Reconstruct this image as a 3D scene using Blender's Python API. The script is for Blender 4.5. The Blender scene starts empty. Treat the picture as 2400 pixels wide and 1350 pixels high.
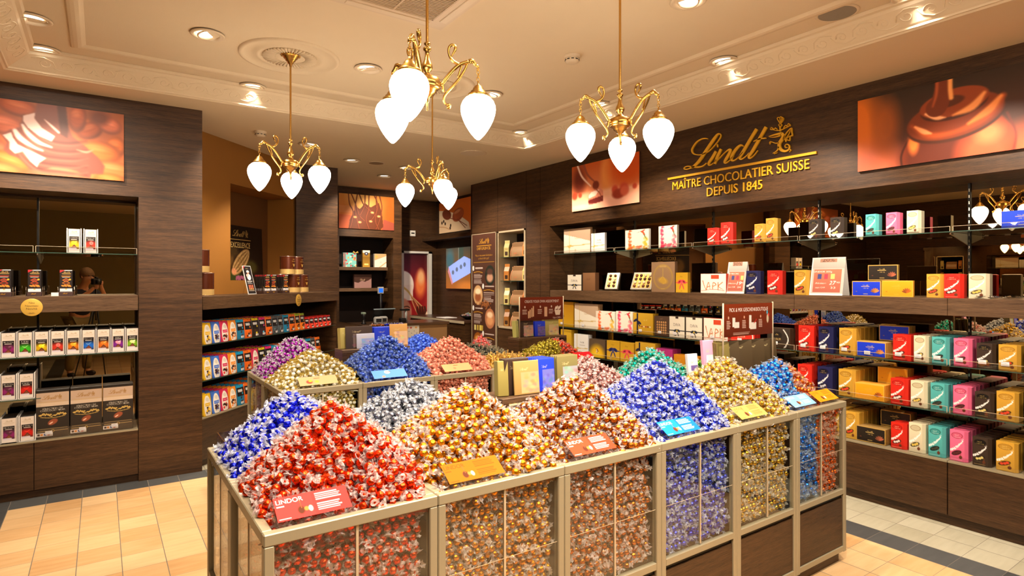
import bpy, bmesh, math, random
import numpy as np
from mathutils import Vector, Matrix, Euler, noise as mnoise

random.seed(7)
RNG = np.random.default_rng(7)
SC = bpy.context.scene
COL = SC.collection
PI = math.pi

# ------------------------------------------------------------------ camera
EYE = 1.60
YAW = math.atan2(965, 1390)                  # the camera looks 34.8 degrees clockwise of +Y
cam_d = bpy.data.cameras.new('camera')
cam_d.sensor_width = 36.0
cam_d.lens = 1390 / 2400 * 36.0
cam_d.shift_y = -17 / 2400
cam_d.clip_start = 0.02
cam = bpy.data.objects.new('camera', cam_d)
COL.objects.link(cam)
cam.location = (0, 0, EYE)
cam.rotation_euler = (PI / 2, 0, -YAW)
SC.camera = cam

# ------------------------------------------------------------------ world, exposure
SC.view_settings.view_transform = 'Standard'
SC.view_settings.look = 'None'
SC.view_settings.exposure = 0.22
SC.view_settings.gamma = 1.0
SC.view_settings.use_curve_mapping = False
world = bpy.data.worlds.new('world')
SC.world = world
world.use_nodes = True
world.node_tree.nodes['Background'].inputs[0].default_value = (1.0, 0.80, 0.60, 1)
world.node_tree.nodes['Background'].inputs[1].default_value = 0.30
cy = SC.cycles
cy.max_bounces = 7
cy.diffuse_bounces = 3
cy.glossy_bounces = 4
cy.transmission_bounces = 4
cy.transparent_max_bounces = 48
cy.caustics_reflective = False
cy.caustics_refractive = False
cy.sample_clamp_indirect = 3.0
cy.use_denoising = True
cy.use_adaptive_sampling = True
cy.adaptive_threshold = 0.03

SPOT_W = 122.0            # each ceiling downlight
GLOBE_L = 27.0           # emission of the opal pendant shades
WARM = (1.0, 0.86, 0.69)

def spot(name, loc, target, watts, angle=78, blend=0.6, radius=0.035, color=WARM):
    d = bpy.data.lights.new(name, 'SPOT')
    d.energy = watts
    d.spot_size = math.radians(angle)
    d.spot_blend = blend
    d.shadow_soft_size = radius
    d.color = color
    o = bpy.data.objects.new(name, d)
    o.location = loc
    o.rotation_euler = (Vector(target) - Vector(loc)).to_track_quat('-Z', 'Y').to_euler()
    COL.objects.link(o)
    return o

def area(name, loc, target, sx, sy, watts, color):
    d = bpy.data.lights.new(name, 'AREA')
    d.shape = 'RECTANGLE'; d.size = sx; d.size_y = sy
    d.energy = watts; d.color = color
    o = bpy.data.objects.new(name, d); o.location = loc
    o.rotation_euler = (Vector(target) - Vector(loc)).to_track_quat('-Z', 'Y').to_euler()
    COL.objects.link(o)
# unseen fill light added overhead to brighten the glass bin fronts
area('bin_front_fill', (1.8, 0.15, 2.98), (1.8, 1.0, 0.7), 4.2, 0.5, 90.0, (1.0, 0.90, 0.78))

ZC = 3.15      # tray ceiling
ZS = 3.03      # lower ceiling border
# (x, y, ceiling height, aim x, aim y, aim z, strength factor); the first ones are seen in the photograph
DOWN = [
    (-0.331, 4.487, ZC, -0.35, 5.6, 1.0, 1.0), (-0.314, 5.05, ZC, -0.2, 5.7, 0.6, 1.0),
    (0.554, 4.145, ZC, 0.95, 3.9, 0.9, 1.0), (0.994, 5.05, ZC, 1.3, 6.4, 1.0, 1.0),
    (1.602, 4.144, ZC, 1.7, 4.2, 0.9, 1.0), (2.66, 4.142, ZC, 2.6, 4.2, 0.9, 1.0),
    (3.60, 5.03, ZC, 4.7, 5.5, 1.3, 1.4), (3.60, 3.827, ZC, 4.7, 3.9, 1.2, 1.3),
    (3.60, 2.575, ZC, 4.7, 2.5, 1.2, 1.3), (2.666, 2.135, ZC, 2.5, 2.1, 0.9, 1.0),
    (1.786, 6.30, ZS, 1.45, 6.6, 0.9, 1.0), (2.45, 6.85, ZS, 3.2, 7.8, 0.9, 1.0),
    (3.17, 6.90, ZS, 4.7, 6.9, 1.4, 1.5), (3.18, 7.62, ZS, 4.2, 9.4, 1.5, 1.6),
    # the same grid continued outside the frame
    (1.602, 2.05, ZC, 1.3, 2.1, 0.9, 1.0), (0.554, 2.05, ZC, 0.6, 2.2, 0.9, 1.0),
    (-0.331, 3.30, ZC, -0.35, 5.6, 1.4, 0.8),
    (3.60, 1.40, ZC, 4.7, 1.4, 1.2, 1.3), (3.60, 0.20, ZC, 4.7, 0.2, 1.2, 1.1),
    (0.554, 0.80, ZC, 0.7, 1.6, 0.6, 1.5), (1.602, 0.80, ZC, 1.7, 1.7, 0.6, 1.5), (2.66, 0.80, ZC, 2.7, 1.7, 0.6, 1.5),
]

# ------------------------------------------------------------------ colour
def lin(c):
    return tuple((x / 255 / 12.92) if x / 255 <= 0.04045 else ((x / 255 + 0.055) / 1.055) ** 2.4 for x in c[:3])
def rgba(c):
    return (*lin(c), 1.0)

# ------------------------------------------------------------------ materials
MATS = {}
def newmat(name):
    m = bpy.data.materials.new(name)
    m.use_nodes = True
    nt = m.node_tree
    nt.nodes.clear()
    out = nt.nodes.new('ShaderNodeOutputMaterial')
    MATS[name] = m
    return m, nt, out
def N(nt, kind, **kw):
    n = nt.nodes.new(kind)
    for k, v in kw.items():
        if k.startswith('i_'):
            n.inputs[k[2:].replace('_', ' ')].default_value = v
        else:
            setattr(n, k, v)
    return n
def bsdf(nt, col=(0.8, 0.8, 0.8, 1), rough=0.5, metal=0.0, spec=0.5):
    b = nt.nodes.new('ShaderNodeBsdfPrincipled')
    b.inputs['Base Color'].default_value = col
    b.inputs['Roughness'].default_value = rough
    b.inputs['Metallic'].default_value = metal
    b.inputs['Specular IOR Level'].default_value = spec
    return b
def bumped(nt, b, scale, strength, detail=2.0, dist=0.01, coord='Object'):
    tc = N(nt, 'ShaderNodeTexCoord')
    no = N(nt, 'ShaderNodeTexNoise')
    no.inputs['Scale'].default_value = scale
    no.inputs['Detail'].default_value = detail
    nt.links.new(tc.outputs[coord], no.inputs['Vector'])
    bp = N(nt, 'ShaderNodeBump')
    bp.inputs['Strength'].default_value = strength
    bp.inputs['Distance'].default_value = dist
    nt.links.new(no.outputs['Fac'], bp.inputs['Height'])
    nt.links.new(bp.outputs['Normal'], b.inputs['Normal'])
    return no
def pmat(name, col, rough=0.5, metal=0.0, spec=0.5, bump=None, vary=0.0):
    """plain surface with a faint procedural mottling"""
    if name in MATS:
        return MATS[name]
    m, nt, out = newmat(name)
    b = bsdf(nt, rgba(col), rough, metal, spec)
    nt.links.new(b.outputs[0], out.inputs[0])
    if bump:
        bumped(nt, b, bump[0], bump[1])
    if vary:
        tc = N(nt, 'ShaderNodeTexCoord')
        no = N(nt, 'ShaderNodeTexNoise')
        no.inputs['Scale'].default_value = 6
        nt.links.new(tc.outputs['Object'], no.inputs['Vector'])
        mx = N(nt, 'ShaderNodeMix', data_type='RGBA')
        c = Vector(lin(col))
        mx.inputs[6].default_value = (*(c * (1 - vary)), 1)
        mx.inputs[7].default_value = (*(c * (1 + vary)), 1)
        nt.links.new(no.outputs['Fac'], mx.inputs[0])
        nt.links.new(mx.outputs[2], b.inputs['Base Color'])
    return m
def emat(name, col, strength):
    if name in MATS:
        return MATS[name]
    m, nt, out = newmat(name)
    e = N(nt, 'ShaderNodeEmission')
    e.inputs[0].default_value = rgba(col)
    e.inputs[1].default_value = strength
    nt.links.new(e.outputs[0], out.inputs[0])
    return m
def wood(name, dark, light, horizontal=True):
    m, nt, out = newmat(name)
    tc = N(nt, 'ShaderNodeTexCoord')
    mp = N(nt, 'ShaderNodeMapping')
    mp.inputs['Scale'].default_value = (7, 7, 300) if horizontal else (60, 60, 2.5)
    n1 = N(nt, 'ShaderNodeTexNoise')
    n1.inputs['Scale'].default_value = 1.6
    n1.inputs['Detail'].default_value = 5
    n1.inputs['Roughness'].default_value = 0.7
    mp2 = N(nt, 'ShaderNodeMapping')
    mp2.inputs['Scale'].default_value = (0.8, 0.8, 22)
    n2 = N(nt, 'ShaderNodeTexNoise')
    n2.inputs['Scale'].default_value = 1.5
    r = N(nt, 'ShaderNodeValToRGB')
    r.color_ramp.elements[0].position = 0.37
    r.color_ramp.elements[0].color = rgba(dark)
    r.color_ramp.elements[1].position = 0.66
    r.color_ramp.elements[1].color = rgba(light)
    add = N(nt, 'ShaderNodeMath', operation='MULTIPLY_ADD')
    add.inputs[1].default_value = 0.35
    L = nt.links.new
    L(tc.outputs['Object'], mp.inputs[0]); L(mp.outputs[0], n1.inputs['Vector'])
    L(tc.outputs['Object'], mp2.inputs[0]); L(mp2.outputs[0], n2.inputs['Vector'])
    L(n2.outputs['Fac'], add.inputs[0])
    sub = N(nt, 'ShaderNodeMath', operation='SUBTRACT'); sub.inputs[1].default_value = 0.175
    L(n1.outputs['Fac'], sub.inputs[0]); L(sub.outputs[0], add.inputs[2])
    L(add.outputs[0], r.inputs[0])
    b = bsdf(nt, rough=0.42, spec=0.35)
    L(r.outputs[0], b.inputs['Base Color'])
    bp = N(nt, 'ShaderNodeBump'); bp.inputs['Strength'].default_value = 0.25; bp.inputs['Distance'].default_value = 0.002
    L(n1.outputs['Fac'], bp.inputs['Height']); L(bp.outputs[0], b.inputs['Normal'])
    L(b.outputs[0], out.inputs[0])
    return m
WOOD = wood('dark_oak_veneer', (42, 25, 11), (90, 60, 34))
WOOD_L = wood('ledge_oak_veneer', (62, 42, 25), (116, 87, 61))
PLASTER = pmat('ceiling_plaster', (226, 205, 172), 0.9, spec=0.2, bump=(140, 0.05), vary=0.015)
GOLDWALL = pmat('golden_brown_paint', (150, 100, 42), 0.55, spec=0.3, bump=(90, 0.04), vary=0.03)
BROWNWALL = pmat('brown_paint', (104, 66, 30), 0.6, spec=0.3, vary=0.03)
DARK = pmat('dark_recess', (30, 18, 12), 0.6, spec=0.2, vary=0.05)
MALL = pmat('olive_mall_wall', (150, 138, 96), 0.8, spec=0.2, vary=0.05)
TAUPE = pmat('taupe_lacquered_metal', (158, 146, 118), 0.38, 0.15, vary=0.015)
TAUPE_L = pmat('champagne_trim', (200, 180, 148), 0.4, 0.2, vary=0.02)
WHITE = pmat('white_lacquer', (236, 230, 218), 0.4, vary=0.01)
CARD = pmat('white_card', (238, 232, 224), 0.55, vary=0.01)
BLACK = pmat('black_metal', (22, 18, 14), 0.35, 0.5, vary=0.02)
CHROME = pmat('chrome', (190, 180, 165), 0.15, 1.0, vary=0.02)
PLASTIC = pmat('black_plastic', (24, 22, 22), 0.4, vary=0.03)
GREYPL = pmat('grey_plastic', (180, 178, 172), 0.45, vary=0.02)
GOLDTEXT = pmat('gold_lettering', (236, 176, 34), 0.4, 0.1, vary=0.02)

def brass():
    m, nt, out = newmat('brushed_brass')
    b = bsdf(nt, rgba((196, 152, 78)), 0.27, 1.0)
    bumped(nt, b, 60, 0.08)
    nt.links.new(b.outputs[0], out.inputs[0])
    return m
BRASS = brass()

def glass(name, tint=(0.97, 0.985, 0.97), ior=1.5, extra=0.0):
    m, nt, out = newmat(name)
    tr = N(nt, 'ShaderNodeBsdfTransparent'); tr.inputs[0].default_value = (*tint, 1)
    gl = N(nt, 'ShaderNodeBsdfGlossy'); gl.inputs['Roughness'].default_value = 0.02
    lw = N(nt, 'ShaderNodeLayerWeight'); lw.inputs[0].default_value = 0.5
    pw = N(nt, 'ShaderNodeMath', operation='POWER'); pw.inputs[1].default_value = 5.0
    ml = N(nt, 'ShaderNodeMath', operation='MULTIPLY_ADD'); ml.inputs[1].default_value = 0.95; ml.inputs[2].default_value = 0.045 + extra; ml.use_clamp = True
    mx = N(nt, 'ShaderNodeMixShader')
    L = nt.links.new
    L(lw.outputs['Facing'], pw.inputs[0]); L(pw.outputs[0], ml.inputs[0]); L(ml.outputs[0], mx.inputs[0]); L(tr.outputs[0], mx.inputs[1]); L(gl.outputs[0], mx.inputs[2]); L(mx.outputs[0], out.inputs[0])
    return m
GLASS = glass('clear_glass', extra=0.03)
ACRYLIC = glass('clear_acrylic', (0.96, 0.96, 0.96), 1.49)
GEDGE = pmat('green_glass_edge', (56, 78, 66), 0.1, spec=0.8, vary=0.02)

def mirror():
    m, nt, out = newmat('smoked_mirror')
    g = N(nt, 'ShaderNodeBsdfGlossy'); g.inputs['Roughness'].default_value = 0.0
    g.inputs[0].default_value = rgba((176, 158, 128))
    nt.links.new(g.outputs[0], out.inputs[0])
    return m
MIRROR = mirror()

def vcol_mat(name, rough=0.45, spec=0.4, emit=0.0):
    """printed surface: colours come from the mesh's own colour attribute"""
    m, nt, out = newmat(name)
    a = N(nt, 'ShaderNodeVertexColor', layer_name='print')
    b = bsdf(nt, rough=rough, spec=spec)
    nt.links.new(a.outputs[0], b.inputs['Base Color'])
    if emit:
        nt.links.new(a.outputs[0], b.inputs['Emission Color'])
        b.inputs['Emission Strength'].default_value = emit
    nt.links.new(b.outputs[0], out.inputs[0])
    return m
PRINT = vcol_mat('printed_card', 0.4)
PRINT_SATIN = vcol_mat('printed_satin_panel', 0.32)
EMIT_PRINT = vcol_mat('emissive_print', 0.4, emit=0.14)  # poster print that also emits its own colours faintly
SCREEN = vcol_mat('lit_screen', 0.25, emit=0.8)

def foil(name, col, col2=None, metal=0.85, rough=0.27):
    m, nt, out = newmat(name)
    b = bsdf(nt, rgba(col), rough, metal)
    tc = N(nt, 'ShaderNodeTexCoord')
    no = N(nt, 'ShaderNodeTexNoise')
    no.inputs['Scale'].default_value = 95
    no.inputs['Detail'].default_value = 1.5
    bp = N(nt, 'ShaderNodeBump'); bp.inputs['Strength'].default_value = 0.8; bp.inputs['Distance'].default_value = 0.004
    L = nt.links.new
    L(tc.outputs['Object'], no.inputs['Vector']); L(no.outputs['Fac'], bp.inputs['Height']); L(bp.outputs[0], b.inputs['Normal'])
    if col2:
        n2 = N(nt, 'ShaderNodeTexNoise'); n2.inputs['Scale'].default_value = 60
        L(tc.outputs['Object'], n2.inputs['Vector'])
        r = N(nt, 'ShaderNodeValToRGB')
        r.color_ramp.elements[0].position = 0.47; r.color_ramp.elements[0].color = rgba(col)
        r.color_ramp.elements[1].position = 0.55; r.color_ramp.elements[1].color = rgba(col2)
        L(n2.outputs['Fac'], r.inputs[0]); L(r.outputs[0], b.inputs['Base Color'])
    L(b.outputs[0], out.inputs[0])
    return m
def film(name, col=(245, 240, 236), alpha=0.5):
    """crinkled clear wrapper: part see-through, part bright"""
    m, nt, out = newmat(name)
    tr = N(nt, 'ShaderNodeBsdfTransparent'); tr.inputs[0].default_value = (*[0.5 + 0.5 * c for c in lin(col)], 1)
    b = bsdf(nt, rgba(col), 0.12, 0.35, 1.0)
    tl = N(nt, 'ShaderNodeBsdfTranslucent'); tl.inputs[0].default_value = rgba(col)
    m1 = N(nt, 'ShaderNodeMixShader'); m1.inputs[0].default_value = 0.25
    bumped(nt, b, 210, 0.9, 2.0, 0.004)
    m2 = N(nt, 'ShaderNodeMixShader'); m2.inputs[0].default_value = alpha
    L = nt.links.new
    L(b.outputs[0], m1.inputs[1]); L(tl.outputs[0], m1.inputs[2]); L(tr.outputs[0], m2.inputs[1]); L(m1.outputs[0], m2.inputs[2]); L(m2.outputs[0], out.inputs[0])
    return m

# ------------------------------------------------------------------ objects
def obj(name, mesh, parent=None, loc=None, rotz=None):
    o = bpy.data.objects.new(name, mesh)
    COL.objects.link(o)
    if parent:
        o.parent = parent
    if loc is not None:
        o.location = loc
    if rotz is not None:
        o.rotation_euler = (0, 0, rotz)
    return o
def tag(o, label=None, cat=None, group=None, kind=None):
    if label: o['label'] = label
    if cat: o['category'] = cat
    if group: o['group'] = group
    if kind: o['kind'] = kind
    return o
def struct(o, label=None):
    o['kind'] = 'structure'
    if label: o['label'] = label
    return o
def copy_tree(o, loc=None, rot=None, parent=None):
    c = o.copy(); COL.objects.link(c)
    if parent: c.parent = parent
    if loc is not None: c.location = loc
    if rot is not None: c.rotation_euler = rot
    for ch in o.children:
        copy_tree(ch, parent=c)
    return c

class MB:
    """collects boxes, tubes, lathes ... and links them as one mesh"""
    def __init__(s):
        s.v, s.f, s.m, s.sm = [], [], [], []
        s.cols = None
    def add(s, vs, fs, mi=0, smooth=False):
        o = len(s.v)
        s.v += [tuple(v) for v in vs]
        s.f += [tuple(i + o for i in f) for f in fs]
        s.m += [mi] * len(fs)
        s.sm += [smooth] * len(fs)
        return s
    def box(s, x0, x1, y0, y1, z0, z1, mi=0):
        vs = [(x, y, z) for x in (x0, x1) for y in (y0, y1) for z in (z0, z1)]
        return s.add(vs, [(0, 1, 3, 2), (4, 6, 7, 5), (0, 4, 5, 1), (2, 3, 7, 6), (0, 2, 6, 4), (1, 5, 7, 3)], mi)
    def cbox(s, x0, x1, y0, y1, z0, z1, c=0.003, mi=0):
        """box with chamfered vertical and top front edges"""
        bm = bmesh.new()
        bmesh.ops.create_cube(bm, size=1)
        for v in bm.verts:
            v.co = ((x0 + x1) / 2 + v.co.x * (x1 - x0), (y0 + y1) / 2 + v.co.y * (y1 - y0), (z0 + z1) / 2 + v.co.z * (z1 - z0))
        bmesh.ops.bevel(bm, geom=bm.edges[:], offset=c, segments=1, affect='EDGES')
        bm.verts.index_update()
        s.add([v.co[:] for v in bm.verts], [[v.index for v in f.verts] for f in bm.faces], mi)
        bm.free()
        return s
    def lathe(s, prof, n=24, at=(0, 0, 0), mi=0, caps=True):
        vs, fs = [], []
        for r, z in prof:
            for i in range(n):
                a = 2 * PI * i / n
                vs.append((at[0] + r * math.cos(a), at[1] + r * math.sin(a), at[2] + z))
        for j in range(len(prof) - 1):
            for i in range(n):
                k = (i + 1) % n
                fs.append((j * n + i, j * n + k, (j + 1) * n + k, (j + 1) * n + i))
        if caps:
            if prof[0][0] > 1e-5: fs.append(tuple(range(n - 1, -1, -1)))
            if prof[-1][0] > 1e-5: fs.append(tuple((len(prof) - 1) * n + i for i in range(n)))
        return s.add(vs, fs, mi, True)
    def tube(s, pts, r, n=8, mi=0, closed=False):
        pts = [Vector(p) for p in pts]
        rs = r if isinstance(r, (list, tuple)) else [r] * len(pts)
        vs, fs = [], []
        ref = None
        for i, p in enumerate(pts):
            if closed: t = pts[(i + 1) % len(pts)] - pts[i - 1]
            else: t = pts[min(i + 1, len(pts) - 1)] - pts[max(i - 1, 0)]
            t = t.normalized() if t.length > 1e-9 else Vector((0, 0, 1))
            if ref is None:
                ref = t.orthogonal().normalized()
            ref = (ref - t * ref.dot(t))
            ref = ref.normalized() if ref.length > 1e-6 else t.orthogonal().normalized()
            b = t.cross(ref)
            for k in range(n):
                a = 2 * PI * k / n
                vs.append(p + (ref * math.cos(a) + b * math.sin(a)) * rs[i])
        m = len(pts)
        for j in range(m if closed else m - 1):
            j2 = (j + 1) % m
            for k in range(n):
                k2 = (k + 1) % n
                fs.append((j * n + k, j * n + k2, j2 * n + k2, j2 * n + k))
        if not closed:
            fs.append(tuple(range(n - 1, -1, -1)))
            fs.append(tuple((m - 1) * n + k for k in range(n)))
        return s.add(vs, fs, mi, True)
    def prism(s, poly, y0, y1, mi=0):
        """poly in (x, z), extruded along y"""
        n = len(poly)
        vs = [(x, y0, z) for x, z in poly] + [(x, y1, z) for x, z in poly]
        fs = [tuple(range(n)), tuple(range(2 * n - 1, n - 1, -1))]
        fs += [(i, i + n, (i + 1) % n + n, (i + 1) % n) for i in range(n)]
        return s.add(vs, fs, mi)
    def ribbon(s, pts, y0, y1, mi=0):
        """pen stroke: pts (x, z, width) as a flat bar of varying width between y0 and y1"""
        n = len(pts)
        Lp, Rp = [], []
        for i, (x, z, w) in enumerate(pts):
            a = pts[max(i - 1, 0)]; b = pts[min(i + 1, n - 1)]
            d = Vector((b[0] - a[0], b[1] - a[1])); d = d.normalized() if d.length else Vector((1, 0))
            nx, nz = -d.y * w / 2, d.x * w / 2
            Lp.append((x + nx, z + nz)); Rp.append((x - nx, z - nz))
        vs = []
        for y in (y0, y1):
            for (a, b) in zip(Lp, Rp):
                vs += [(a[0], y, a[1]), (b[0], y, b[1])]
        fs = []
        for i in range(n - 1):
            a = 2 * i
            fs.append((a, a + 1, a + 3, a + 2))
            o = 2 * n
            fs.append((a + o, a + 2 + o, a + 3 + o, a + 1 + o))
            fs.append((a, a + 2, a + 2 + o, a + o))
            fs.append((a + 1, a + 1 + o, a + 3 + o, a + 3))
        fs.append((0, 2 * n, 2 * n + 1, 1)); fs.append((2 * n - 2, 2 * n - 1, 4 * n - 1, 4 * n - 2))
        return s.add(vs, fs, mi)
    def xform(s, M, start=0):
        s.v[start:] = [tuple(M @ Vector(v)) for v in s.v[start:]]
        return s
    def mesh(s, name, mats):
        me = bpy.data.meshes.new(name)
        me.from_pydata(s.v, [], s.f)
        for m in (mats if isinstance(mats, (list, tuple)) else [mats]):
            me.materials.append(m)
        me.polygons.foreach_set('material_index', s.m)
        me.polygons.foreach_set('use_smooth', s.sm)
        if s.cols is not None:
            s.cols = list(s.cols) + [(1, 1, 1, 1)] * (len(s.v) - len(s.cols))
            at = me.color_attributes.new('print', 'FLOAT_COLOR', 'POINT')
            at.data.foreach_set('color', np.asarray(s.cols, dtype=np.float32).ravel())
        me.update()
        return me
    def build(s, name, mats, parent=None, loc=None, rotz=None):
        return obj(name, s.mesh(name, mats), parent, loc, rotz)
def empty(name, loc=(0, 0, 0), rotz=0.0):
    o = bpy.data.objects.new(name, None)
    COL.objects.link(o)
    o.location = loc
    o.rotation_euler = (0, 0, rotz)
    o.empty_display_size = 0.1
    return o

def smooth_path(pts, n=6):
    """Catmull-Rom through points of any dimension"""
    P = [np.array(p, float) for p in pts]
    P = [2 * P[0] - P[1]] + P + [2 * P[-1] - P[-2]]
    out = []
    for i in range(1, len(P) - 2):
        for k in range(n):
            t = k / n
            a, b, c, d = P[i - 1], P[i], P[i + 1], P[i + 2]
            out.append(0.5 * ((2 * b) + (c - a) * t + (2 * a - 5 * b + 4 * c - d) * t * t + (3 * b - a - 3 * c + d) * t ** 3))
    out.append(P[-2])
    return [tuple(p) for p in out]

# ------------------------------------------------------------------ lettering
_TC = {}
def text_data(body, shear=0.0):
    """(verts Nx2 normalised to cap height 1 and x from 0, tri index, width)"""
    k = (body, shear)
    if k in _TC: return _TC[k]
    c = bpy.data.curves.new('t', 'FONT')
    c.body = body
    c.shear = shear
    c.size = 1.0
    c.resolution_u = 3
    o = bpy.data.objects.new('t', c)
    COL.objects.link(o)
    dg = bpy.context.evaluated_depsgraph_get()
    me = bpy.data.meshes.new_from_object(o.evaluated_get(dg))
    me.calc_loop_triangles()
    v = np.array([p.co[:2] for p in me.vertices]).reshape(-1, 2)
    t = np.array([tuple(x.vertices) for x in me.loop_triangles]).reshape(-1, 3)
    bpy.data.objects.remove(o); bpy.data.curves.remove(c); bpy.data.meshes.remove(me)
    v = v / 0.70
    x0 = v[:, 0].min()
    v[:, 0] -= x0
    _TC[k] = (v, t, v[:, 0].max())
    return _TC[k]
def lettering(mb, body, x, z, h, y, width=None, center=True, mi=0, shear=0.0, thick=0.0, bold=0.0):
    v, t, w = text_data(body, shear)
    sx = h if width is None else width / w
    ox = x - (w * sx / 2 if center else 0)
    V = [(ox + a * sx, y - thick, z + b * h) for a, b in v]
    mb.add(V, [tuple(i) for i in t], mi)
    if thick:
        V2 = [(ox + a * sx, y, z + b * h) for a, b in v]
        e = {}
        for a, b, c in t:
            for p, q in ((a, b), (b, c), (c, a)):
                e[(p, q)] = 1
        o = len(V)
        side = [(p, q, q + o, p + o) for (p, q) in e if (q, p) not in e]
        mb.add(V + V2, side, mi)
    return w * sx

LINDT = {'L': [(-0.311, 0.289, 0.007), (-0.342, 0.299, 0.01), (-0.384, 0.3, 0.011), (-0.434, 0.283, 0.014), (-0.473, 0.248, 0.016), (-0.488, 0.216, 0.016), (-0.469, 0.182, 0.011), (-0.417, 0.162, 0.008), (-0.367, 0.159, 0.008), (-0.301, 0.175, 0.008), (-0.237, 0.218, 0.008), (-0.189, 0.263, 0.008), (-0.175, 0.291, 0.008), (-0.185, 0.309, 0.009), (-0.209, 0.308, 0.018), (-0.241, 0.28, 0.027), (-0.285, 0.234, 0.03), (-0.334, 0.181, 0.031), (-0.384, 0.127, 0.031), (-0.426, 0.089, 0.029), (-0.469, 0.064, 0.024), (-0.512, 0.053, 0.01), (-0.551, 0.05, 0.009), (-0.578, 0.058, 0.009), (-0.569, 0.072, 0.009), (-0.529, 0.075, 0.01), (-0.477, 0.059, 0.013), (-0.417, 0.049, 0.014), (-0.367, 0.051, 0.011), (-0.326, 0.072, 0.007)],
 'idot': [(-0.214, 0.207, 0.027), (-0.205, 0.208, 0.027)], 'i': [(-0.225, 0.161, 0.026), (-0.261, 0.113, 0.027), (-0.301, 0.068, 0.025), (-0.293, 0.046, 0.011), (-0.253, 0.06, 0.008), (-0.225, 0.086, 0.007)],
 'n': [(-0.173, 0.172, 0.024), (-0.209, 0.111, 0.027), (-0.241, 0.052, 0.026)], 'n2': [(-0.225, 0.066, 0.007), (-0.181, 0.099, 0.008), (-0.134, 0.132, 0.008), (-0.092, 0.151, 0.015), (-0.077, 0.141, 0.023), (-0.096, 0.105, 0.027), (-0.134, 0.054, 0.024), (-0.119, 0.039, 0.011), (-0.08, 0.059, 0.008), (-0.046, 0.09, 0.007)],
 'd': [(0.05, 0.155, 0.008), (0.025, 0.168, 0.016), (-0.016, 0.147, 0.025), (-0.054, 0.104, 0.027), (-0.069, 0.067, 0.023), (-0.05, 0.047, 0.013), (-0.005, 0.063, 0.008), (0.047, 0.106, 0.007)], 'd2': [(0.176, 0.276, 0.028), (0.112, 0.195, 0.027), (0.05, 0.112, 0.027), (0.017, 0.066, 0.024), (0.032, 0.047, 0.012), (0.076, 0.065, 0.008), (0.105, 0.089, 0.006)],
 't': [(0.262, 0.275, 0.028), (0.204, 0.193, 0.027), (0.14, 0.102, 0.027), (0.105, 0.06, 0.025), (0.115, 0.041, 0.013), (0.151, 0.059, 0.008), (0.186, 0.094, 0.006)], 'tc': [(0.146, 0.177, 0.006), (0.197, 0.187, 0.011), (0.262, 0.183, 0.009)]}
EMBLEM = {'c1': [(0.386, 0.277, 0.005), (0.369, 0.306, 0.005), (0.361, 0.324, 0.005), (0.373, 0.331, 0.005), (0.386, 0.317, 0.005)], 'c2': [(0.386, 0.277, 0.005), (0.386, 0.305, 0.005), (0.384, 0.324, 0.005), (0.392, 0.331, 0.005), (0.401, 0.32, 0.005), (0.398, 0.296, 0.005), (0.386, 0.277, 0.005)], 'c3': [(0.389, 0.277, 0.005), (0.407, 0.294, 0.005), (0.414, 0.312, 0.005), (0.403, 0.325, 0.005)], 'c4': [(0.373, 0.268, 0.006), (0.386, 0.275, 0.006), (0.399, 0.262, 0.006), (0.386, 0.251, 0.006), (0.373, 0.268, 0.006)], 'c5': [(0.386, 0.251, 0.01), (0.386, 0.212, 0.009)],
 'a1': [(0.382, 0.221, 0.006), (0.353, 0.227, 0.006), (0.32, 0.241, 0.006), (0.301, 0.246, 0.006), (0.31, 0.261, 0.006), (0.33, 0.243, 0.006), (0.346, 0.249, 0.006), (0.363, 0.231, 0.006)], 'a2': [(0.391, 0.222, 0.006), (0.425, 0.229, 0.006), (0.457, 0.239, 0.006), (0.471, 0.242, 0.006), (0.458, 0.261, 0.006), (0.445, 0.245, 0.006), (0.431, 0.252, 0.006), (0.415, 0.234, 0.006)],
 'h1': [(0.399, 0.197, 0.016), (0.373, 0.195, 0.017), (0.333, 0.195, 0.012), (0.286, 0.192, 0.004)], 'h2': [(0.389, 0.178, 0.012), (0.359, 0.176, 0.009), (0.326, 0.177, 0.006), (0.293, 0.185, 0.003)],
 'b': [(0.399, 0.197, 0.018), (0.413, 0.17, 0.027), (0.399, 0.142, 0.03), (0.381, 0.121, 0.028), (0.378, 0.091, 0.027), (0.398, 0.059, 0.022), (0.431, 0.044, 0.016), (0.46, 0.054, 0.012), (0.464, 0.081, 0.01), (0.445, 0.098, 0.009), (0.428, 0.09, 0.007), (0.434, 0.071, 0.006), (0.45, 0.074, 0.004)],
 'w': [(0.412, 0.14, 0.007), (0.425, 0.171, 0.007), (0.45, 0.199, 0.007), (0.482, 0.22, 0.007), (0.485, 0.186, 0.007), (0.489, 0.158, 0.007), (0.471, 0.155, 0.007), (0.467, 0.123, 0.007), (0.445, 0.133, 0.007), (0.431, 0.12, 0.007)], 'w2': [(0.425, 0.137, 0.005), (0.457, 0.173, 0.004), (0.482, 0.217, 0.003)], 'w3': [(0.428, 0.13, 0.005), (0.457, 0.155, 0.004), (0.487, 0.161, 0.003)],
 'f1': [(0.376, 0.122, 0.01), (0.343, 0.125, 0.007), (0.303, 0.147, 0.005), (0.291, 0.134, 0.004)], 'f2': [(0.305, 0.145, 0.005), (0.293, 0.125, 0.003)], 'g1': [(0.373, 0.091, 0.014), (0.363, 0.065, 0.009), (0.343, 0.053, 0.006), (0.322, 0.046, 0.004)], 'g2': [(0.343, 0.053, 0.005), (0.336, 0.039, 0.004), (0.363, 0.045, 0.003)], 't1': [(0.46, 0.054, 0.007), (0.477, 0.045, 0.005), (0.464, 0.031, 0.003)]}
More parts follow.
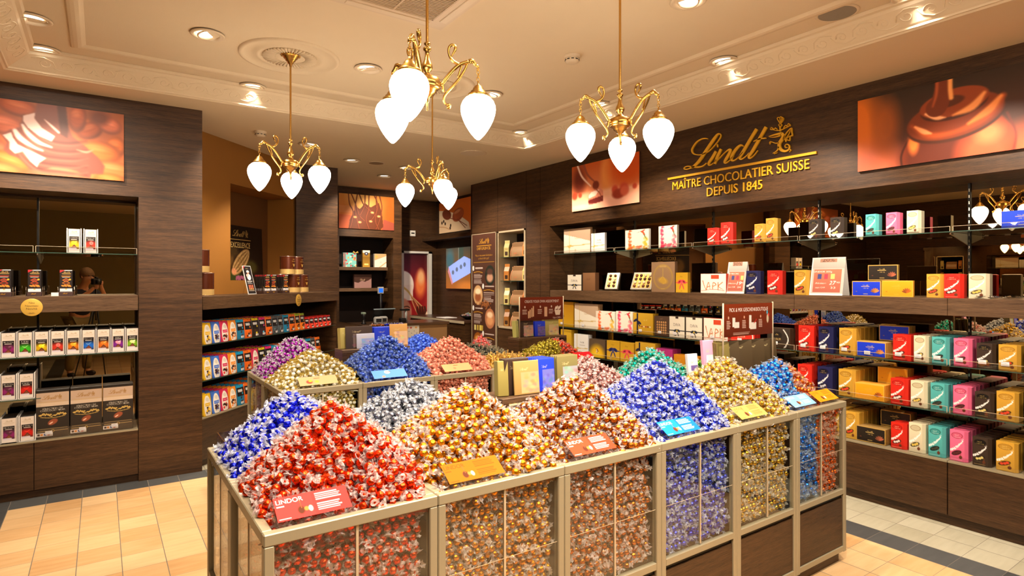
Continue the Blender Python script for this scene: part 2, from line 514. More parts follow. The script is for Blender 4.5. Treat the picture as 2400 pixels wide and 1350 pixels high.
def logo(mb, x, z, w, y, thick=0.002, mi=0, bar=True, emblem=True, steps=4):
    """script wordmark, crowned dragon emblem and rule, w = width of the rule"""
    s = w / 1.46
    for k, p in LINDT.items():
        q = smooth_path(p, steps) if len(p) > 2 else p
        mb.ribbon([(x + a * s, z + b * s, max(c, 0.006) * s) for a, b, c in q], y - thick, y, mi)
    if emblem:
        for k, p in EMBLEM.items():
            q = smooth_path(p, 3) if len(p) > 2 else p
            mb.ribbon([(x + a * s, z + b * s, c * s) for a, b, c in q], y - thick, y, mi)
    if bar:
        mb.ribbon([(x - 0.776 * s, z - 0.008 * s, 0.02 * s), (x + 0.682 * s, z - 0.008 * s, 0.02 * s)], y - thick, y, mi)

# ------------------------------------------------------------------ print painter
class Canvas:
    """a print designed in the unit square: x to the right, y down; a is width / height"""
    def __init__(s, w, h, bg=(255, 255, 255), a=None):
        s.w, s.h = w, h
        s.a = a or w / h
        X, Y = np.meshgrid((np.arange(w) + 0.5) / w * s.a, (np.arange(h) + 0.5) / h)
        s.X, s.Y = X, Y
        s.c = np.zeros((h, w, 3)) + np.array(bg, float)
    def mix(s, m, col):
        m = np.clip(m, 0, 1)[..., None]
        s.c = s.c * (1 - m) + np.array(col, float) * m
        return s
    def rect(s, x0, x1, y0, y1, col, al=1.0):
        return s.mix(al * ((s.X >= x0) & (s.X < x1) & (s.Y >= y0) & (s.Y < y1)), col)
    def vgrad(s, y0, y1, c0, c1, x0=-9, x1=9):
        t = np.clip((s.Y - y0) / (y1 - y0), 0, 1)[..., None]
        g = np.array(c0, float) * (1 - t) + np.array(c1, float) * t
        m = ((s.Y >= y0) & (s.Y < y1) & (s.X >= x0) & (s.X < x1))[..., None]
        s.c = np.where(m, g, s.c)
        return s
    def ell(s, cx, cy, rx, ry, col, rot=0.0, soft=0.15, al=1.0):
        c, sn = math.cos(rot), math.sin(rot)
        dx, dy = s.X - cx, s.Y - cy
        u = (dx * c + dy * sn) / rx; v = (-dx * sn + dy * c) / ry
        r = np.sqrt(u * u + v * v)
        return s.mix(al * np.clip((1 - r) / max(soft, 1e-3) + 0.5, 0, 1), col)
    def line(s, pts, w, col, soft=0.004, al=1.0):
        m = np.zeros_like(s.X)
        ws = w if isinstance(w, (list, tuple)) else [w] * len(pts)
        for (p, q, wa, wb) in zip(pts[:-1], pts[1:], ws[:-1], ws[1:]):
            px, py = p[:2]; qx, qy = q[:2]
            dx, dy = qx - px, qy - py
            L2 = dx * dx + dy * dy + 1e-12
            t = np.clip(((s.X - px) * dx + (s.Y - py) * dy) / L2, 0, 1)
            d = np.hypot(s.X - px - t * dx, s.Y - py - t * dy)
            m = np.maximum(m, np.clip(((wa + (wb - wa) * t) / 2 - d) / soft + 0.5, 0, 1))
        return s.mix(m * al, col)
    def curve(s, pts, w, col, soft=0.004, al=1.0, n=5):
        q = smooth_path(pts, n)
        if isinstance(w, (list, tuple)):
            ww = [x[0] for x in smooth_path([(a, 0) for a in w], n)]
        else:
            ww = w
        return s.line(q, ww, col, soft, al)
    def poly(s, pts, col, al=1.0):
        ins = np.zeros(s.X.shape, bool)
        n = len(pts)
        for i in range(n):
            x0, y0 = pts[i]; x1, y1 = pts[(i + 1) % n]
            if y0 == y1: continue
            c = ((y0 > s.Y) != (y1 > s.Y)) & (s.X < (x1 - x0) * (s.Y - y0) / (y1 - y0) + x0)
            ins ^= c
        return s.mix(al * ins, col)
    def text(s, body, x, y, h, col, center=True, width=None, al=1.0, shear=0.0):
        v, t, w = text_data(body, shear)
        sx = h if width is None else width / w
        ox = x - (w * sx / 2 if center else 0)
        cov = np.zeros_like(s.X)
        px, py = s.a / s.w, 1.0 / s.h
        A = np.stack([ox + v[:, 0] * sx, y - v[:, 1] * h], 1)
        for oy in (-0.25, 0.25):
            for oxx in (-0.25, 0.25):
                X = s.X + oxx * px; Y = s.Y + oy * py
                hit = np.zeros(X.shape, bool)
                for a, b, c in t:
                    p, q, r = A[a], A[b], A[c]
                    x0, x1 = min(p[0], q[0], r[0]), max(p[0], q[0], r[0]); y0, y1 = min(p[1], q[1], r[1]), max(p[1], q[1], r[1])
                    i0, i1 = max(int(y0 / py) - 1, 0), min(int(y1 / py) + 2, s.h); j0, j1 = max(int(x0 / px) - 1, 0), min(int(x1 / px) + 2, s.w)
                    if i0 >= i1 or j0 >= j1: continue
                    xx = X[i0:i1, j0:j1]; yy = Y[i0:i1, j0:j1]
                    d1 = (xx - q[0]) * (p[1] - q[1]) - (p[0] - q[0]) * (yy - q[1])
                    d2 = (xx - r[0]) * (q[1] - r[1]) - (q[0] - r[0]) * (yy - r[1])
                    d3 = (xx - p[0]) * (r[1] - p[1]) - (r[0] - p[0]) * (yy - p[1])
                    neg = (d1 < 0) | (d2 < 0) | (d3 < 0); pos = (d1 > 0) | (d2 > 0) | (d3 > 0)
                    hit[i0:i1, j0:j1] |= ~(neg & pos)
                cov += hit * 0.25
        return s.mix(cov * al, col)
    def logo(s, x, y, w, col, emblem=True, bar=False, al=1.0):
        k = w / 1.46
        for p in list(LINDT.values()) + (list(EMBLEM.values()) if emblem else []):
            s.line([(x + a * k, y - b * k) for a, b, c in p], [max(c, 0.012) * k for a, b, c in p], col, 0.012 * k + 0.3 / s.h, al)
        if bar: s.rect(x - 0.77 * k, x + 0.68 * k, y, y + max(0.025 * k, 1.0 / s.h), col, al)
        return s
    def textlines(s, x0, x1, y0, y1, n, col, al=0.8, seed=1):
        r = random.Random(seed)
        for i in range(n):
            y = y0 + (y1 - y0) * (i + 0.5) / n
            s.rect(x0, x0 + (x1 - x0) * r.uniform(0.7, 1.0), y - (y1 - y0) / n * 0.25, y + (y1 - y0) / n * 0.25, col, al)
        return s
    def noise(s, amt, seed=3):
        r = np.random.default_rng(seed)
        s.c += r.normal(0, amt, (s.h, s.w, 1))
        return s
    def blur(s, n=1):
        for _ in range(n):
            p = np.pad(s.c, ((1, 1), (1, 1), (0, 0)), 'edge')
            s.c = (p[1:-1, 1:-1] * 4 + (p[:-2, 1:-1] + p[2:, 1:-1] + p[1:-1, :-2] + p[1:-1, 2:]) * 2 + p[:-2, :-2] + p[:-2, 2:] + p[2:, :-2] + p[2:, 2:]) / 16
        return s
    def linear(s):
        c = np.clip(s.c, 0, 255) / 255
        return np.where(c <= 0.04045, c / 12.92, ((c + 0.055) / 1.055) ** 2.4)

def print_grid(mb, cv, x0, x1, z0, z1, y, mi=0, tilt=None):
    """adds the canvas as a coloured grid facing -y"""
    w, h = cv.w, cv.h
    xs = np.linspace(x0, x1, w); zs = np.linspace(z1, z0, h)
    gx, gz = np.meshgrid(xs, zs)
    V = np.stack([gx.ravel(), np.full(w * h, y), gz.ravel()], 1)
    i = np.arange(h - 1)[:, None] * w + np.arange(w - 1)[None, :]
    i = i.ravel()
    F = np.stack([i, i + w, i + w + 1, i + 1], 1)
    o = len(mb.v)
    base = list(mb.cols) if mb.cols is not None else [(1, 1, 1, 1)] * o
    if len(base) < o: base += [(1, 1, 1, 1)] * (o - len(base))
    mb.v += [tuple(v) for v in V.tolist()]
    mb.f += [tuple(f) for f in (F + o).tolist()]
    mb.m += [mi] * len(F); mb.sm += [False] * len(F)
    L = cv.linear().reshape(-1, 3)
    mb.cols = base + [(a, b, c, 1.0) for a, b, c in L.tolist()]
    return mb
def pad_cols(mb, col=(1, 1, 1)):
    n = len(mb.v) - (len(mb.cols) if mb.cols is not None else 0)
    mb.cols = (list(mb.cols) if mb.cols is not None else []) + [(*col, 1.0)] * n
# ================================================================== the room
def floor_mat():
    m, nt, out = newmat('stoneware_floor_tiles')
    L = nt.links.new
    geo = N(nt, 'ShaderNodeNewGeometry')
    sp = N(nt, 'ShaderNodeSeparateXYZ'); L(geo.outputs['Position'], sp.inputs[0])
    def M(op, a, b=None, c=None, clamp=False):
        n = N(nt, 'ShaderNodeMath', operation=op); n.use_clamp = clamp
        for i, x in enumerate((a, b, c)):
            if x is None: continue
            if isinstance(x, (int, float)): n.inputs[i].default_value = x
            else: L(x, n.inputs[i])
        return n.outputs[0]
    X, Y = sp.outputs[0], sp.outputs[1]
    TX, TY = 0.2105, 0.2135
    fx = M('DIVIDE', M('SUBTRACT', X, 0.101), TX); fy = M('DIVIDE', M('SUBTRACT', Y, 1.766), TY)
    cx = M('FLOOR', fx); cyy = M('FLOOR', fy)
    dx = M('SUBTRACT', fx, cx); dy = M('SUBTRACT', fy, cyy)
    ex = M('MULTIPLY', M('MINIMUM', dx, M('SUBTRACT', 1.0, dx)), TX); ey = M('MULTIPLY', M('MINIMUM', dy, M('SUBTRACT', 1.0, dy)), TY)
    gx = M('LESS_THAN', ex, 0.0022); gy = M('LESS_THAN', ey, 0.0011)
    grout = M('MAXIMUM', gx, gy)
    cv = N(nt, 'ShaderNodeCombineXYZ'); L(cx, cv.inputs[0]); L(cyy, cv.inputs[1])
    wn = N(nt, 'ShaderNodeTexWhiteNoise', noise_dimensions='2D'); L(cv.outputs[0], wn.inputs['Vector'])
    # streaks inside a tile run along x
    mp = N(nt, 'ShaderNodeMapping'); mp.inputs['Scale'].default_value = (4, 22, 1)
    ad = N(nt, 'ShaderNodeVectorMath', operation='MULTIPLY_ADD'); ad.inputs[1].default_value = (7.3, 3.1, 1)
    L(cv.outputs[0], ad.inputs[0]); L(geo.outputs['Position'], ad.inputs[2]); L(ad.outputs[0], mp.inputs[0])
    no = N(nt, 'ShaderNodeTexNoise'); no.inputs['Scale'].default_value = 1.2; no.inputs['Detail'].default_value = 4
    L(mp.outputs[0], no.inputs['Vector'])
    def ramp(f, a, b, p0=0.0, p1=1.0):
        r = N(nt, 'ShaderNodeValToRGB')
        r.color_ramp.elements[0].position = p0; r.color_ramp.elements[0].color = rgba(a)
        r.color_ramp.elements[1].position = p1; r.color_ramp.elements[1].color = rgba(b)
        L(f, r.inputs[0]); return r.outputs[0]
    f = M('ADD', M('MULTIPLY', wn.outputs['Value'], 0.45), M('MULTIPLY', no.outputs['Fac'], 0.6))
    tan = ramp(f, (188, 142, 90), (220, 184, 136), 0.2, 0.85)
    white = ramp(f, (160, 152, 128), (190, 182, 158), 0.2, 0.85)
    slate = ramp(f, (62, 62, 62), (84, 84, 82), 0.2, 0.85)
    def mix(fac, a, b):
        n = N(nt, 'ShaderNodeMix', data_type='RGBA'); L(fac, n.inputs[0]); L(a, n.inputs[6]); L(b, n.inputs[7]); return n.outputs[2]
    # slate border strip around the tan field, pale tiles outside it
    inx = M('MULTIPLY', M('GREATER_THAN', X, -0.530), M('LESS_THAN', X, 3.890)); iny = M('LESS_THAN', Y, 5.3955)
    inx2 = M('MULTIPLY', M('GREATER_THAN', X, -0.741), M('LESS_THAN', X, 4.1005)); iny2 = M('LESS_THAN', Y, 5.609)
    c = mix(M('MULTIPLY', inx2, iny2), white, slate)
    c = mix(M('MULTIPLY', inx, iny), c, tan)
    gc = N(nt, 'ShaderNodeRGB'); gc.outputs[0].default_value = rgba((120, 110, 98))
    c = mix(grout, c, gc.outputs[0])
    b = bsdf(nt, rough=0.4, spec=0.4)
    L(c, b.inputs['Base Color'])
    bp = N(nt, 'ShaderNodeBump'); bp.inputs['Strength'].default_value = 0.5; bp.inputs['Distance'].default_value = 0.002
    L(M('SUBTRACT', 1.0, grout), bp.inputs['Height']); L(bp.outputs[0], b.inputs['Normal'])
    L(b.outputs[0], out.inputs[0])
    return m
XR = 4.55          # face of the long shelving wall
YL = 5.58          # face of the back shelving wall (near end)
struct(MB().box(-2.6, 6.2, -3.4, 10.4, -0.1, 0.0).build('floor', floor_mat()))

# ceiling: a low border around a raised tray, moulded frieze between them
TX0, TX1, TY0, TY1 = -0.52, 3.776, 0.55, 5.20
c = MB()
c.box(-2.6, 6.2, -3.4, TY0, ZS, ZS + 0.35); c.box(-2.6, 6.2, TY1, 10.4, ZS, ZS + 0.35)
c.box(-2.6, TX0, TY0, TY1, ZS, ZS + 0.35); c.box(TX1, 6.2, TY0, TY1, ZS, ZS + 0.35)
c.box(TX0, TX1, TY0, TY1, ZC, ZC + 0.2)
struct(c.build('ceiling', PLASTER))
def rect_sweep(mb, prof, x0, x1, y0, y1):
    """profile (inset, z) swept around a rectangle with mitred corners"""
    vs = []
    for d, z in prof:
        vs += [(x0 + d, y0 + d, z), (x1 - d, y0 + d, z), (x1 - d, y1 - d, z), (x0 + d, y1 - d, z)]
    fs = []
    for j in range(len(prof) - 1):
        for i in range(4):
            k = (i + 1) % 4
            fs.append((4 * j + i, 4 * j + k, 4 * j + 4 + k, 4 * j + 4 + i))
    mb.add(vs, fs)
fr = MB()
rect_sweep(fr, [(-0.04, 3.029), (-0.035, 3.018), (-0.012, 3.018), (0.0, 3.026), (0.012, 3.026), (0.016, 3.036), (0.03, 3.044), (0.125, 3.112), (0.135, 3.128), (0.155, 3.132), (0.165, 3.149)], TX0, TX1, TY0, TY1)
# scrolled leaf ornament on the sloping band
def scroll(cx_, cy_, flip, rot):
    pts = []
    for i in range(15):
        t = i / 14
        a = t * 2.6 * PI
        r = 0.034 * (1 - t * 0.85)
        pts.append((math.cos(a) * r, math.sin(a) * r * flip))
    tail = [(-0.055, 0.030 * flip), (-0.02, 0.046 * flip), (0.02, 0.036 * flip)]
    return tail, pts
def band_point(side, s, u):
    """s along the side, u across the sloping band (-.5 .. .5)"""
    d = 0.077 + u * 0.85; z = 3.078 + u * 0.60 + 0.0005
    if side == 0: return (s, TY0 + d, z)
    if side == 1: return (TX1 - d, s, z)
    if side == 2: return (s, TY1 - d, z)
    return (TX0 + d, s, z)
for side in range(4):
    a0, a1 = (TX0 + 0.15, TX1 - 0.15) if side in (0, 2) else (TY0 + 0.15, TY1 - 0.15)
    n = int((a1 - a0) / 0.115)
    for k in range(n):
        s0 = a0 + (k + 0.5) * (a1 - a0) / n
        fl = 1 if k % 2 else -1
        tail, sp_ = scroll(0, 0, fl, 0)
        fr.tube([band_point(side, s0 + x, y) for x, y in sp_], [0.0042 - 0.0002 * i for i in range(len(sp_))], 5)
        fr.tube([band_point(side, s0 + x, y) for x, y in [(-0.07, -0.03 * fl), (-0.035, -0.042 * fl), (0.0, -0.045 * fl), (0.045, -0.02 * fl), (0.06, 0.02 * fl)]], [0.002, 0.004, 0.0045, 0.004, 0.002], 5)
struct(fr.build('trim_1', PLASTER))
im = MB()
rect_sweep(im, [(-0.045, 3.151), (-0.035, 3.140), (-0.02, 3.136), (0.0, 3.134), (0.02, 3.137), (0.032, 3.144), (0.045, 3.151)], TX0 + 0.40, TX1 - 0.385, TY0 + 0.36, TY1 - 0.36)
struct(im.build('trim_2', PLASTER))

# --- back wall, near part (facing the camera side): frame around a mirrored niche
NX0 = -1.35; NX1 = 0.251; NT = 2.268
w = MB()
w.box(-2.6, 0.335, YL, YL + 0.40, NT, ZS)
vs = [(x, y, z) for z in (NT, ZS) for x, y in ((0.335, YL), (0.704, YL), (0.704, 5.672), (0.395, 5.98), (0.335, 5.98))]
w.add(vs, [(4, 3, 2, 1, 0), (5, 6, 7, 8, 9)] + [(i, (i + 1) % 5, (i + 1) % 5 + 5, i + 5) for i in range(5)])
vs = [(x, y, z) for z in (0.0, NT) for x, y in ((NX1, YL), (0.704, YL), (0.704, 5.672), (0.335, 6.041), (NX1, 6.041))]
w.add(vs, [(4, 3, 2, 1, 0), (5, 6, 7, 8, 9)] + [(i, (i + 1) % 5, (i + 1) % 5 + 5, i + 5) for i in range(5)])
w.box(-2.6, NX0, YL, YL + 0.40, 0.0, NT)
w.box(NX0, NX1, YL + 0.03, YL + 0.40, 0.0, 0.055)
w.box(NX0, NX1, YL + 0.37, YL + 0.45, 0.0, NT)
struct(w.build('wall_back_near', WOOD))
# --- the diagonal wall
DI = (0.704, 5.673)
dl = empty('wall_diagonal', (*DI, 0), PI / 4); struct(dl)
w = MB()
w.box(2.463, 2.49, 0.0, 0.5, 0.0, 1.35)
w.box(0.0, 2.46, 0.03, 0.4, 0.0, 0.055)
w.build('wood_column', WOOD, dl)
w = MB()
w.box(0.003, 0.966, 0.41, 0.45, 1.463, ZS); w.box(0.966, 2.165, 0.41, 0.80, 2.60, ZS)
w.box(0.966, 2.165, 0.41, 0.80, 1.463, 1.605); w.box(2.165, 2.32, 0.41, 0.45, 1.463, ZS)
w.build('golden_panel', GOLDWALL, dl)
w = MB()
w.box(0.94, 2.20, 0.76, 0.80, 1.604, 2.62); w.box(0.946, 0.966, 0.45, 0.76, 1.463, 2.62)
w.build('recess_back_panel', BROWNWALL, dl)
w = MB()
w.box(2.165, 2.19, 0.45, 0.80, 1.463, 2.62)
w.build('recess_lit_side_panel', GOLDWALL, dl)  # recess side lighter than the back: light falling on it is in the colour
w = MB(); w.box(0.003, 2.46, 0.46, 0.50, 0.0, 1.35); w.build('shelf_back_panel', DARK, dl)
# --- far back wall with shelf niche
w = MB()
w.box(1.965, 2.479, 7.455, 7.60, 1.467, ZS); w.box(2.40, 2.479, 7.60, 8.85, 0, ZS)
w.box(2.3, 2.956, 8.82, 9.25, 0, ZS); w.box(3.825, 3.97, 8.82, 9.25, 0, ZS); w.box(2.956, 3.825, 8.82, 9.25, 2.277, ZS)
w.box(3.90, 3.97, 9.2, 9.7, 0, ZS)
struct(w.build('wall_back_far', WOOD))
struct(MB().box(2.9, 3.9, 9.25, 9.3, 0, 2.4).build('wall_niche_back', DARK))
# --- wall with the door
w = MB()
w.box(3.9, 4.30, 9.6, 9.8, 0, ZS); w.box(4.889, 5.2, 9.6, 9.8, 0, ZS); w.box(4.30, 4.889, 9.6, 9.8, 2.12, ZS)
struct(w.build('wall_door', WOOD))
d = MB(); fw = 0.045
d.box(4.30, 4.30 + fw, 9.56, 9.82, 0, 2.12); d.box(4.889 - fw - 0.02, 4.889, 9.56, 9.82, 0, 2.12); d.box(4.30, 4.889, 9.56, 9.82, 2.12 - 0.035, 2.12)
dr = empty('door_1', (0, 0, 0)); struct(dr)
d.build('door_frame', WHITE, dr)
# --- side wall with the screen
w = MB(); w.box(5.0, 5.2, 7.6, 9.7, 0, ZS); w.box(4.72, 5.0, 7.6, 9.6, 2.30, 2.36)
struct(w.build('wall_side_far', WOOD))
# --- the long right-hand wall
NY1 = 5.742; NB = -1.1; HB = 2.273
w = MB()
w.box(XR, XR + 0.45, NB, NY1, HB, ZS)
w.box(XR, XR + 0.45, NY1, 6.242, 0, ZS); w.box(XR, XR + 0.45, 6.887, 7.62, 0, ZS)
w.box(XR, XR + 0.45, 6.242, 6.887, 2.283, ZS); w.box(XR, XR + 0.45, 6.242, 6.887, 0, 0.95)
w.box(XR + 0.40, XR + 0.48, NB, 6.9, 0.0, ZS)
w.box(XR + 0.03, XR + 0.4, NB, NY1, 0.0, 0.065)
w.box(XR, XR + 0.45, -3.4, NB, 0, ZS)
w.box(XR, XR + 0.6, 7.60, 7.63, 0, ZS)
struct(w.build('wall_right', WOOD))
j = MB()
for y in (6.905, 6.225, 5.93): j.box(XR - 0.0012, XR + 0.001, y - 0.002, y + 0.002, 0.0, ZS)
struct(j.build('trim_3', DARK))
# --- what the mirrors look back at: the rest of the shop behind the camera
w = MB()
w.box(-2.6, -2.45, -3.4, 6.0, 0, ZS)
struct(w.build('wall_left', WOOD))
w = MB(); w.box(-2.6, 6.2, -3.5, -3.3, 0, ZS)
struct(w.build('wall_front', MALL))
w = MB(); w.box(4.2, 6.2, 9.9, 10.0, 0, ZS); w.box(-2.6, 0.0, 6.3, 6.4, 0, ZS)
struct(w.build('wall_outer', DARK))

# ------------------------------------------------------------------ ceiling fittings
LOCS = {}
WHITE_FIT = pmat('white_fitting', (222, 200, 168), 0.5, vary=0.01)
LENS = emat('lit_downlight_lens', (255, 250, 240), 9.0)
def downlight_proto():
    r = empty('recessed_downlight')
    b = MB(); b.lathe([(0.098, 0.0), (0.100, -0.004), (0.094, -0.009), (0.080, -0.008), (0.074, 0.0)], 32, caps=False)
    b.lathe([(0.074, 0.0), (0.066, 0.012), (0.064, 0.03)], 32, caps=False)
    b.build('trim_ring', WHITE_FIT, r)
    k = MB(); k.lathe([(0.062, 0.0), (0.060, -0.006), (0.052, -0.006)], 28, caps=False)
    k.xform(Matrix.Rotation(math.radians(14), 4, 'X'))
    k.build('gimbal_ring', WHITE_FIT, r)
    l = MB(); l.lathe([(0.0001, 0.004), (0.054, 0.004)], 28, caps=False)
    l.xform(Matrix.Rotation(math.radians(14), 4, 'X'))
    l.build('lamp_lens', LENS, r)
    return r
dl_lab = ['over the back near niche', 'over the corner of the ceiling frieze', 'beside the vent above the purple and cream truffles', 'beside the slender far pendant rod',
          'above the far island', 'by the far rear pendant', 'at the far corner of the frieze', 'behind the tallest pendant above the long wall', 'over the wall wordmark',
          'at the top edge above the near island', 'past the round smoke alarm', 'above the golden panel', 'over the till', 'furthest back near the far niche']
dp = downlight_proto()
for i, (x, y, z, ax, ay, az, k) in enumerate(DOWN):
    ang = math.atan2(ax - x, ay - y)
    o = dp if i == 0 else copy_tree(dp)
    o.location = (x, y, z - 0.002 - 0.004)
    o.rotation_euler = (0, 0, -ang)
    lab = dl_lab[i] if i < len(dl_lab) else 'outside the view'
    tag(o, 'round white recessed ceiling downlight, lit, ' + lab, 'downlight', 'recessed downlights')
    dirv = Vector((ax - x, ay - y, az - z)).normalized()
    spot('downlight_beam', Vector((x, y, z - 0.05)), (ax, ay, az), SPOT_W * k, angle=88 if az < 1.0 else 78)

def medallion(name, x, y, z, r, label):
    b = MB()
    prof = [(r, 0.0), (r * 0.985, -0.012), (r * 0.93, -0.014), (r * 0.90, -0.004), (r * 0.70, -0.003), (r * 0.66, -0.012), (r * 0.60, -0.012), (r * 0.57, -0.003), (r * 0.3, -0.006), (0.0001, -0.008)]
    b.lathe(prof, 64, (x, y, z), caps=False)
    for k in range(44):
        a = 2 * PI * k / 44
        b.tube([(x + math.cos(a) * r * 0.30, y + math.sin(a) * r * 0.30, z - 0.008), (x + math.cos(a) * r * 0.54, y + math.sin(a) * r * 0.54, z - 0.006)], [0.004, 0.011], 5)
    return tag(b.build(name, PLASTER), label, 'ceiling rose')
medallion('ceiling_rose', 1.08, 4.25, ZC, 0.33, 'round white plaster ceiling rose above the pendant before the golden panel')
medallion('ceiling_rose', 2.175, 4.22, ZC, 0.33, 'round white plaster ceiling rose half hidden behind the nearest pendant')
def disc_fit(name, x, y, z, r, mat, label, cat, grill=False):
    e = empty(name, (x, y, z))
    MB().lathe([(r, 0.0), (r, -0.004), (r * 0.9, -0.008), (r * 0.86, -0.006)], 40, caps=False).build('rim', WHITE_FIT, e)
    MB().lathe([(r * 0.86, -0.006), (r * 0.5, -0.009), (0.0001, -0.010)], 40, caps=False).build('grille', mat, e)
    return tag(e, label, cat)
disc_fit('ceiling_speaker', 3.50, 1.745, ZC, 0.115, pmat('speaker_mesh', (150, 140, 124), 0.7, bump=(600, 0.5)), 'round grey mesh ceiling speaker beside the carved frieze', 'speaker')
disc_fit('ceiling_speaker', 3.43, 5.70, ZS, 0.15, WHITE_FIT, 'round plaster coloured ceiling speaker between frieze corner and far pendant', 'speaker')
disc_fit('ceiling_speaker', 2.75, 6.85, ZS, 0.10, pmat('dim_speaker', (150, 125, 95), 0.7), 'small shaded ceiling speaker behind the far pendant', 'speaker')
def detector(x, y, z, label):
    e = empty('smoke_detector', (x, y, z))
    MB().lathe([(0.055, 0), (0.055, -0.016), (0.050, -0.020)], 28, caps=False).build('base', WHITE_FIT, e)
    MB().lathe([(0.048, -0.020), (0.047, -0.042), (0.03, -0.052), (0.0001, -0.052)], 28, caps=False).build('sensor_head', WHITE_FIT, e)
    b = MB()
    for k in range(10):
        a = 2 * PI * k / 10
        b.box(-0.009, 0.009, -0.050, -0.046, -0.036, -0.030)
        b.xform(Matrix.Rotation(a, 4, 'Z'), len(b.v) - 8)
    b.build('slots', BLACK, e)
    tag(e, label, 'smoke detector')
detector(2.67, 3.12, ZC, 'small white smoke detector on the open ceiling between the two near pendants')
detector(1.26, 6.04, ZS, 'small white smoke detector near the golden panel')
# air conditioning cassette
e = empty('air_vent', (1.35, 2.865, ZC), 0.0)
b = MB()
b.cbox(-0.36, 0.36, -0.36, 0.36, -0.022, 0.0, 0.004)
b.build('cassette_panel', pmat('cassette_white', (216, 192, 160), 0.5, vary=0.01), e)
b = MB(); b.box(-0.24, 0.24, -0.24, 0.24, -0.0235, -0.0215); b.build('intake', pmat('vent_dark', (70, 52, 32), 0.7, vary=0.02), e)
b = MB()
for k in range(30):
    y = -0.235 + k * 0.47 / 29
    b.box(-0.24, 0.24, y - 0.0035, y + 0.0035, -0.028, -0.022)
b.box(-0.006, 0.006, -0.24, 0.24, -0.030, -0.022)
b.box(-0.25, 0.25, -0.25, -0.24, -0.030, -0.02); b.box(-0.25, 0.25, 0.24, 0.25, -0.030, -0.02); b.box(-0.25, -0.24, -0.25, 0.25, -0.030, -0.02); b.box(0.24, 0.25, -0.25, 0.25, -0.030, -0.02)
b.build('grille', pmat('vent_slat', (196, 168, 130), 0.5, vary=0.01), e)
for a in range(4):
    b = MB(); b.cbox(-0.25, 0.25, 0.29, 0.335, -0.027, -0.02, 0.003); b.xform(Matrix.Rotation(a * PI / 2, 4, 'Z'))
    b.build('louvre_flap', WHITE_FIT, e)
tag(e, 'square ceiling air vent with slatted grille above the nearest pendant', 'air vent')

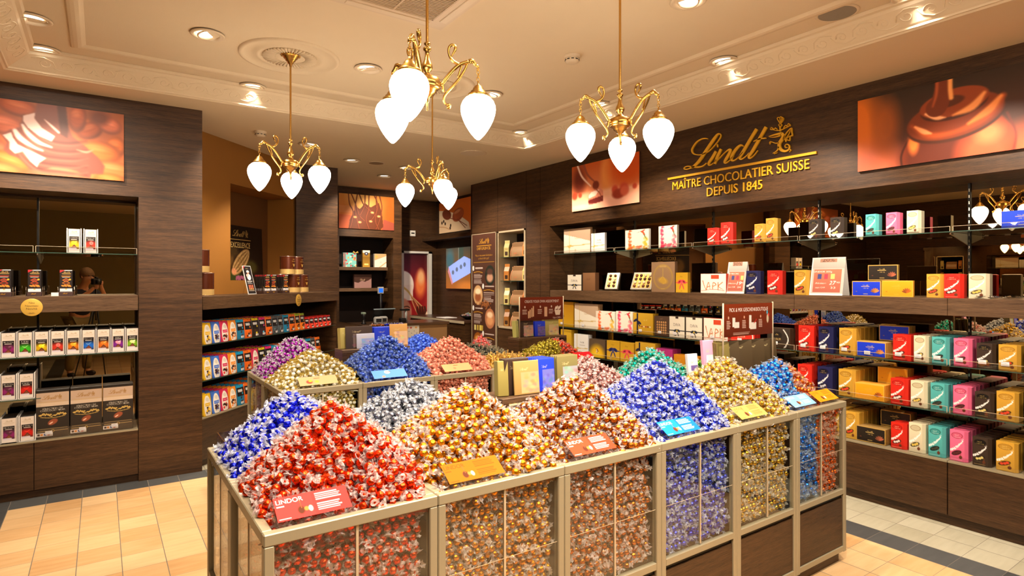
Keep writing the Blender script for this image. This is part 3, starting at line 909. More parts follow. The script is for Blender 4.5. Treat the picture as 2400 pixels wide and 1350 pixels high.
# ------------------------------------------------------------------ pendants
SHADE = emat('lit_opal_glass', (255, 238, 214), GLOBE_L)
def pendant_proto():
    r = empty('brass_pendant_lamp')          # origin at the middle of the hub
    top = ZC - 2.41
    b = MB(); b.lathe([(0.058, 0), (0.060, -0.006), (0.052, -0.016), (0.046, -0.018), (0.044, -0.030), (0.034, -0.034), (0.032, -0.046), (0.022, -0.050), (0.020, -0.062), (0.010, -0.070), (0.0075, -0.085)], 28, (0, 0, top), caps=False)
    for k in range(16):
        a = 2 * PI * k / 16
        b.tube([(math.cos(a) * 0.059, math.sin(a) * 0.059, top - 0.002), (math.cos(a) * 0.060, math.sin(a) * 0.060, top - 0.012)], 0.007, 6)
    b.build('ceiling_canopy', BRASS, r)
    MB().lathe([(0.0062, 0.15), (0.0062, top - 0.07)], 12, caps=False).build('rod', BRASS, r)
    MB().lathe([(0.007, 0.160), (0.013, 0.155), (0.013, 0.150), (0.007, 0.146), (0.007, 0.140), (0.017, 0.134), (0.015, 0.126), (0.0085, 0.120), (0.0085, 0.105), (0.013, 0.085), (0.021, 0.068), (0.023, 0.056), (0.018, 0.044), (0.009, 0.037), (0.009, 0.030)], 24, caps=False).build('baluster', BRASS, r)
    MB().lathe([(0.009, 0.032), (0.022, 0.024), (0.026, 0.016), (0.040, 0.014), (0.052, 0.008), (0.052, -0.018), (0.049, -0.022), (0.052, -0.026), (0.046, -0.032), (0.036, -0.036), (0.032, -0.048), (0.022, -0.054), (0.018, -0.062), (0.010, -0.066), (0.008, -0.084), (0.004, -0.090), (0.003, -0.118), (0.0001, -0.120)], 32, caps=False).build('hub', BRASS, r)
    for k in range(3):
        A = Matrix.Rotation(2 * PI * k / 3, 4, 'Z')
        b = MB()
        def T(pts, rr, n=8):
            p = smooth_path([(0.05 + (x - 0.05) * 1.42, 0, z * 1.2) for x, z in pts], 4)
            rs = [q[0] for q in smooth_path([(a, 0) for a in rr], 4)] if isinstance(rr, list) else rr
            b.tube(p, [q * 1.3 for q in rs], n)
        b.lathe([(0.006, 0), (0.010, 0.004), (0.010, 0.010), (0.006, 0.014)], 10)     # boss
        b.xform(Matrix.Translation((0.050, 0, -0.005)) @ Matrix.Rotation(PI / 2, 4, 'Y'), 0)
        T([(0.058, -0.005), (0.066, 0.010), (0.088, 0.045), (0.112, 0.072), (0.140, 0.086)], [0.0055, 0.006, 0.006, 0.006, 0.007])
        T([(0.060, -0.005), (0.062, -0.022), (0.066, -0.030)], [0.005, 0.004, 0.003])
        T([(0.136, 0.086), (0.128, 0.060), (0.108, 0.020), (0.082, -0.018), (0.066, -0.042), (0.064, -0.060), (0.072, -0.074)], [0.003, 0.004, 0.0045, 0.0045, 0.004, 0.0035, 0.003])
        T([(0.072, -0.074), (0.080, -0.072), (0.079, -0.082), (0.074, -0.080)], [0.0045, 0.005, 0.005, 0.004])
        T([(0.118, 0.074), (0.112, 0.050), (0.106, 0.026)], [0.003, 0.0035, 0.003])
        T([(0.112, 0.070), (0.092, 0.080), (0.080, 0.098), (0.078, 0.122), (0.088, 0.136), (0.098, 0.130), (0.096, 0.116), (0.090, 0.104), (0.086, 0.094)], [0.005, 0.005, 0.004, 0.004, 0.0045, 0.005, 0.0045, 0.003, 0.002])
        T([(0.140, 0.086), (0.148, 0.090), (0.155, 0.084), (0.160, 0.076)], [0.008, 0.0075, 0.006, 0.006])
        T([(0.160, 0.076), (0.166, 0.074), (0.168, 0.066), (0.163, 0.062)], [0.005, 0.0045, 0.004, 0.003])
        b.xform(A)
        arm = b.build('arm', BRASS, r)
        cx_ = 0.217
        b = MB()
        for q in range(4):
            cz = 0.078 - q * 0.0145
            ring = [(cx_ + 0.0065 * math.cos(t) * (1 if q % 2 else 0), 0.0065 * math.cos(t) * (0 if q % 2 else 1), cz + 0.0095 * math.sin(t)) for t in np.linspace(0, 2 * PI, 11)[:-1]]
            b.tube(ring, 0.0018, 5, closed=True)
        b.xform(A); b.build('chain', BRASS, arm)
        at = (cx_, 0, 0)
        b = MB(); b.lathe([(0.003, 0.026), (0.004, 0.012), (0.014, 0.006), (0.022, -0.004), (0.024, -0.012), (0.031, -0.016), (0.034, -0.024), (0.042, -0.028), (0.043, -0.038), (0.040, -0.040)], 28, at, caps=False)
        b.xform(A); b.build('shade_cap', BRASS, arm)
        b = MB(); b.lathe([(0.036, -0.036), (0.052, -0.045), (0.065, -0.060), (0.072, -0.078), (0.0735, -0.094), (0.071, -0.112), (0.064, -0.134), (0.053, -0.158), (0.040, -0.180), (0.027, -0.198), (0.014, -0.212), (0.006, -0.219), (0.0001, -0.221)], 32, at, caps=False)
        b.xform(A); b.build('glass_shade', SHADE, arm)
    return r
PP = pendant_proto()
for i, (x, y, rz, lab) in enumerate([
        (1.091, 2.176, 105.9, 'three armed brass pendant lamp with lit opal shades, nearest, before the air vent'),
        (2.164, 2.157, 42, 'three armed brass pendant lamp with lit opal shades, in front of the tongs poster'),
        (1.070, 4.20, 73.7, 'three armed brass pendant lamp with lit opal shades, before the golden panel'),
        (2.180, 4.257, 25, 'three armed brass pendant lamp with lit opal shades, furthest, before the whisk poster')]):
    o = PP if i == 0 else copy_tree(PP)
    o.location = (x, y, 2.41); o.rotation_euler = (0, 0, math.radians(rz))
    tag(o, lab, 'pendant lamp', 'brass pendant lamps')
# ================================================================== islands of loose truffles
RIM = 0.914; SILL = 0.425
def bin_unit(x0, x1, y0, y1, front, sides, wood_low=True):
    """one framed bin module; front -1 faces the camera side"""
    pass
def island(name, xs, y0, ym, y1, label):
    """steel framed display: posts, rails, glass panes, wooden lower panels; xs = bay limits"""
    r = empty(name, (xs[0], y0, 0))
    ox, oy = xs[0], y0
    P = 0.030
    def put(mb, nm, mat):
        mb.v = [(a - ox, b - oy, c) for a, b, c in mb.v]
        return mb.build(nm, mat, r)
    # top rim
    b = MB()
    for i in range(len(xs) - 1):
        a, c = xs[i], xs[i + 1]
        for (ya, yb) in ((y0, ym), (ym, y1)):
            b.cbox(a + 0.001, c - 0.001, ya, ya + P, RIM - 0.034, RIM, 0.003)
            b.cbox(a + 0.001, c - 0.001, yb - P, yb, RIM - 0.034, RIM, 0.003)
            b.cbox(a + 0.001, a + P, ya + P, yb - P, RIM - 0.034, RIM, 0.003)
            b.cbox(c - P, c - 0.001, ya + P, yb - P, RIM - 0.034, RIM, 0.003)
    put(b, 'top_frame', TAUPE)
    for yy in (y0, y1 - P):
        for i in range(len(xs)):
            ps = [xs[i]] if i == 0 else ([xs[i] - P] if i == len(xs) - 1 else [xs[i] - P, xs[i]])
            for q in ps:
                b = MB(); b.cbox(q + 0.001, q + P - 0.001, yy + 0.001, yy + P - 0.001, 0.06, RIM - 0.034, 0.003)
                put(b, 'post', TAUPE)
    for q in (xs[0], xs[-1] - P):
        b = MB(); b.cbox(q, q + P, ym - P, ym + P, 0.06, RIM - 0.034, 0.003); put(b, 'post', TAUPE)
    b = MB()
    for z in (SILL - 0.036, 0.065):
        for i in range(len(xs) - 1):
            a, c = xs[i] + P, xs[i + 1] - P
            b.cbox(a, c, y0 + 0.002, y0 + P - 0.004, z, z + 0.030, 0.002); b.cbox(a, c, y1 - P + 0.004, y1 - 0.002, z, z + 0.030, 0.002)
        for q in (xs[0], xs[-1] - P):
            b.cbox(q + 0.003, q + P - 0.003, y0 + P, y1 - P, z, z + 0.030, 0.002)
    put(b, 'lower_rails', TAUPE)
    for i in range(len(xs) - 1):
        a, c = xs[i] + P, xs[i + 1] - P
        m = (a + c) / 2
        g = MB(); g.box(a, m - 0.004, y0 + 0.010, y0 + 0.014, SILL, RIM - 0.034); put(g, 'glass_pane', GLASS)
        g = MB(); g.box(m + 0.004, c, y0 + 0.010, y0 + 0.014, SILL, RIM - 0.034); put(g, 'glass_pane', GLASS)
        g = MB(); g.box(m - 0.004, m + 0.004, y0 + 0.008, y0 + 0.016, SILL, RIM - 0.034)
        g.box(a, c, y0 + 0.0085, y0 + 0.010, (SILL + RIM) / 2 - 0.03, (SILL + RIM) / 2 - 0.0285)
        put(g, 'divider_strip', TAUPE_L)
        w = MB(); w.box(a + 0.003, c - 0.003, y0 + 0.008, y0 + 0.02, 0.098, SILL - 0.058)
        put(w, 'wood_panel', WOOD)
        w = MB(); w.box(a, c, y0 + 0.016, y0 + 0.024, SILL - 0.06, SILL - 0.036); put(w, 'shadow_gap', BLACK)
    for q, s in ((xs[0], 1), (xs[-1], -1)):
        for (ya, yb) in ((y0 + P, ym - P), (ym + P, y1 - P)):
            g = MB(); x_ = q + s * 0.012
            g.box(min(x_, x_ + s * 0.004), max(x_, x_ + s * 0.004), ya, yb, SILL, RIM - 0.034); put(g, 'glass_pane', GLASS)
            w = MB(); g2 = q + s * 0.008
            w.box(min(g2, g2 + s * 0.012), max(g2, g2 + s * 0.012), ya + 0.003, yb - 0.003, 0.098, SILL - 0.058); put(w, 'wood_panel', WOOD)
            g = MB(); g.box(min(x_ - 0.002, x_ + 0.006), max(x_ - 0.002, x_ + 0.006), (ya + yb) / 2 - 0.003, (ya + yb) / 2 + 0.003, SILL, RIM - 0.034); put(g, 'divider_strip', TAUPE_L)
    w = MB(); w.box(xs[0] + 0.03, xs[-1] - 0.03, y0 + 0.03, y1 - 0.03, 0.0, 0.066); put(w, 'plinth', WOOD)
    w = MB(); w.box(xs[0] + 0.03, xs[-1] - 0.03, y0 + 0.03, y1 - 0.03, SILL - 0.012, SILL - 0.004)
    w.box(xs[0] + 0.03, xs[-1] - 0.03, ym - 0.006, ym + 0.006, SILL, RIM - 0.03)
    for q in xs[1:-1]: w.box(q - 0.004, q + 0.004, y0 + 0.03, y1 - 0.03, SILL, RIM - 0.03)
    put(w, 'bin_floor', DARK)
    return tag(r, label, 'display island', 'truffle display islands')
XS1 = [0.360, 0.887, 1.412, 1.942, 2.470, 2.985, 3.497]
Y1A, Y1M, Y1B = 1.690, 2.205, 2.720
XS2 = [0.915, 1.445, 1.980, 2.505, 3.035, 3.570]
Y2A, Y2M, Y2B = 3.830, 4.335, 4.840
island('display_island', XS1, Y1A, Y1M, Y1B, 'taupe steel framed glass display island full of wrapped truffles, nearest to the camera')
island('display_island', XS2, Y2A, Y2M, Y2B, 'taupe steel framed glass display island of wrapped sweets, the far one before the till')
# acrylic upstand corners that keep the heaps in
def upstand(x, ya, yb, z0, z1, x1=None, label=''):
    g = MB(); g.box(x, x + 0.004, ya, yb, z0, z1)
    if x1: g.box(x, x1, yb - 0.004, yb, z0, z1)
    o = g.build('acrylic_upstand', ACRYLIC)
    return tag(o, label, 'acrylic divider')
upstand(0.392, 2.52, 2.685, RIM - 0.02, RIM + 0.065, 0.86, 'low clear acrylic upstand behind the dark blue heap of the near island')
upstand(0.948, 4.66, 4.805, RIM - 0.02, RIM + 0.055, 1.41, 'low clear acrylic upstand behind the purple heap of the far island')

# ------------------------------------------------------------------ truffle shapes
def ico(sub, r, seed, amp=0.05, squash=0.96):
    bm = bmesh.new()
    bmesh.ops.create_icosphere(bm, subdivisions=sub, radius=1)
    rd = random.Random(seed)
    off = Vector((rd.random() * 9, rd.random() * 9, rd.random() * 9))
    V = []
    for v in bm.verts:
        k = 1 + amp * mnoise.noise(v.co * 2.2 + off)
        V.append((v.co.x * r * k, v.co.y * r * k * squash, v.co.z * r * k))
    F = [tuple(v.index for v in f.verts) for f in bm.faces]
    bm.free()
    return V, F
def twist_wrapper(seed, r, L=1.0, n=12):
    """two crinkled fans at the ends of the ball, joined by a loose skirt of film"""
    rd = random.Random(seed)
    V, F = [], []
    for s in (-1, 1):
        o = len(V)
        tilt = rd.uniform(-0.35, 0.35); tilt2 = rd.uniform(-0.35, 0.35)
        rings = [(0.74, 0.76), (0.26, 1.10), (0.60, 1.36), (1.02, 1.62)]
        for j, (rr, xx) in enumerate(rings):
            for i in range(n):
                a = 2 * PI * i / n + 0.5 * j
                k = rr * (1 + (0.14 if i % 2 else -0.14) * (j > 1)) * rd.uniform(0.74, 1.26)
                x = xx + rd.uniform(-0.16, 0.16) * (j > 0) + (0.06 if i % 2 else 0) * (j == 3)
                x *= L if j > 1 else 1
                flat = 0.55 if j > 1 else 1
                V.append((s * x * r, (math.cos(a) * k + tilt * max(x - 1, 0)) * r, (math.sin(a) * k * flat + tilt2 * max(x - 1, 0)) * r))
        for j in range(3):
            for i in range(n):
                k = (i + 1) % n
                a, b, c, d = o + j * n + i, o + j * n + k, o + (j + 1) * n + k, o + (j + 1) * n + i
                F += [(a, b, c), (a, c, d)]
    return V, F
R0 = 0.0150
FILM = film('clear_wrapper_film', (250, 244, 238), 0.46)
def kind(name, foilcol, filmcol=None, alpha=0.5, col2=None, metal=0.85, rough=0.27, shape='ball'):
    f = foil('foil_' + name, foilcol, col2, metal, rough)
    w = FILM if filmcol is None else film('film_' + name, filmcol, alpha)
    return dict(name=name, foil=f, film=w, shape=shape)
KIND = {
    'red': kind('red', (238, 66, 16), (255, 238, 232), 0.54),
    'gold': kind('gold', (226, 146, 22), (252, 240, 232), 0.56),
    'amber': kind('amber', (196, 108, 26), (252, 238, 234), 0.56),
    'periwinkle': kind('periwinkle', (70, 84, 222), (236, 240, 255), 0.54),
    'yellow_gold': kind('yellow_gold', (222, 180, 60), (252, 244, 230), 0.52),
    'sky_blue': kind('sky_blue', (34, 128, 236), (222, 238, 255), 0.4),
    'orange': kind('orange', (240, 112, 30), (255, 226, 206), 0.42),
    'royal_blue': kind('royal_blue', (26, 38, 226), (242, 244, 255), 0.54),
    'silver': kind('silver', (120, 124, 136), (244, 246, 250), 0.44),
    'rose': kind('rose', (170, 108, 100), (250, 232, 228), 0.6),
    'teal': kind('teal', (14, 172, 146), (214, 246, 238), 0.44),
    'green': kind('green', (110, 190, 30), (232, 246, 206), 0.40),
    'cream': kind('cream', (244, 238, 220), (222, 196, 90), 0.6, metal=0.0, rough=0.3),
    'purple': kind('purple', (166, 40, 172), (250, 238, 250), 0.78),
    'marine': kind('marine', (50, 80, 190), (156, 184, 240), 0.7, col2=(66, 100, 206), metal=0.4),
    'cornflower': kind('cornflower', (70, 112, 236), (116, 156, 250), 0.92, metal=0.2),
    'salmon': kind('salmon', (250, 156, 128), (255, 192, 168), 0.92, metal=0.1, rough=0.4),
    'black': kind('black', (26, 30, 28), (210, 204, 180), 0.35, metal=0.6, shape='bar'),
    'wafer': kind('wafer', (232, 178, 66), (250, 214, 130), 0.9, metal=0.6, shape='bar'),
    'olive_gold': kind('olive_gold', (196, 176, 50), (222, 206, 90), 0.85, metal=0.7),
    'scarlet': kind('scarlet', (236, 66, 30), (250, 190, 170), 0.5, metal=0.6),
    'pink': kind('pink', (240, 92, 84), (255, 196, 190), 0.6, metal=0.5),
}
def template(k, seed, sub=2):
    """(ball verts, faces), (wrapper verts, faces)"""
    r = R0
    if k['shape'] == 'bar':
        V, F = ico(sub, r, seed, 0.04)
        V = [(x * 1.6, y * 0.75, z * 0.55) for x, y, z in V]
        W, G = twist_wrapper(seed, r * 0.75, 1.6)
        W = [(x * 1.55, y, z) for x, y, z in W]
        return (V, F), (W, G)
    V, F = ico(sub, r, seed)
    W, G = twist_wrapper(seed, r)
    return (V, F), (W, G)

CARDS = [(0.51, 1.715, 0.215), (1.055, 1.715, 0.225), (1.595, 1.715, 0.225), (2.125, 1.715, 0.225), (2.655, 1.715, 0.225), (3.12, 1.715, 0.215), (3.365, 1.715, 0.205),
         (1.165, 3.855, 0.25), (1.66, 3.855, 0.25), (2.20, 3.855, 0.24), (2.78, 3.855, 0.27), (3.20, 3.855, 0.16), (3.46, 3.855, 0.20)]
def heap_z(bx, x, y):
    z = heap_z0(bx, x, y)
    for cx_, cy_, cw in CARDS:
        dx = abs(x - cx_) - cw / 2 - 0.018; dy = y - (cy_ + 0.085)
        if y < cy_ - 0.2 or dx > 0.2 or dy > 0.3: continue
        d = math.hypot(max(dx, 0), max(dy, 0))
        z = min(z, bx[4] - 0.016 + 2.4 * d)
    return z
def heap_z0(bx, x, y):
    x0, x1, y0, y1, base, peak = bx[:6]
    u = (x - (x0 + x1) / 2) / ((x1 - x0) / 2); v = (y - (y0 + y1) / 2) / ((y1 - y0) / 2)
    kl, kr, kf, kb = bx[6] if len(bx) > 6 else (1, 1, 1, 1)
    u = abs(u) * (kl if u < 0 else kr); v = abs(v) * (kf if v < 0 else kb)
    r = min(0.62 * max(u, v) + 0.38 * math.hypot(u, v) / 1.15, 1.0)
    return base + (peak - base) * (1 - r ** 1.22)
def poisson(bx, dmin, tries, seed, clip=None):
    """dart throwing on the heap surface"""
    rg = np.random.default_rng(seed)
    x0, x1, y0, y1, base, peak = bx[:6]
    m = 0.016
    pts, grid = [], {}
    cell = dmin
    for _ in range(tries):
        x = rg.uniform(x0 + m, x1 - m); y = rg.uniform(y0 + m, y1 - m)
        if clip and not clip(x, y): continue
        z = heap_z(bx, x, y) + rg.uniform(-0.004, 0.005)
        k = (int(x / cell), int(y / cell), int(z / cell))
        ok = True
        for a in (-1, 0, 1):
            for b in (-1, 0, 1):
                for c in (-1, 0, 1):
                    for q in grid.get((k[0] + a, k[1] + b, k[2] + c), ()):
                        if (q[0] - x) ** 2 + (q[1] - y) ** 2 + (q[2] - z) ** 2 < dmin * dmin: ok = False; break
                    if not ok: break
                if not ok: break
            if not ok: break
        if ok:
            grid.setdefault(k, []).append((x, y, z)); pts.append((x, y, z))
    return pts
def stuff_mesh(name, k, pts, seed, film_share=1.0, core=None):
    (V, F), (W, G) = template(k, seed, 1)
    (V2, F2), (W2, G2) = template(k, seed + 5, 1)
    tv = [(np.array(V + W), np.array(F + [tuple(i + len(V) for i in g) for g in G]), len(F)), (np.array(V2 + W2), np.array(F2 + [tuple(i + len(V2) for i in g) for g in G2]), len(F2))]
    rg = random.Random(seed)
    VV, FF, MM, SS = [], [], [], []
    off = 0
    for i, p in enumerate(pts):
        v, f, nf = tv[i % 2]
        R = np.array(Euler((rg.uniform(0, 6.3), rg.uniform(0, 6.3), rg.uniform(0, 6.3))).to_matrix())
        VV.append(v @ R.T + np.array(p)); FF.append(f + off); off += len(v)
        mi = np.zeros(len(f), int); mi[nf:] = 1; MM.append(mi)
    if core:
        bx, drop = core
        n = 24
        xs = np.linspace(bx[0] + 0.01, bx[1] - 0.01, n); ys = np.linspace(bx[2] + 0.01, bx[3] - 0.01, n)
        g = np.array([(x, y, heap_z(bx, x, y) - drop) for y in ys for x in xs])
        q = [(j * n + i, j * n + i + 1, (j + 1) * n + i + 1) for j in range(n - 1) for i in range(n - 1)] + [(j * n + i, (j + 1) * n + i + 1, (j + 1) * n + i) for j in range(n - 1) for i in range(n - 1)]
        VV.append(g); FF.append(np.array(q) + off); off += len(g); MM.append(np.zeros(len(q), int))
    VV = np.concatenate(VV); FF = np.concatenate(FF); MM = np.concatenate(MM)
    me = bpy.data.meshes.new(name)
    me.vertices.add(len(VV)); me.vertices.foreach_set('co', VV.ravel().astype(np.float32))
    me.loops.add(len(FF) * 3); me.loops.foreach_set('vertex_index', FF.ravel().astype(np.int32))
    me.polygons.add(len(FF)); me.polygons.foreach_set('loop_start', np.arange(len(FF), dtype=np.int32) * 3)
    me.polygons.foreach_set('material_index', MM.astype(np.int32))
    me.polygons.foreach_set('use_smooth', (MM == 0))
    me.materials.append(k['foil']); me.materials.append(k['film'])
    me.update(calc_edges=True)
    return me
PROTO = {}
def protos(k, split):
    """three shape variants; split: wrapper is a part of its own"""
    key = (k['name'], split)
    if key in PROTO: return PROTO[key]
    out = []
    for s in range(4):
        (V, F), (W, G) = template(k, 31 * s + 3)
        b = MB(); b.add(V, F, 0, True)
        if split:
            wm = MB().add(W, G, 0, True).mesh('wrapper', k['film'])
            out.append((b.mesh(k['name'] + '_foil_truffle', k['foil']), wm))
        else:
            b.add(W, G, 1, True)
            out.append((b.mesh(k['name'] + '_foil_truffle', [k['foil'], k['film']]), None))
    PROTO[key] = out
    return out
CAMP = Vector((0, 0, EYE))
NOUN = {'black': 'black_wrapped_sweet', 'wafer': 'gold_wrapped_bar'}
def heap(kn, bx, n_ind, label, group, split=False, seed=0, clip=None, dmin=0.0262, tries=5200, sides='f'):
    """the heap in one bin: the best seen sweets are objects of their own, the rest (under them and behind the glass) one mass"""
    k = KIND[kn]
    x0, x1, y0, y1, base, peak = bx[:6]
    pts = poisson(bx, dmin, tries, seed + 11, clip)
    # those that face the camera come first
    def key(p):
        e = 0.02
        nx = heap_z(bx, p[0] - e, p[1]) - heap_z(bx, p[0] + e, p[1]); ny = heap_z(bx, p[0], p[1] - e) - heap_z(bx, p[0], p[1] + e)
        n = Vector((nx, ny, 2 * e)).normalized()
        d = (CAMP - Vector(p)); L = d.length
        vis = n.dot(d) / L
        return -(vis + 0.12) / L
    pts.sort(key=key)
    ind, rest = pts[:n_ind], pts[n_ind:]
    P = protos(k, split)
    rd = random.Random(seed)
    name = NOUN.get(kn, kn + '_foil_truffle')
    for p in ind:
        me, wm = P[rd.randrange(4)]
        o = bpy.data.objects.new(name, me)
        o.location = p
        o.rotation_euler = (rd.uniform(0, 6.3), rd.uniform(0, 6.3), rd.uniform(0, 6.3))
        o['label'] = label; o['category'] = 'sweet' if kn in NOUN else 'truffle'; o['group'] = group
        COL.objects.link(o)
        if wm:
            w = bpy.data.objects.new('wrapper', wm); w.parent = o
            COL.objects.link(w)
    # second layer and what shows through the glass
    lower = [(x, y, heap_z(bx, x, y) - 0.021) for x, y, z in poisson(bx, 0.031, tries // 2, seed + 77, clip)]
    rg = random.Random(seed + 5)
    wall = []
    def face(fx):
        z = SILL + 0.012
        row = 0
        while z < base - 0.01:
            s = 0.0
            while True:
                q = fx(s + (0.014 if row % 2 else 0) + rg.uniform(-0.003, 0.003), z + rg.uniform(-0.004, 0.004), rg.uniform(0, 0.012))
                if q is None: break
                wall.append(q); s += 0.0285
            z += 0.0265; row += 1
    if 'f' in sides:
        face(lambda s, z, d: None if x0 + 0.036 + s > x1 - 0.036 else (x0 + 0.036 + s, y0 + 0.030 + d, z))
    if 'l' in sides:
        face(lambda s, z, d: None if y0 + 0.05 + s > y1 - 0.012 else (x0 + 0.036 + d, y0 + 0.05 + s, z))
    allp = rest + lower + wall
    if clip: allp = [p for p in allp if clip(p[0], p[1])]
    me = stuff_mesh('loose_' + kn, k, allp, seed + 9, core=(bx, 0.034) if not clip else None)
    o = obj('loose_' + kn.replace('_', '_') + '_sweets', me)
    what = label.split(' in ')[0].split(' on ')[0]
    tag(o, 'mass of further ' + kn.replace('_', ' ') + ' sweets under that heap and behind its glass', 'sweets', kind='stuff')
    return o
def bay(xs, i, y0, y1, base, peak):
    k = 0.76
    sides = (1 if i == 0 else k, 1 if i == len(xs) - 2 else k, 1 if y0 in (Y1A, Y2A) else k, 1 if y1 in (Y1B, Y2B) else k)
    return (xs[i] + 0.008, xs[i + 1] - 0.008, y0 + 0.006, y1 - 0.006, base, peak - 0.018, sides)
def bay_(xs, i, y0, y1, base, peak):
    return (xs[i] + 0.008, xs[i + 1] - 0.008, y0 + 0.006, y1 - 0.006, base, peak)
B0 = RIM - 0.022
# near island, front row
heap('red', bay(XS1, 0, Y1A, Y1M, B0, 1.21), 290, 'red foil truffle in clear wrapper, heap at the near corner of the near island', 'red truffles, near island', True, 1, sides='fl')
heap('gold', bay(XS1, 1, Y1A, Y1M, B0, 1.21), 270, 'bright gold foil truffle in a clear twist wrapper, heap beside the red one', 'gold truffles, near island', True, 2)
heap('amber', bay(XS1, 2, Y1A, Y1M, B0, 1.195), 240, 'brownish amber foil truffle in clear wrapper, heap before the wooden riser of bags', 'amber truffles, near island', False, 3)
heap('periwinkle', bay(XS1, 3, Y1A, Y1M, B0, 1.225), 240, 'periwinkle blue foil truffle in clear wrapper, heap behind the bright blue price card', 'periwinkle truffles, near island', False, 4)
heap('yellow_gold', bay(XS1, 4, Y1A, Y1M, B0, 1.205), 200, 'yellow gold foil truffle in clear wrapper, heap behind the pale yellow price card', 'yellow gold truffles, near island', False, 5)
bx = bay(XS1, 5, Y1A, Y1M, B0, 1.15); xm = (XS1[5] + XS1[6]) / 2
heap('sky_blue', bx, 120, 'sky blue foil truffle in clear wrapper, heap behind the pale blue price card', 'sky blue truffles, near island', False, 6, clip=lambda x, y: x < xm)
heap('orange', bx, 90, 'orange foil truffle in clear wrapper, heap at the far corner behind the orange card', 'orange truffles, near island', False, 7, clip=lambda x, y: x >= xm)
# near island, second row
heap('royal_blue', bay(XS1, 0, Y1M, Y1B, B0, 1.16), 200, 'dark royal blue foil truffle in clear wrapper, heap behind the red one', 'royal blue truffles, near island', False, 8, sides='l')
heap('silver', bay(XS1, 1, Y1M, Y1B, B0, 1.16), 150, 'silver and black foil truffle in clear wrapper, heap behind the bright gold one', 'silver truffles, near island', False, 9, sides='')
heap('rose', bay(XS1, 3, Y1M, Y1B, B0, 1.19), 120, 'dusky rose foil truffle in clear wrapper, heap beside the riser of bags', 'rose truffles, near island', False, 10, sides='')
heap('teal', bay(XS1, 4, Y1M, Y1B, B0, 1.20), 110, 'teal green foil truffle in clear wrapper, heap behind the periwinkle one', 'teal truffles, near island', False, 12, sides='')
heap('green', bay(XS1, 5, Y1M, Y1B, B0, 1.10), 40, 'lime green foil truffle in clear wrapper, low heap next to the teal one', 'green truffles, near island', False, 13, sides='')
# far island
heap('cream', bay(XS2, 0, Y2A, Y2M, B0, 1.14), 170, 'white and gold wrapped truffle, heap at the near corner of the far island', 'cream truffles, far island', False, 14, sides='fl')
heap('marine', bay(XS2, 1, Y2A, Y2M, B0, 1.21), 190, 'navy blue truffle with orange dots, heap before the far riser of bags', 'navy truffles, far island', False, 15)
heap('salmon', bay(XS2, 2, Y2A, Y2M, B0, 1.17), 170, 'salmon pink paper wrapped truffle, heap in the middle of the far island', 'salmon truffles, far island', False, 16)
heap('wafer', bay(XS2, 3, Y2A, Y2M, B0, 0.995), 90, 'flat gold wrapped bar, low heap between the salmon and the olive gold sweets', 'gold bars, far island', False, 17, dmin=0.034)
bx = bay(XS2, 4, Y2A, Y2M, B0, 1.10); xm2 = (XS2[4] + XS2[5]) / 2 - 0.02
heap('olive_gold', bx, 110, 'small olive gold wrapped sweet, heap before the riser under the brown assortment sign', 'olive gold sweets, far island', False, 18, clip=lambda x, y: x < xm2)
heap('scarlet', bx, 60, 'scarlet wrapped truffle, slope at the far end of the far island', 'scarlet truffles, far island', False, 19, clip=lambda x, y: x >= xm2)
heap('purple', bay(XS2, 0, Y2M, Y2B, B0, 1.19), 150, 'purple and white wrapped truffle, heap behind the cream and gold one', 'purple truffles, far island', False, 20, sides='l')
heap('cornflower', bay(XS2, 2, Y2M, Y2B, B0, 1.16), 80, 'cornflower blue paper wrapped truffle, heap behind the navy and salmon ones', 'cornflower truffles, far island', False, 21, sides='')
heap('black', bay(XS2, 3, Y2M, Y2B, B0, 1.03), 70, 'black and white wrapped sweet, low heap before the tall brown banner', 'black sweets, far island', False, 22, sides='')
bx = (XS2[4] + 0.03, XS2[4] + 0.26, Y2M + 0.25, Y2B - 0.03, B0, 1.10)
heap('pink', (2.80, 3.03, Y2B - 0.24, Y2B - 0.02, B0 + 0.02, 1.085), 40, 'pink and red wrapped truffle in the clear tray beside the far riser', 'pink truffles, far island', False, 23, sides='')

# ------------------------------------------------------------------ price cards in acrylic wedges
def card_canvas(bg, dark=(255, 255, 255), title='LINDOR', split=0.0, size=(150, 54)):
    c = Canvas(size[0], size[1], bg)
    a = c.a
    if split: c.rect(a * 0.5, a, 0, 1, tuple(min(255, int(x * (1 - split))) for x in bg))
    c.text(title, 0.08, 0.30, 0.19, dark, center=False)
    c.rect(0.08, 0.36, 0.37, 0.42, dark, 0.7)
    c.ell(a * 0.33, 0.68, 0.13, 0.16, (96, 48, 30), soft=0.3); c.line([(a * 0.33, 0.18), (a * 0.34, 0.6)], 0.025, (150, 90, 50))
    c.ell(a * 0.40, 0.66, 0.09, 0.09, (210, 130, 60), soft=0.4); c.ell(a * 0.455, 0.68, 0.08, 0.12, (250, 230, 220), soft=0.5)
    c.textlines(a * 0.55, a * 0.95, 0.10, 0.42, 4, dark, 0.65, 3); c.textlines(a * 0.55, a * 0.95, 0.52, 0.86, 4, dark, 0.65, 4)
    c.rect(0.08, 0.5, 0.88, 0.93, dark, 0.7)
    return c
CARDP = vcol_mat('printed_matt_card', 0.7, 0.1)
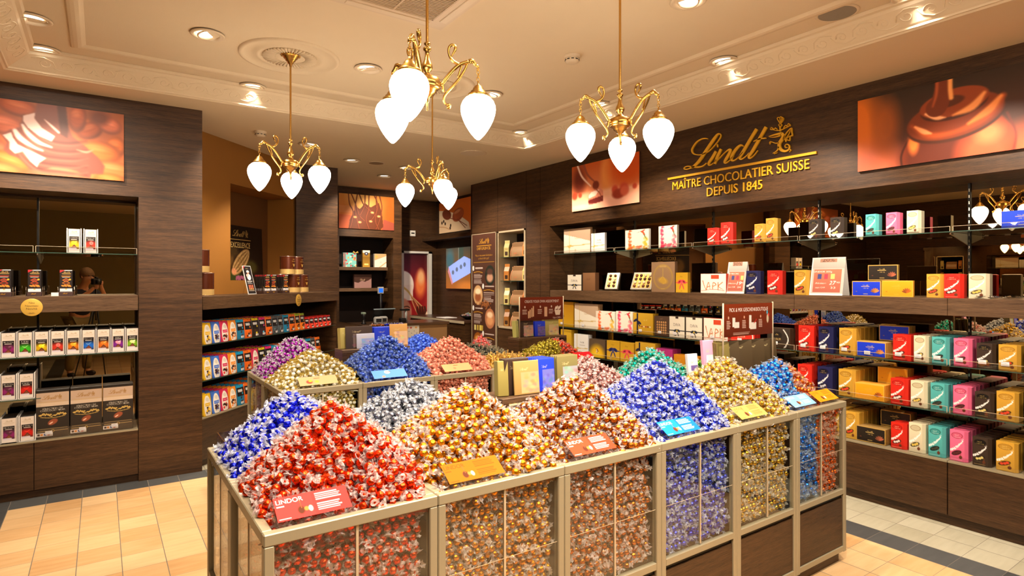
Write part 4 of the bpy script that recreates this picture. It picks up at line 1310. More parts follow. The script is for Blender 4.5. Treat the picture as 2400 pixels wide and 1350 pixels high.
def price_card(x, y, w, canvas, label, z=RIM - 0.002, tilt=33, d=0.088):
    """clear wedge standing on the front rim, the card lies on its slope"""
    r = empty('price_card_holder', (x, y, z))
    t = math.radians(tilt)
    h = d * math.sin(t); dp_ = d * math.cos(t)
    g = MB()
    T = 0.003
    for s in (-w / 2 - 0.004, w / 2 + 0.001):
        g.add([(s, 0, 0), (s, dp_, 0), (s, dp_, h + 0.015), (s, 0, 0.015), (s + T, 0, 0), (s + T, dp_, 0), (s + T, dp_, h + 0.015), (s + T, 0, 0.015)], [(0, 1, 2, 3), (7, 6, 5, 4), (0, 4, 5, 1), (1, 5, 6, 2), (2, 6, 7, 3), (3, 7, 4, 0)])
    g.add([(-w / 2 - 0.004, 0, 0.0), (w / 2 + 0.004, 0, 0.0), (w / 2 + 0.004, 0, 0.015), (-w / 2 - 0.004, 0, 0.015), (-w / 2 - 0.004, 0.003, 0.0), (w / 2 + 0.004, 0.003, 0.0), (w / 2 + 0.004, 0.003, 0.015), (-w / 2 - 0.004, 0.003, 0.015)], [(0, 1, 2, 3), (7, 6, 5, 4), (3, 2, 6, 7), (0, 4, 5, 1)])
    s0 = len(g.v); g.box(-w / 2 - 0.004, w / 2 + 0.004, 0, 0.002, 0, d); g.xform(Matrix.Translation((0, 0.001, 0.015)) @ Matrix.Rotation(-(PI / 2 - t), 4, 'X'), s0)
    g.build('acrylic_wedge', ACRYLIC, r)
    b = MB(); print_grid(b, canvas, -w / 2 + 0.002, w / 2 - 0.002, 0.003, d - 0.003, -0.0012)
    b.xform(Matrix.Translation((0, 0.001, 0.015)) @ Matrix.Rotation(-(PI / 2 - t), 4, 'X'))
    b.build('price_card', CARDP, r)
    return tag(r, label, 'price card', 'price cards on the island rims')
yc = 1.715
for (x_, y_, w_), cv_, lab_ in zip(CARDS, (card_canvas((250, 62, 56), split=0.06), card_canvas((176, 98, 16), (140, 70, 12)), card_canvas((196, 72, 42), split=0.10), card_canvas((26, 128, 226), split=0.15), card_canvas((170, 150, 84), (140, 110, 50)), card_canvas((126, 174, 228), (200, 220, 245)), card_canvas((246, 140, 24), (200, 90, 20))),
        ('red price card with white print before the red truffles', 'amber yellow price card before the bright gold truffles', 'rust brown price card before the amber truffles', 'bright blue price card before the periwinkle truffles', 'pale yellow price card before the yellow gold truffles', 'pale blue price card before the sky blue truffles', 'orange price card before the orange truffles')):
    price_card(x_, y_, w_, cv_, lab_)
yc = 3.855
def card2(bg, dots):
    c = Canvas(70, 28, bg)
    for (x, y, r_, col) in dots: c.ell(x * c.a, y, r_, r_, col, soft=0.3)
    c.rect(0.4 * c.a, 0.56 * c.a, 0.2, 0.3, (110, 60, 40), 0.7)
    return c
price_card(1.165, yc, 0.25, card2((196, 160, 116), [(0.27, 0.6, 0.2, (170, 80, 60)), (0.3, 0.5, 0.12, (240, 180, 60)), (0.46, 0.62, 0.14, (226, 180, 70))]), 'cream price card with small pictures in an acrylic wedge before the cream truffles')
price_card(1.66, yc, 0.25, card2((96, 150, 226), [(0.3, 0.8, 0.12, (220, 150, 120)), (0.45, 0.3, 0.2, (220, 230, 245))]), 'light blue price card in an acrylic wedge before the navy truffles')
price_card(2.20, yc, 0.24, card2((244, 160, 110), [(0.4, 0.6, 0.12, (230, 130, 90))]), 'salmon price card in an acrylic wedge before the salmon truffles')
price_card(2.78, yc, 0.27, card2((176, 140, 70), [(0.6, 0.7, 0.12, (150, 90, 40))]), 'olive gold price card in an acrylic wedge before the flat gold bars')
price_card(3.20, yc, 0.16, card2((130, 66, 50), [(0.4, 0.6, 0.12, (190, 130, 90))]), 'brown price card in an acrylic wedge before the olive gold sweets')
price_card(3.46, yc, 0.20, card2((206, 26, 36), [(0.4, 0.6, 0.12, (230, 180, 60)), (0.3, 0.4, 0.08, (250, 240, 230))]), 'bright red price card in an acrylic wedge before the scarlet truffles')
# ================================================================== shelving
def glass_shelf(name, x0, x1, y0, y1, z, lip, label, xf=None, brackets=(), lipside='y0', t=0.006):
    """clear shelf with a green front edge, a low clear lip and steel brackets; local: front at y0"""
    r = empty(name, xf[0] if xf else (0, 0, 0), xf[1] if xf else 0)
    MB().box(x0, x1, y0 + 0.002, y1, z - t, z).build('glass_sheet', GLASS, r)
    MB().box(x0, x1, y0, y0 + 0.002, z - t, z).build('front_edge', GEDGE, r)
    if lip:
        b = MB(); b.box(x0 + 0.004, x1 - 0.004, y0 + 0.006, y0 + 0.009, z, z + lip); b.build('front_lip', ACRYLIC, r)
        b = MB(); b.box(x0 + 0.004, x1 - 0.004, y0 + 0.005, y0 + 0.010, z + lip, z + lip + 0.0022); b.box(x0 + 0.004, x0 + 0.007, y0 + 0.005, y0 + 0.010, z, z + lip); b.box(x1 - 0.007, x1 - 0.004, y0 + 0.005, y0 + 0.010, z, z + lip)
        b.build('lip_edge', TAUPE_L, r)
    for q in brackets:
        b = MB()
        b.add([(q - 0.003, y0 + 0.03, z - t - 0.014), (q - 0.003, y1, z - t - 0.075), (q - 0.003, y1, z - t), (q - 0.003, y0 + 0.03, z - t),
               (q + 0.003, y0 + 0.03, z - t - 0.014), (q + 0.003, y1, z - t - 0.075), (q + 0.003, y1, z - t), (q + 0.003, y0 + 0.03, z - t)],
              [(0, 1, 2, 3), (7, 6, 5, 4), (0, 4, 5, 1), (3, 2, 6, 7), (0, 3, 7, 4), (1, 5, 6, 2)])
        b.build('bracket', TAUPE, r)
        b = MB(); b.tube([(q, y0 + 0.02, z - t - 0.008), (q, y0 + 0.06, z - t - 0.008)], 0.007, 8); b.build('bracket_cap', CHROME, r)
    return tag(r, label, 'glass shelf', 'glass shelves')
# local frames: right wall: local x runs along -Y, local y runs into the wall
RW = ((XR, 0, 0), -PI / 2)
def ry(y): return -y           # local x of world y on the right wall
JT = [5.734, 4.691, 3.648, 2.605, 1.562, 0.519, -0.524]
names5 = ['at the far end', 'under the small poster', 'under the wordmark', 'under the big truffle poster', 'at the near end', 'nearest to the camera']
for i in range(6):
    a, b_ = JT[i], JT[i + 1]
    w = empty('ledge_board', *RW)
    m = MB(); m.cbox(ry(a) + 0.001, ry(b_) - 0.001, 0.0, 0.38, 1.372, 1.485, 0.0015); m.build('board', WOOD_L, w)
    tag(w, 'thick dark oak ledge section of the long wall, ' + names5[i], 'ledge', 'oak ledge sections')
    w = empty('base_cabinet', *RW)
    m = MB(); m.box(ry(a) + 0.002, ry(b_) - 0.002, 0.018, 0.39, 0.066, 0.408); m.build('carcass', DARK, w)
    m = MB(); m.cbox(ry(a) + 0.003, ry(b_) - 0.003, 0.0, 0.018, 0.068, 0.412, 0.001); m.build('drawer_front', WOOD, w)
    m = MB(); m.box(ry(a) + 0.002, ry(b_) - 0.002, -0.002, 0.39, 0.412, 0.424); m.build('top', TAUPE, w)
    tag(w, 'low dark oak base cabinet of the long wall, ' + names5[i], 'cabinet', 'oak base cabinets')
    m = MB(); m.box(ry(a) + 0.002, ry(b_) - 0.002, 0.385, 0.395, 0.43, 2.40)
    o = m.build('mirror_panel', MIRROR, None, *RW)
    tag(o, 'tall smoked mirror panel behind the long wall shelves, ' + names5[i], 'mirror', 'smoked mirror panels')
    for z, n_, lip, y0 in ((1.927, 'high', 0.032, 0.06), (1.045, 'upper lit', 0.038, 0.010), (0.735, 'middle', 0.038, 0.010)):
        glass_shelf('glass_shelf', ry(a) + 0.003, ry(b_) - 0.003, y0, 0.384, z, lip, '%s glass shelf of the long wall, %s' % (n_, names5[i]), RW, (ry(b_) - 0.012,) if z > 1.5 else ())
    m = MB(); m.box(ry(a) + 0.003, ry(b_) - 0.003, 0.003, 0.006, 0.424, 0.46)
    o = m.build('acrylic_lip', ACRYLIC, None, *RW); tag(o, 'low clear acrylic strip on the base cabinet %s' % names5[i], 'acrylic strip', 'clear cabinet strips')
    m = MB(); m.box(ry(b_) - 0.007, ry(b_) + 0.007, 0.372, 0.386, 0.43, 2.30)
    for k in range(40): m.box(ry(b_) - 0.003, ry(b_) + 0.003, 0.3712, 0.374, 0.5 + k * 0.044, 0.52 + k * 0.044, 1)
    o = m.build('shelf_standard', [BLACK, CHROME], None, *RW); tag(o, 'slotted black shelf upright in the mirror joint %s' % names5[i], 'shelf upright', 'shelf uprights')
# back wall, near part
w = empty('ledge_board', (0, YL, 0))
MB().cbox(NX0, NX1 - 0.004, -0.01, 0.35, 1.366, 1.485, 0.0015).build('board', WOOD_L, w); tag(w, 'thick oak ledge in the niche beneath the almond poster', 'ledge')
w = empty('base_cabinet', (0, YL, 0))
for a, b_ in ((NX0, -0.402), (-0.398, NX1 - 0.004)):
    m = MB(); m.cbox(a, b_, 0.0, 0.018, 0.062, 0.410, 0.001); m.build('drawer_front', WOOD, w)
MB().box(NX0, NX1 - 0.004, 0.018, 0.35, 0.058, 0.408).build('carcass', DARK, w)
MB().box(NX0, NX1 - 0.004, -0.002, 0.35, 0.410, 0.422).build('top', TAUPE, w)
tag(w, 'low dark oak base cabinet beneath the mirrored niche', 'cabinet')
o = MB().box(-0.398, NX1 - 0.004, 0.355, 0.365, 0.43, 2.25).build('mirror_panel', MIRROR, None, (0, YL, 0)); tag(o, 'smoked mirror panel showing the photographer', 'mirror')
o = MB().box(NX0, -0.402, 0.355, 0.365, 0.43, 2.25).build('mirror_panel', MIRROR, None, (0, YL, 0)); tag(o, 'smoked mirror panel at the edge of the view in the near niche', 'mirror')
m = MB().box(-0.407, -0.393, 0.342, 0.356, 0.43, 2.25)
o = m.build('shelf_standard', [BLACK], None, (0, YL, 0)); tag(o, 'black shelf upright between the two mirrors of the near niche', 'shelf upright')
glass_shelf('glass_shelf', NX0, -0.402, 0.03, 0.35, 1.812, 0.045, 'high glass shelf of the near niche, part at the edge of the view', ((0, YL, 0), 0), ())
glass_shelf('glass_shelf', -0.398, NX1 - 0.006, 0.03, 0.35, 1.812, 0.045, 'high glass shelf of the near niche carrying two bars', ((0, YL, 0), 0), (-0.385,))
glass_shelf('glass_shelf', NX0, NX1 - 0.006, 0.0, 0.35, 1.040, 0.0, 'glass shelf of the near niche carrying the row of nine bar packs', ((0, YL, 0), 0), ())
glass_shelf('glass_shelf', NX0, -0.36, 0.0, 0.35, 0.735, 0.0, 'short glass shelf of the near niche beside the large dark packs', ((0, YL, 0), 0), ())
# diagonal unit
DG = ((*DI, 0), PI / 4)
w = empty('ledge_board', *DG)
MB().cbox(0.004, 2.495, -0.02, 0.52, 1.352, 1.465, 0.0015).build('board', WOOD_L, w); tag(w, 'thick oak ledge below the golden panel carrying tins', 'ledge')
w = empty('base_cabinet', *DG)
MB().cbox(0.004, 2.455, 0.0, 0.018, 0.062, 0.410, 0.001).build('drawer_front', WOOD, w)
MB().box(0.004, 2.455, 0.018, 0.455, 0.058, 0.408).build('carcass', DARK, w)
MB().box(0.004, 2.455, -0.002, 0.455, 0.410, 0.422).build('top', TAUPE, w)
tag(w, 'low dark oak base cabinet of the diagonal wall below the pouches', 'cabinet')
glass_shelf('glass_shelf', 0.004, 2.455, 0.0, 0.45, 1.046, 0.0, 'upper glass shelf of the diagonal wall, full of pouches', DG, ())
glass_shelf('glass_shelf', 0.004, 2.455, 0.0, 0.45, 0.737, 0.0, 'lower glass shelf of the diagonal wall, full of pouches', DG, ())
# far niche shelves
for z, lab in ((1.812, 'upper oak shelf board in the far niche carrying three gift boxes'), (1.485, 'lower oak shelf board in the far niche carrying one wide gift box')):
    o = MB().cbox(2.958, 3.74, 8.84, 9.24, z - 0.05, z, 0.002).build('shelf_board', WOOD_L); tag(o, lab, 'shelf')

# ================================================================== prints
def c_lindor(body, dark, txt=(252, 236, 200), oval=None, ball=(240, 240, 240), dots=(255, 250, 245), a=0.5):
    c = Canvas(34, 66, body, a)
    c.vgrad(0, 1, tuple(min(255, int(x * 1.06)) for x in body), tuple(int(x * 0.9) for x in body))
    c.ell(a * 0.5, 0.17, a * 0.40, 0.10, oval or dark, soft=0.08); c.ell(a * 0.5, 0.17, a * 0.35, 0.085, body if oval is None else oval, soft=0.08, al=0.7)
    c.logo(a * 0.52, 0.19, a * 0.55, txt, emblem=False)
    c.text('LINDOR', a * 0.5, 0.245, 0.035, txt, width=a * 0.5)
    r = random.Random(5)
    for i in range(34):
        t = i / 33
        x = a * (0.04 + 0.86 * t); y = 0.66 - 0.36 * t ** 1.6
        for k in range(3): c.ell(x + r.uniform(-0.02, 0.02), y + r.uniform(-0.035, 0.035), 0.014, 0.014, dots, soft=0.5, al=0.85)
    c.ell(a * 0.46, 0.735, a * 0.36, 0.075, tuple(int(x * 0.35) for x in dark), rot=-0.35, soft=0.15)
    for (x, y) in ((0.3, 0.76), (0.48, 0.74), (0.62, 0.70)): c.ell(a * x, y, 0.05, 0.045, ball, soft=0.5)
    c.ell(a * 0.74, 0.86, 0.055, 0.055, (96, 48, 26), soft=0.3); c.line([(a * 0.74, 0.72), (a * 0.74, 0.84)], 0.016, (120, 66, 34))
    c.rect(0.05, a - 0.08, 0.94, 0.955, txt, 0.5)
    return c
def c_price(c, x=0.25, y=0.76, w=0.34, h=0.10):
    return c
def c_thin(body, border=(206, 160, 70), fan=(196, 120, 60), txt=(226, 190, 110)):
    a = 1.8
    c = Canvas(70, 38, body, a)
    c.vgrad(0, 1, tuple(min(255, int(x * 1.08) + 4) for x in body), body)
    for (x0, x1, y0, y1) in ((0, a, 0, 0.05), (0, a, 0.95, 1), (0, 0.05, 0, 1), (a - 0.05, a, 0, 1)): c.rect(x0, x1, y0, y1, border)
    c.logo(a * 0.48, 0.34, 0.5, txt, emblem=True, bar=True)
    c.text('SWISS THINS' if False else 'THINS', a * 0.48, 0.50, 0.07, txt, width=0.34)
    for k in range(6):
        an = math.radians(200 + k * 26)
        c.ell(a * 0.80 + math.cos(an) * 0.14, 0.74 + math.sin(an) * 0.15, 0.15, 0.05, tuple(int(x * (0.75 + 0.08 * k)) for x in fan), rot=an, soft=0.2)
    c.ell(a * 0.16, 0.68, 0.05, 0.03, fan, soft=0.4, al=0.6)
    c.rect(a * 0.4, a * 0.56, 0.82, 0.86, txt, 0.6)
    return c
def c_bar(glow, fruit, txt='LEMON', shape=0):
    a = 0.52
    c = Canvas(34, 62, (222, 206, 190), a)
    c.logo(a * 0.5, 0.17, a * 0.74, (176, 150, 110), emblem=True)
    c.rect(0.06, a - 0.06, 0.20, 0.21, (176, 150, 110), 0.6); c.rect(0.1, a - 0.1, 0.235, 0.262, (190, 170, 140), 0.5)
    c.rect(0.04, a - 0.04, 0.32, 0.86, (26, 18, 16))
    c.ell(a * 0.5, 0.68, a * 0.62, 0.17, glow, soft=0.9, al=0.9)
    c.rect(0, 0.04, 0.3, 0.9, (222, 206, 190)); c.rect(a - 0.04, a, 0.3, 0.9, (222, 206, 190)); c.rect(0, a, 0.86, 1, (226, 216, 206))
    c.text(txt, a * 0.5, 0.405, 0.045, (240, 230, 215), width=min(a * 0.7, 0.07 * len(txt)))
    c.rect(a * 0.25, a * 0.75, 0.435, 0.46, (240, 230, 215), 0.7)
    if shape == 0:
        c.ell(a * 0.50, 0.60, 0.12, 0.07, fruit, rot=0.3, soft=0.2); c.ell(a * 0.62, 0.56, 0.07, 0.03, tuple(min(255, x + 40) for x in fruit), rot=-0.4, soft=0.3)
    elif shape == 1:
        c.ell(a * 0.54, 0.59, 0.095, 0.085, fruit, soft=0.12); c.ell(a * 0.54, 0.59, 0.07, 0.06, (250, 190, 180), soft=0.2)
        c.ell(a * 0.54, 0.59, 0.06, 0.05, fruit, soft=0.2, al=0.8)
    else:
        c.curve([(a * 0.3, 0.58), (a * 0.5, 0.62), (a * 0.72, 0.53)], [0.02, 0.035, 0.012], fruit)
    c.poly([(a * 0.5, 0.66), (a * 0.78, 0.80), (a * 0.5, 0.86), (a * 0.22, 0.80)], (96, 48, 28)); c.poly([(a * 0.5, 0.70), (a * 0.66, 0.79), (a * 0.5, 0.83), (a * 0.34, 0.79)], (130, 70, 42))
    c.rect(a * 0.1, a * 0.72, 0.80, 0.895, (222, 212, 220), 0.9)
    return c
def c_selection():
    a = 0.56
    c = Canvas(78, 138, (44, 36, 30), a)
    c.rect(0, a, 0.0, 0.06, (34, 27, 22)); c.rect(0, a, 0.06, 0.34, (190, 162, 138)); c.rect(0, a, 0.27, 0.34, (208, 184, 160))
    c.logo(a * 0.5, 0.21, a * 0.8, (150, 104, 36), emblem=True); c.rect(0.04, a - 0.04, 0.245, 0.252, (206, 168, 80), 0.6)
    c.text('EXCELLENCE', a * 0.5, 0.305, 0.035, (220, 190, 140), width=a * 0.7, al=0.7)
    c.text('SÉLECTION DE', a * 0.5, 0.405, 0.032, (236, 226, 206), width=a * 0.62)
    c.text('CHOCOLAT NOIR', a * 0.5, 0.445, 0.032, (236, 226, 206), width=a * 0.75)
    rd = random.Random(2)
    for s in (-1, 1):
        for k in range(16):
            t = k / 15
            c.ell(a * 0.5 + s * (0.02 + 0.20 * t), 0.535 - 0.035 * math.sin(t * 3) + rd.uniform(-0.02, 0.02), 0.022, 0.010, (206, 170, 90), rot=rd.uniform(0, 3), soft=0.3)
    c.curve([(a * 0.14, 0.56), (a * 0.5, 0.585), (a * 0.86, 0.56)], 0.010, (206, 170, 90))
    c.ell(a * 0.5, 0.67, 0.09, 0.055, (150, 76, 48), rot=-0.5, soft=0.2); c.ell(a * 0.45, 0.69, 0.04, 0.012, (240, 190, 160), rot=-0.6, soft=0.3)
    c.rect(0.03, a - 0.03, 0.800, 0.812, (206, 176, 110), 0.5); c.rect(0.02, a - 0.02, 0.850, 0.854, (206, 176, 110)); c.ell(a * 0.5, 0.852, 0.028, 0.028, (190, 156, 80), soft=0.1); c.ell(a * 0.5, 0.852, 0.018, 0.018, (70, 52, 30), soft=0.1)
    c.rect(0.0, a * 0.5, 0.885, 0.955, (226, 218, 212))
    for k in range(4): c.rect(0.02 + k * 0.055, 0.062 + k * 0.055, 0.90, 0.94, ((60, 40, 30), (210, 130, 50), (70, 90, 140), (190, 60, 40))[k])
    return c
def c_new_bar(accent):
    a = 0.5
    c = Canvas(42, 84, (34, 26, 24), a)
    c.rect(0, a, 0, 0.03, (230, 226, 226)); c.poly([(0, 0), (0.22, 0), (0, 0.13)], (206, 40, 44))
    c.logo(a * 0.55, 0.15, a * 0.72, (222, 180, 96), emblem=True, bar=True)
    c.rect(a * 0.2, a * 0.85, 0.19, 0.215, (222, 180, 96), 0.5)
    c.rect(a * 0.14, a * 0.86, 0.27, 0.30, accent); c.rect(a * 0.2, a * 0.8, 0.32, 0.345, (230, 220, 210), 0.8)
    for (y, s, col) in ((0.47, 0.15, (126, 60, 44)), (0.60, 0.16, (84, 44, 30))):
        c.poly([(a * 0.5, y - s * 0.6), (a * 0.5 + s, y), (a * 0.5, y + s * 0.6), (a * 0.5 - s, y)], accent)
        c.poly([(a * 0.5, y - s * 0.5), (a * 0.5 + s * 0.85, y), (a * 0.5, y + s * 0.5), (a * 0.5 - s * 0.85, y)], col)
    c.ell(a * 0.80, 0.44, 0.045, 0.04, (236, 170, 50), soft=0.2)
    for x in (0.25, 0.45, 0.68, 0.8): c.ell(a * x, 0.73, 0.07, 0.035, (230, 140, 50), rot=x, soft=0.3)
    c.rect(0, a, 0.86, 1.0, (228, 222, 222)); c.ell(a * 0.5, 0.88, 0.04, 0.03, (206, 170, 90), soft=0.2)
    return c
def c_ivory():
    a = 1.5
    c = Canvas(60, 40, (232, 222, 202), a)
    c.poly([(0, 0), (a, 0), (a, 0.55), (0, 0.20)], (186, 156, 128))
    c.line([(a * 0.22, 0), (a * 0.22, 1)], 0.03, (200, 166, 90)); c.line([(0, 0.72), (a, 0.66)], 0.03, (200, 166, 90))
    c.ell(a * 0.25, 0.70, 0.09, 0.045, (206, 176, 96), rot=-0.5, soft=0.3); c.ell(a * 0.20, 0.72, 0.09, 0.04, (206, 176, 96), rot=0.5, soft=0.3)
    c.logo(a * 0.5, 0.44, 0.34, (190, 160, 120), emblem=True); c.ell(a * 0.45, 0.88, 0.05, 0.05, (206, 190, 160), soft=0.2)
    return c
def c_white(a=1.0, ribbon=True):
    c = Canvas(40, 40, (234, 230, 224), a)
    if ribbon:
        c.line([(a * 0.22, 0), (a * 0.22, 1)], 0.035, (204, 176, 106)); c.line([(0, 0.70), (a, 0.64)], 0.035, (204, 176, 106)); c.ell(a * 0.24, 0.69, 0.10, 0.05, (206, 176, 96), rot=-0.5, soft=0.3)
    c.logo(a * 0.58, 0.42, 0.36, (110, 100, 90), emblem=True); c.rect(a * 0.4, a * 0.78, 0.50, 0.515, (150, 140, 130), 0.7)
    return c
def c_bird(p, q, a=1.35):
    c = Canvas(64, 46, (240, 230, 212), a)
    rd = random.Random(4)
    for k in range(30): c.ell(a * 0.20 + rd.gauss(0, 0.05), rd.uniform(0.0, 0.95), rd.uniform(0.03, 0.08), rd.uniform(0.03, 0.09), p, rot=rd.uniform(0, 3), soft=0.6, al=0.55)
    for k in range(26): c.ell(rd.uniform(0.1, a), 0.92 + rd.gauss(0, 0.06), rd.uniform(0.03, 0.09), rd.uniform(0.03, 0.08), p if k % 2 else q, rot=rd.uniform(0, 3), soft=0.6, al=0.6)
    for k in range(12): c.ell(a * 0.88 + rd.gauss(0, 0.05), rd.uniform(0.4, 0.8), 0.06, 0.07, q, soft=0.6, al=0.5)
    c.ell(a * 0.74, 0.15, 0.11, 0.045, p, rot=0.5, soft=0.2); c.ell(a * 0.80, 0.25, 0.10, 0.05, (200, 90, 60), rot=1.0, soft=0.2); c.line([(a * 0.68, 0.11), (a * 0.52, 0.16)], 0.014, (90, 70, 60)); c.curve([(a * 0.82, 0.3), (a * 0.86, 0.42), (a * 0.92, 0.50)], [0.05, 0.04, 0.015], (90, 110, 60))
    c.ell(a * 0.78, 0.08, 0.10, 0.035, (210, 70, 60), rot=-0.4, soft=0.3)
    return c
def c_diva():
    a = 1.0
    c = Canvas(44, 44, (230, 220, 200), a)
    c.rect(0, a, 0, 0.03, (60, 50, 44)); c.rect(0, 0.02, 0, 1, (90, 80, 70)); c.rect(a - 0.02, a, 0, 1, (90, 80, 70))
    c.rect(a * 0.40, a * 0.58, 0.0, 0.12, (56, 40, 30))
    c.text('DIVA', a * 0.5, 0.46, 0.13, (110, 100, 92), width=0.44)
    c.rect(0, a, 0.63, 0.69, (34, 32, 36))
    for s in (-1, 1):
        c.ell(a * 0.5 + s * 0.10, 0.66, 0.11, 0.055, (40, 46, 56), rot=s * 0.3, soft=0.15); c.line([(a * 0.5, 0.66), (a * 0.5 + s * 0.10, 0.88)], 0.055, (44, 50, 60))
    c.ell(a * 0.5, 0.68, 0.04, 0.04, (206, 176, 60), soft=0.2)
    return c
def c_goldbow(bow, a=1.0):
    c = Canvas(44, 44, (206, 160, 36), a)
    c.vgrad(0, 1, (196, 150, 32), (218, 172, 46))
    c.logo(a * 0.5, 0.24, 0.4, (150, 110, 20), emblem=False)
    c.line([(0, 0.50), (a, 0.50)], 0.05, bow)
    for s in (-1, 1):
        c.ell(a * 0.5 + s * 0.17, 0.46, 0.18, 0.09, bow, rot=s * 0.35, soft=0.12); c.ell(a * 0.5 + s * 0.18, 0.46, 0.09, 0.04, tuple(int(x * 0.55) for x in bow), rot=s * 0.35, soft=0.3)
        c.curve([(a * 0.5, 0.52), (a * 0.5 + s * 0.10, 0.66), (a * 0.5 + s * 0.18, 0.82)], [0.05, 0.08, 0.06], bow)
    c.ell(a * 0.5, 0.50, 0.05, 0.05, tuple(min(255, x + 30) for x in bow), soft=0.2)
    c.logo(a * 0.5, 0.93, 0.2, (150, 110, 20), emblem=False)
    return c
def c_goldribbon():
    a = 1.25
    c = Canvas(54, 44, (204, 158, 40), a)
    c.vgrad(0, 1, (210, 166, 50), (196, 150, 36)); c.line([(a * 0.22, 0), (a * 0.22, 1)], 0.08, (26, 30, 54))
    for s in (-1, 1): c.ell(a * 0.22 + s * 0.12, 0.40 + s * 0.05, 0.14, 0.06, (30, 36, 66), rot=s * 0.5, soft=0.15)
    c.line([(a * 0.22, 0.42), (a * 0.35, 0.62)], 0.05, (30, 36, 66))
    c.logo(a * 0.62, 0.36, 0.34, (226, 196, 120), emblem=True)
    for k in range(5): c.ell(a * (0.45 + 0.10 * k), 0.62, 0.05, 0.035, ((150, 70, 40), (230, 200, 160), (190, 60, 40), (120, 60, 36), (230, 210, 180))[k], soft=0.3)
    return c
def c_praline():
    a = 0.95
    c = Canvas(42, 44, (84, 62, 48), a)
    c.logo(a * 0.5, 0.16, 0.3, (150, 120, 90), emblem=False)
    for i in range(5):
        for j in range(5): c.ell(a * (0.22 + 0.14 * i), 0.30 + 0.13 * j, 0.045, 0.05, (232, 178, 110), soft=0.3); c.ell(a * (0.22 + 0.14 * i) + 0.012, 0.31 + 0.13 * j, 0.022, 0.028, (130, 74, 40), soft=0.3)
    return c
def c_medal():
    a = 1.0
    c = Canvas(64, 66, (150, 118, 88), a)
    c.ell(a * 0.5, 0.5, 0.42, 0.42, (168, 134, 74), soft=0.03); c.ell(a * 0.5, 0.5, 0.36, 0.36, (152, 120, 88), soft=0.03)
    c.ell(a * 0.5, 0.5, 0.33, 0.33, (160, 126, 80), soft=0.03); c.ell(a * 0.5, 0.5, 0.315, 0.315, (152, 120, 88), soft=0.03)
    c.ell(a * 0.5, 0.62, 0.20, 0.10, (190, 150, 60), rot=0.2, soft=0.6); c.curve([(0.35, 0.6), (0.5, 0.5), (0.62, 0.66), (0.5, 0.72)], 0.03, (198, 158, 70)); c.line([(0.5, 0.22), (0.5, 0.5)], 0.02, (180, 146, 80))
    c.rect(0.36, 0.64, 0.12, 0.18, (190, 156, 90), 0.7); c.rect(0.42, 0.58, 0.86, 0.90, (190, 156, 90), 0.7)
    return c
def c_script(a=1.45):
    c = Canvas(62, 44, (240, 230, 214), a)
    c.rect(a * 0.42, a * 0.72, 0.06, 0.28, (206, 70, 40)); c.rect(a * 0.9, a, 0, 1, (236, 222, 210)); c.rect(0, 0.03, 0, 1, (190, 60, 40))
    for p in ([(0.12, 0.36), (0.2, 0.62), (0.3, 0.84)], [(0.30, 0.84), (0.42, 0.44), (0.5, 0.8)], [(0.36, 0.68), (0.5, 0.64)], [(0.62, 0.8), (0.66, 0.46), (0.8, 0.56), (0.66, 0.64)], [(0.9, 0.44), (0.9, 0.82)], [(1.12, 0.44), (0.92, 0.64), (1.14, 0.80)]):
        c.curve([(x * a / 1.3, y) for x, y in p], [0.05, 0.035, 0.02] if len(p) == 3 else 0.04, (196, 110, 60))
    c.curve([(0.05, 0.88), (a * 0.5, 0.80), (a - 0.1, 0.86)], 0.02, (206, 50, 40))
    return c
def c_flower(a=1.3):
    c = Canvas(54, 42, (92, 74, 56), a)
    c.ell(a * 0.5, 0.95, 0.62, 0.62, (232, 180, 30), soft=0.5); c.ell(a * 0.5, 0.95, 0.35, 0.35, (250, 206, 50), soft=0.7)
    rd = random.Random(3)
    for k in range(9): c.ell(a * 0.5 + rd.gauss(0, 0.05), 0.62 + rd.gauss(0, 0.07), 0.035, 0.035, ((90, 50, 30), (240, 220, 180), (180, 90, 50))[k % 3], soft=0.3)
    return c
def c_big_gold(a=0.9):
    c = Canvas(40, 44, (196, 140, 26), a)
    c.vgrad(0, 1, (176, 118, 24), (206, 160, 30)); c.logo(a * 0.6, 0.24, 0.34, (170, 120, 30), emblem=True)
    rd = random.Random(3)
    for k in range(9): c.ell(a * 0.35 + rd.gauss(0, 0.05), 0.56 + rd.gauss(0, 0.08), 0.05, 0.045, ((90, 50, 30), (244, 210, 180), (190, 100, 60))[k % 3], soft=0.3)
    return c
def c_flat(col, txt=(250, 230, 200), word='LINDOR', a=1.4):
    c = Canvas(50, 36, col, a)
    c.vgrad(0, 1, tuple(min(255, x + 12) for x in col), col)
    c.ell(a * 0.45, 0.35, 0.30, 0.16, tuple(int(x * 0.7) for x in col), soft=0.08); c.logo(a * 0.47, 0.36, 0.4, txt, emblem=False); c.text(word, a * 0.45, 0.60, 0.10, txt, width=0.45)
    rd = random.Random(9)
    for k in range(40):
        t = k / 39; c.ell(a * (0.72 + 0.2 * math.sin(t * 3)), 0.08 + 0.9 * t + rd.uniform(-0.02, 0.02), 0.03, 0.03, (250, 244, 236), soft=0.5, al=0.8)
    return c
def c_plain(col, a=1.0, word=None, tc=(220, 200, 160)):
    c = Canvas(26, 26, col, a)
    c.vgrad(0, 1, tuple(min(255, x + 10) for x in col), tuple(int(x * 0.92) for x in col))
    if word: c.logo(a * 0.5, 0.42, 0.55, tc, emblem=False)
    return c
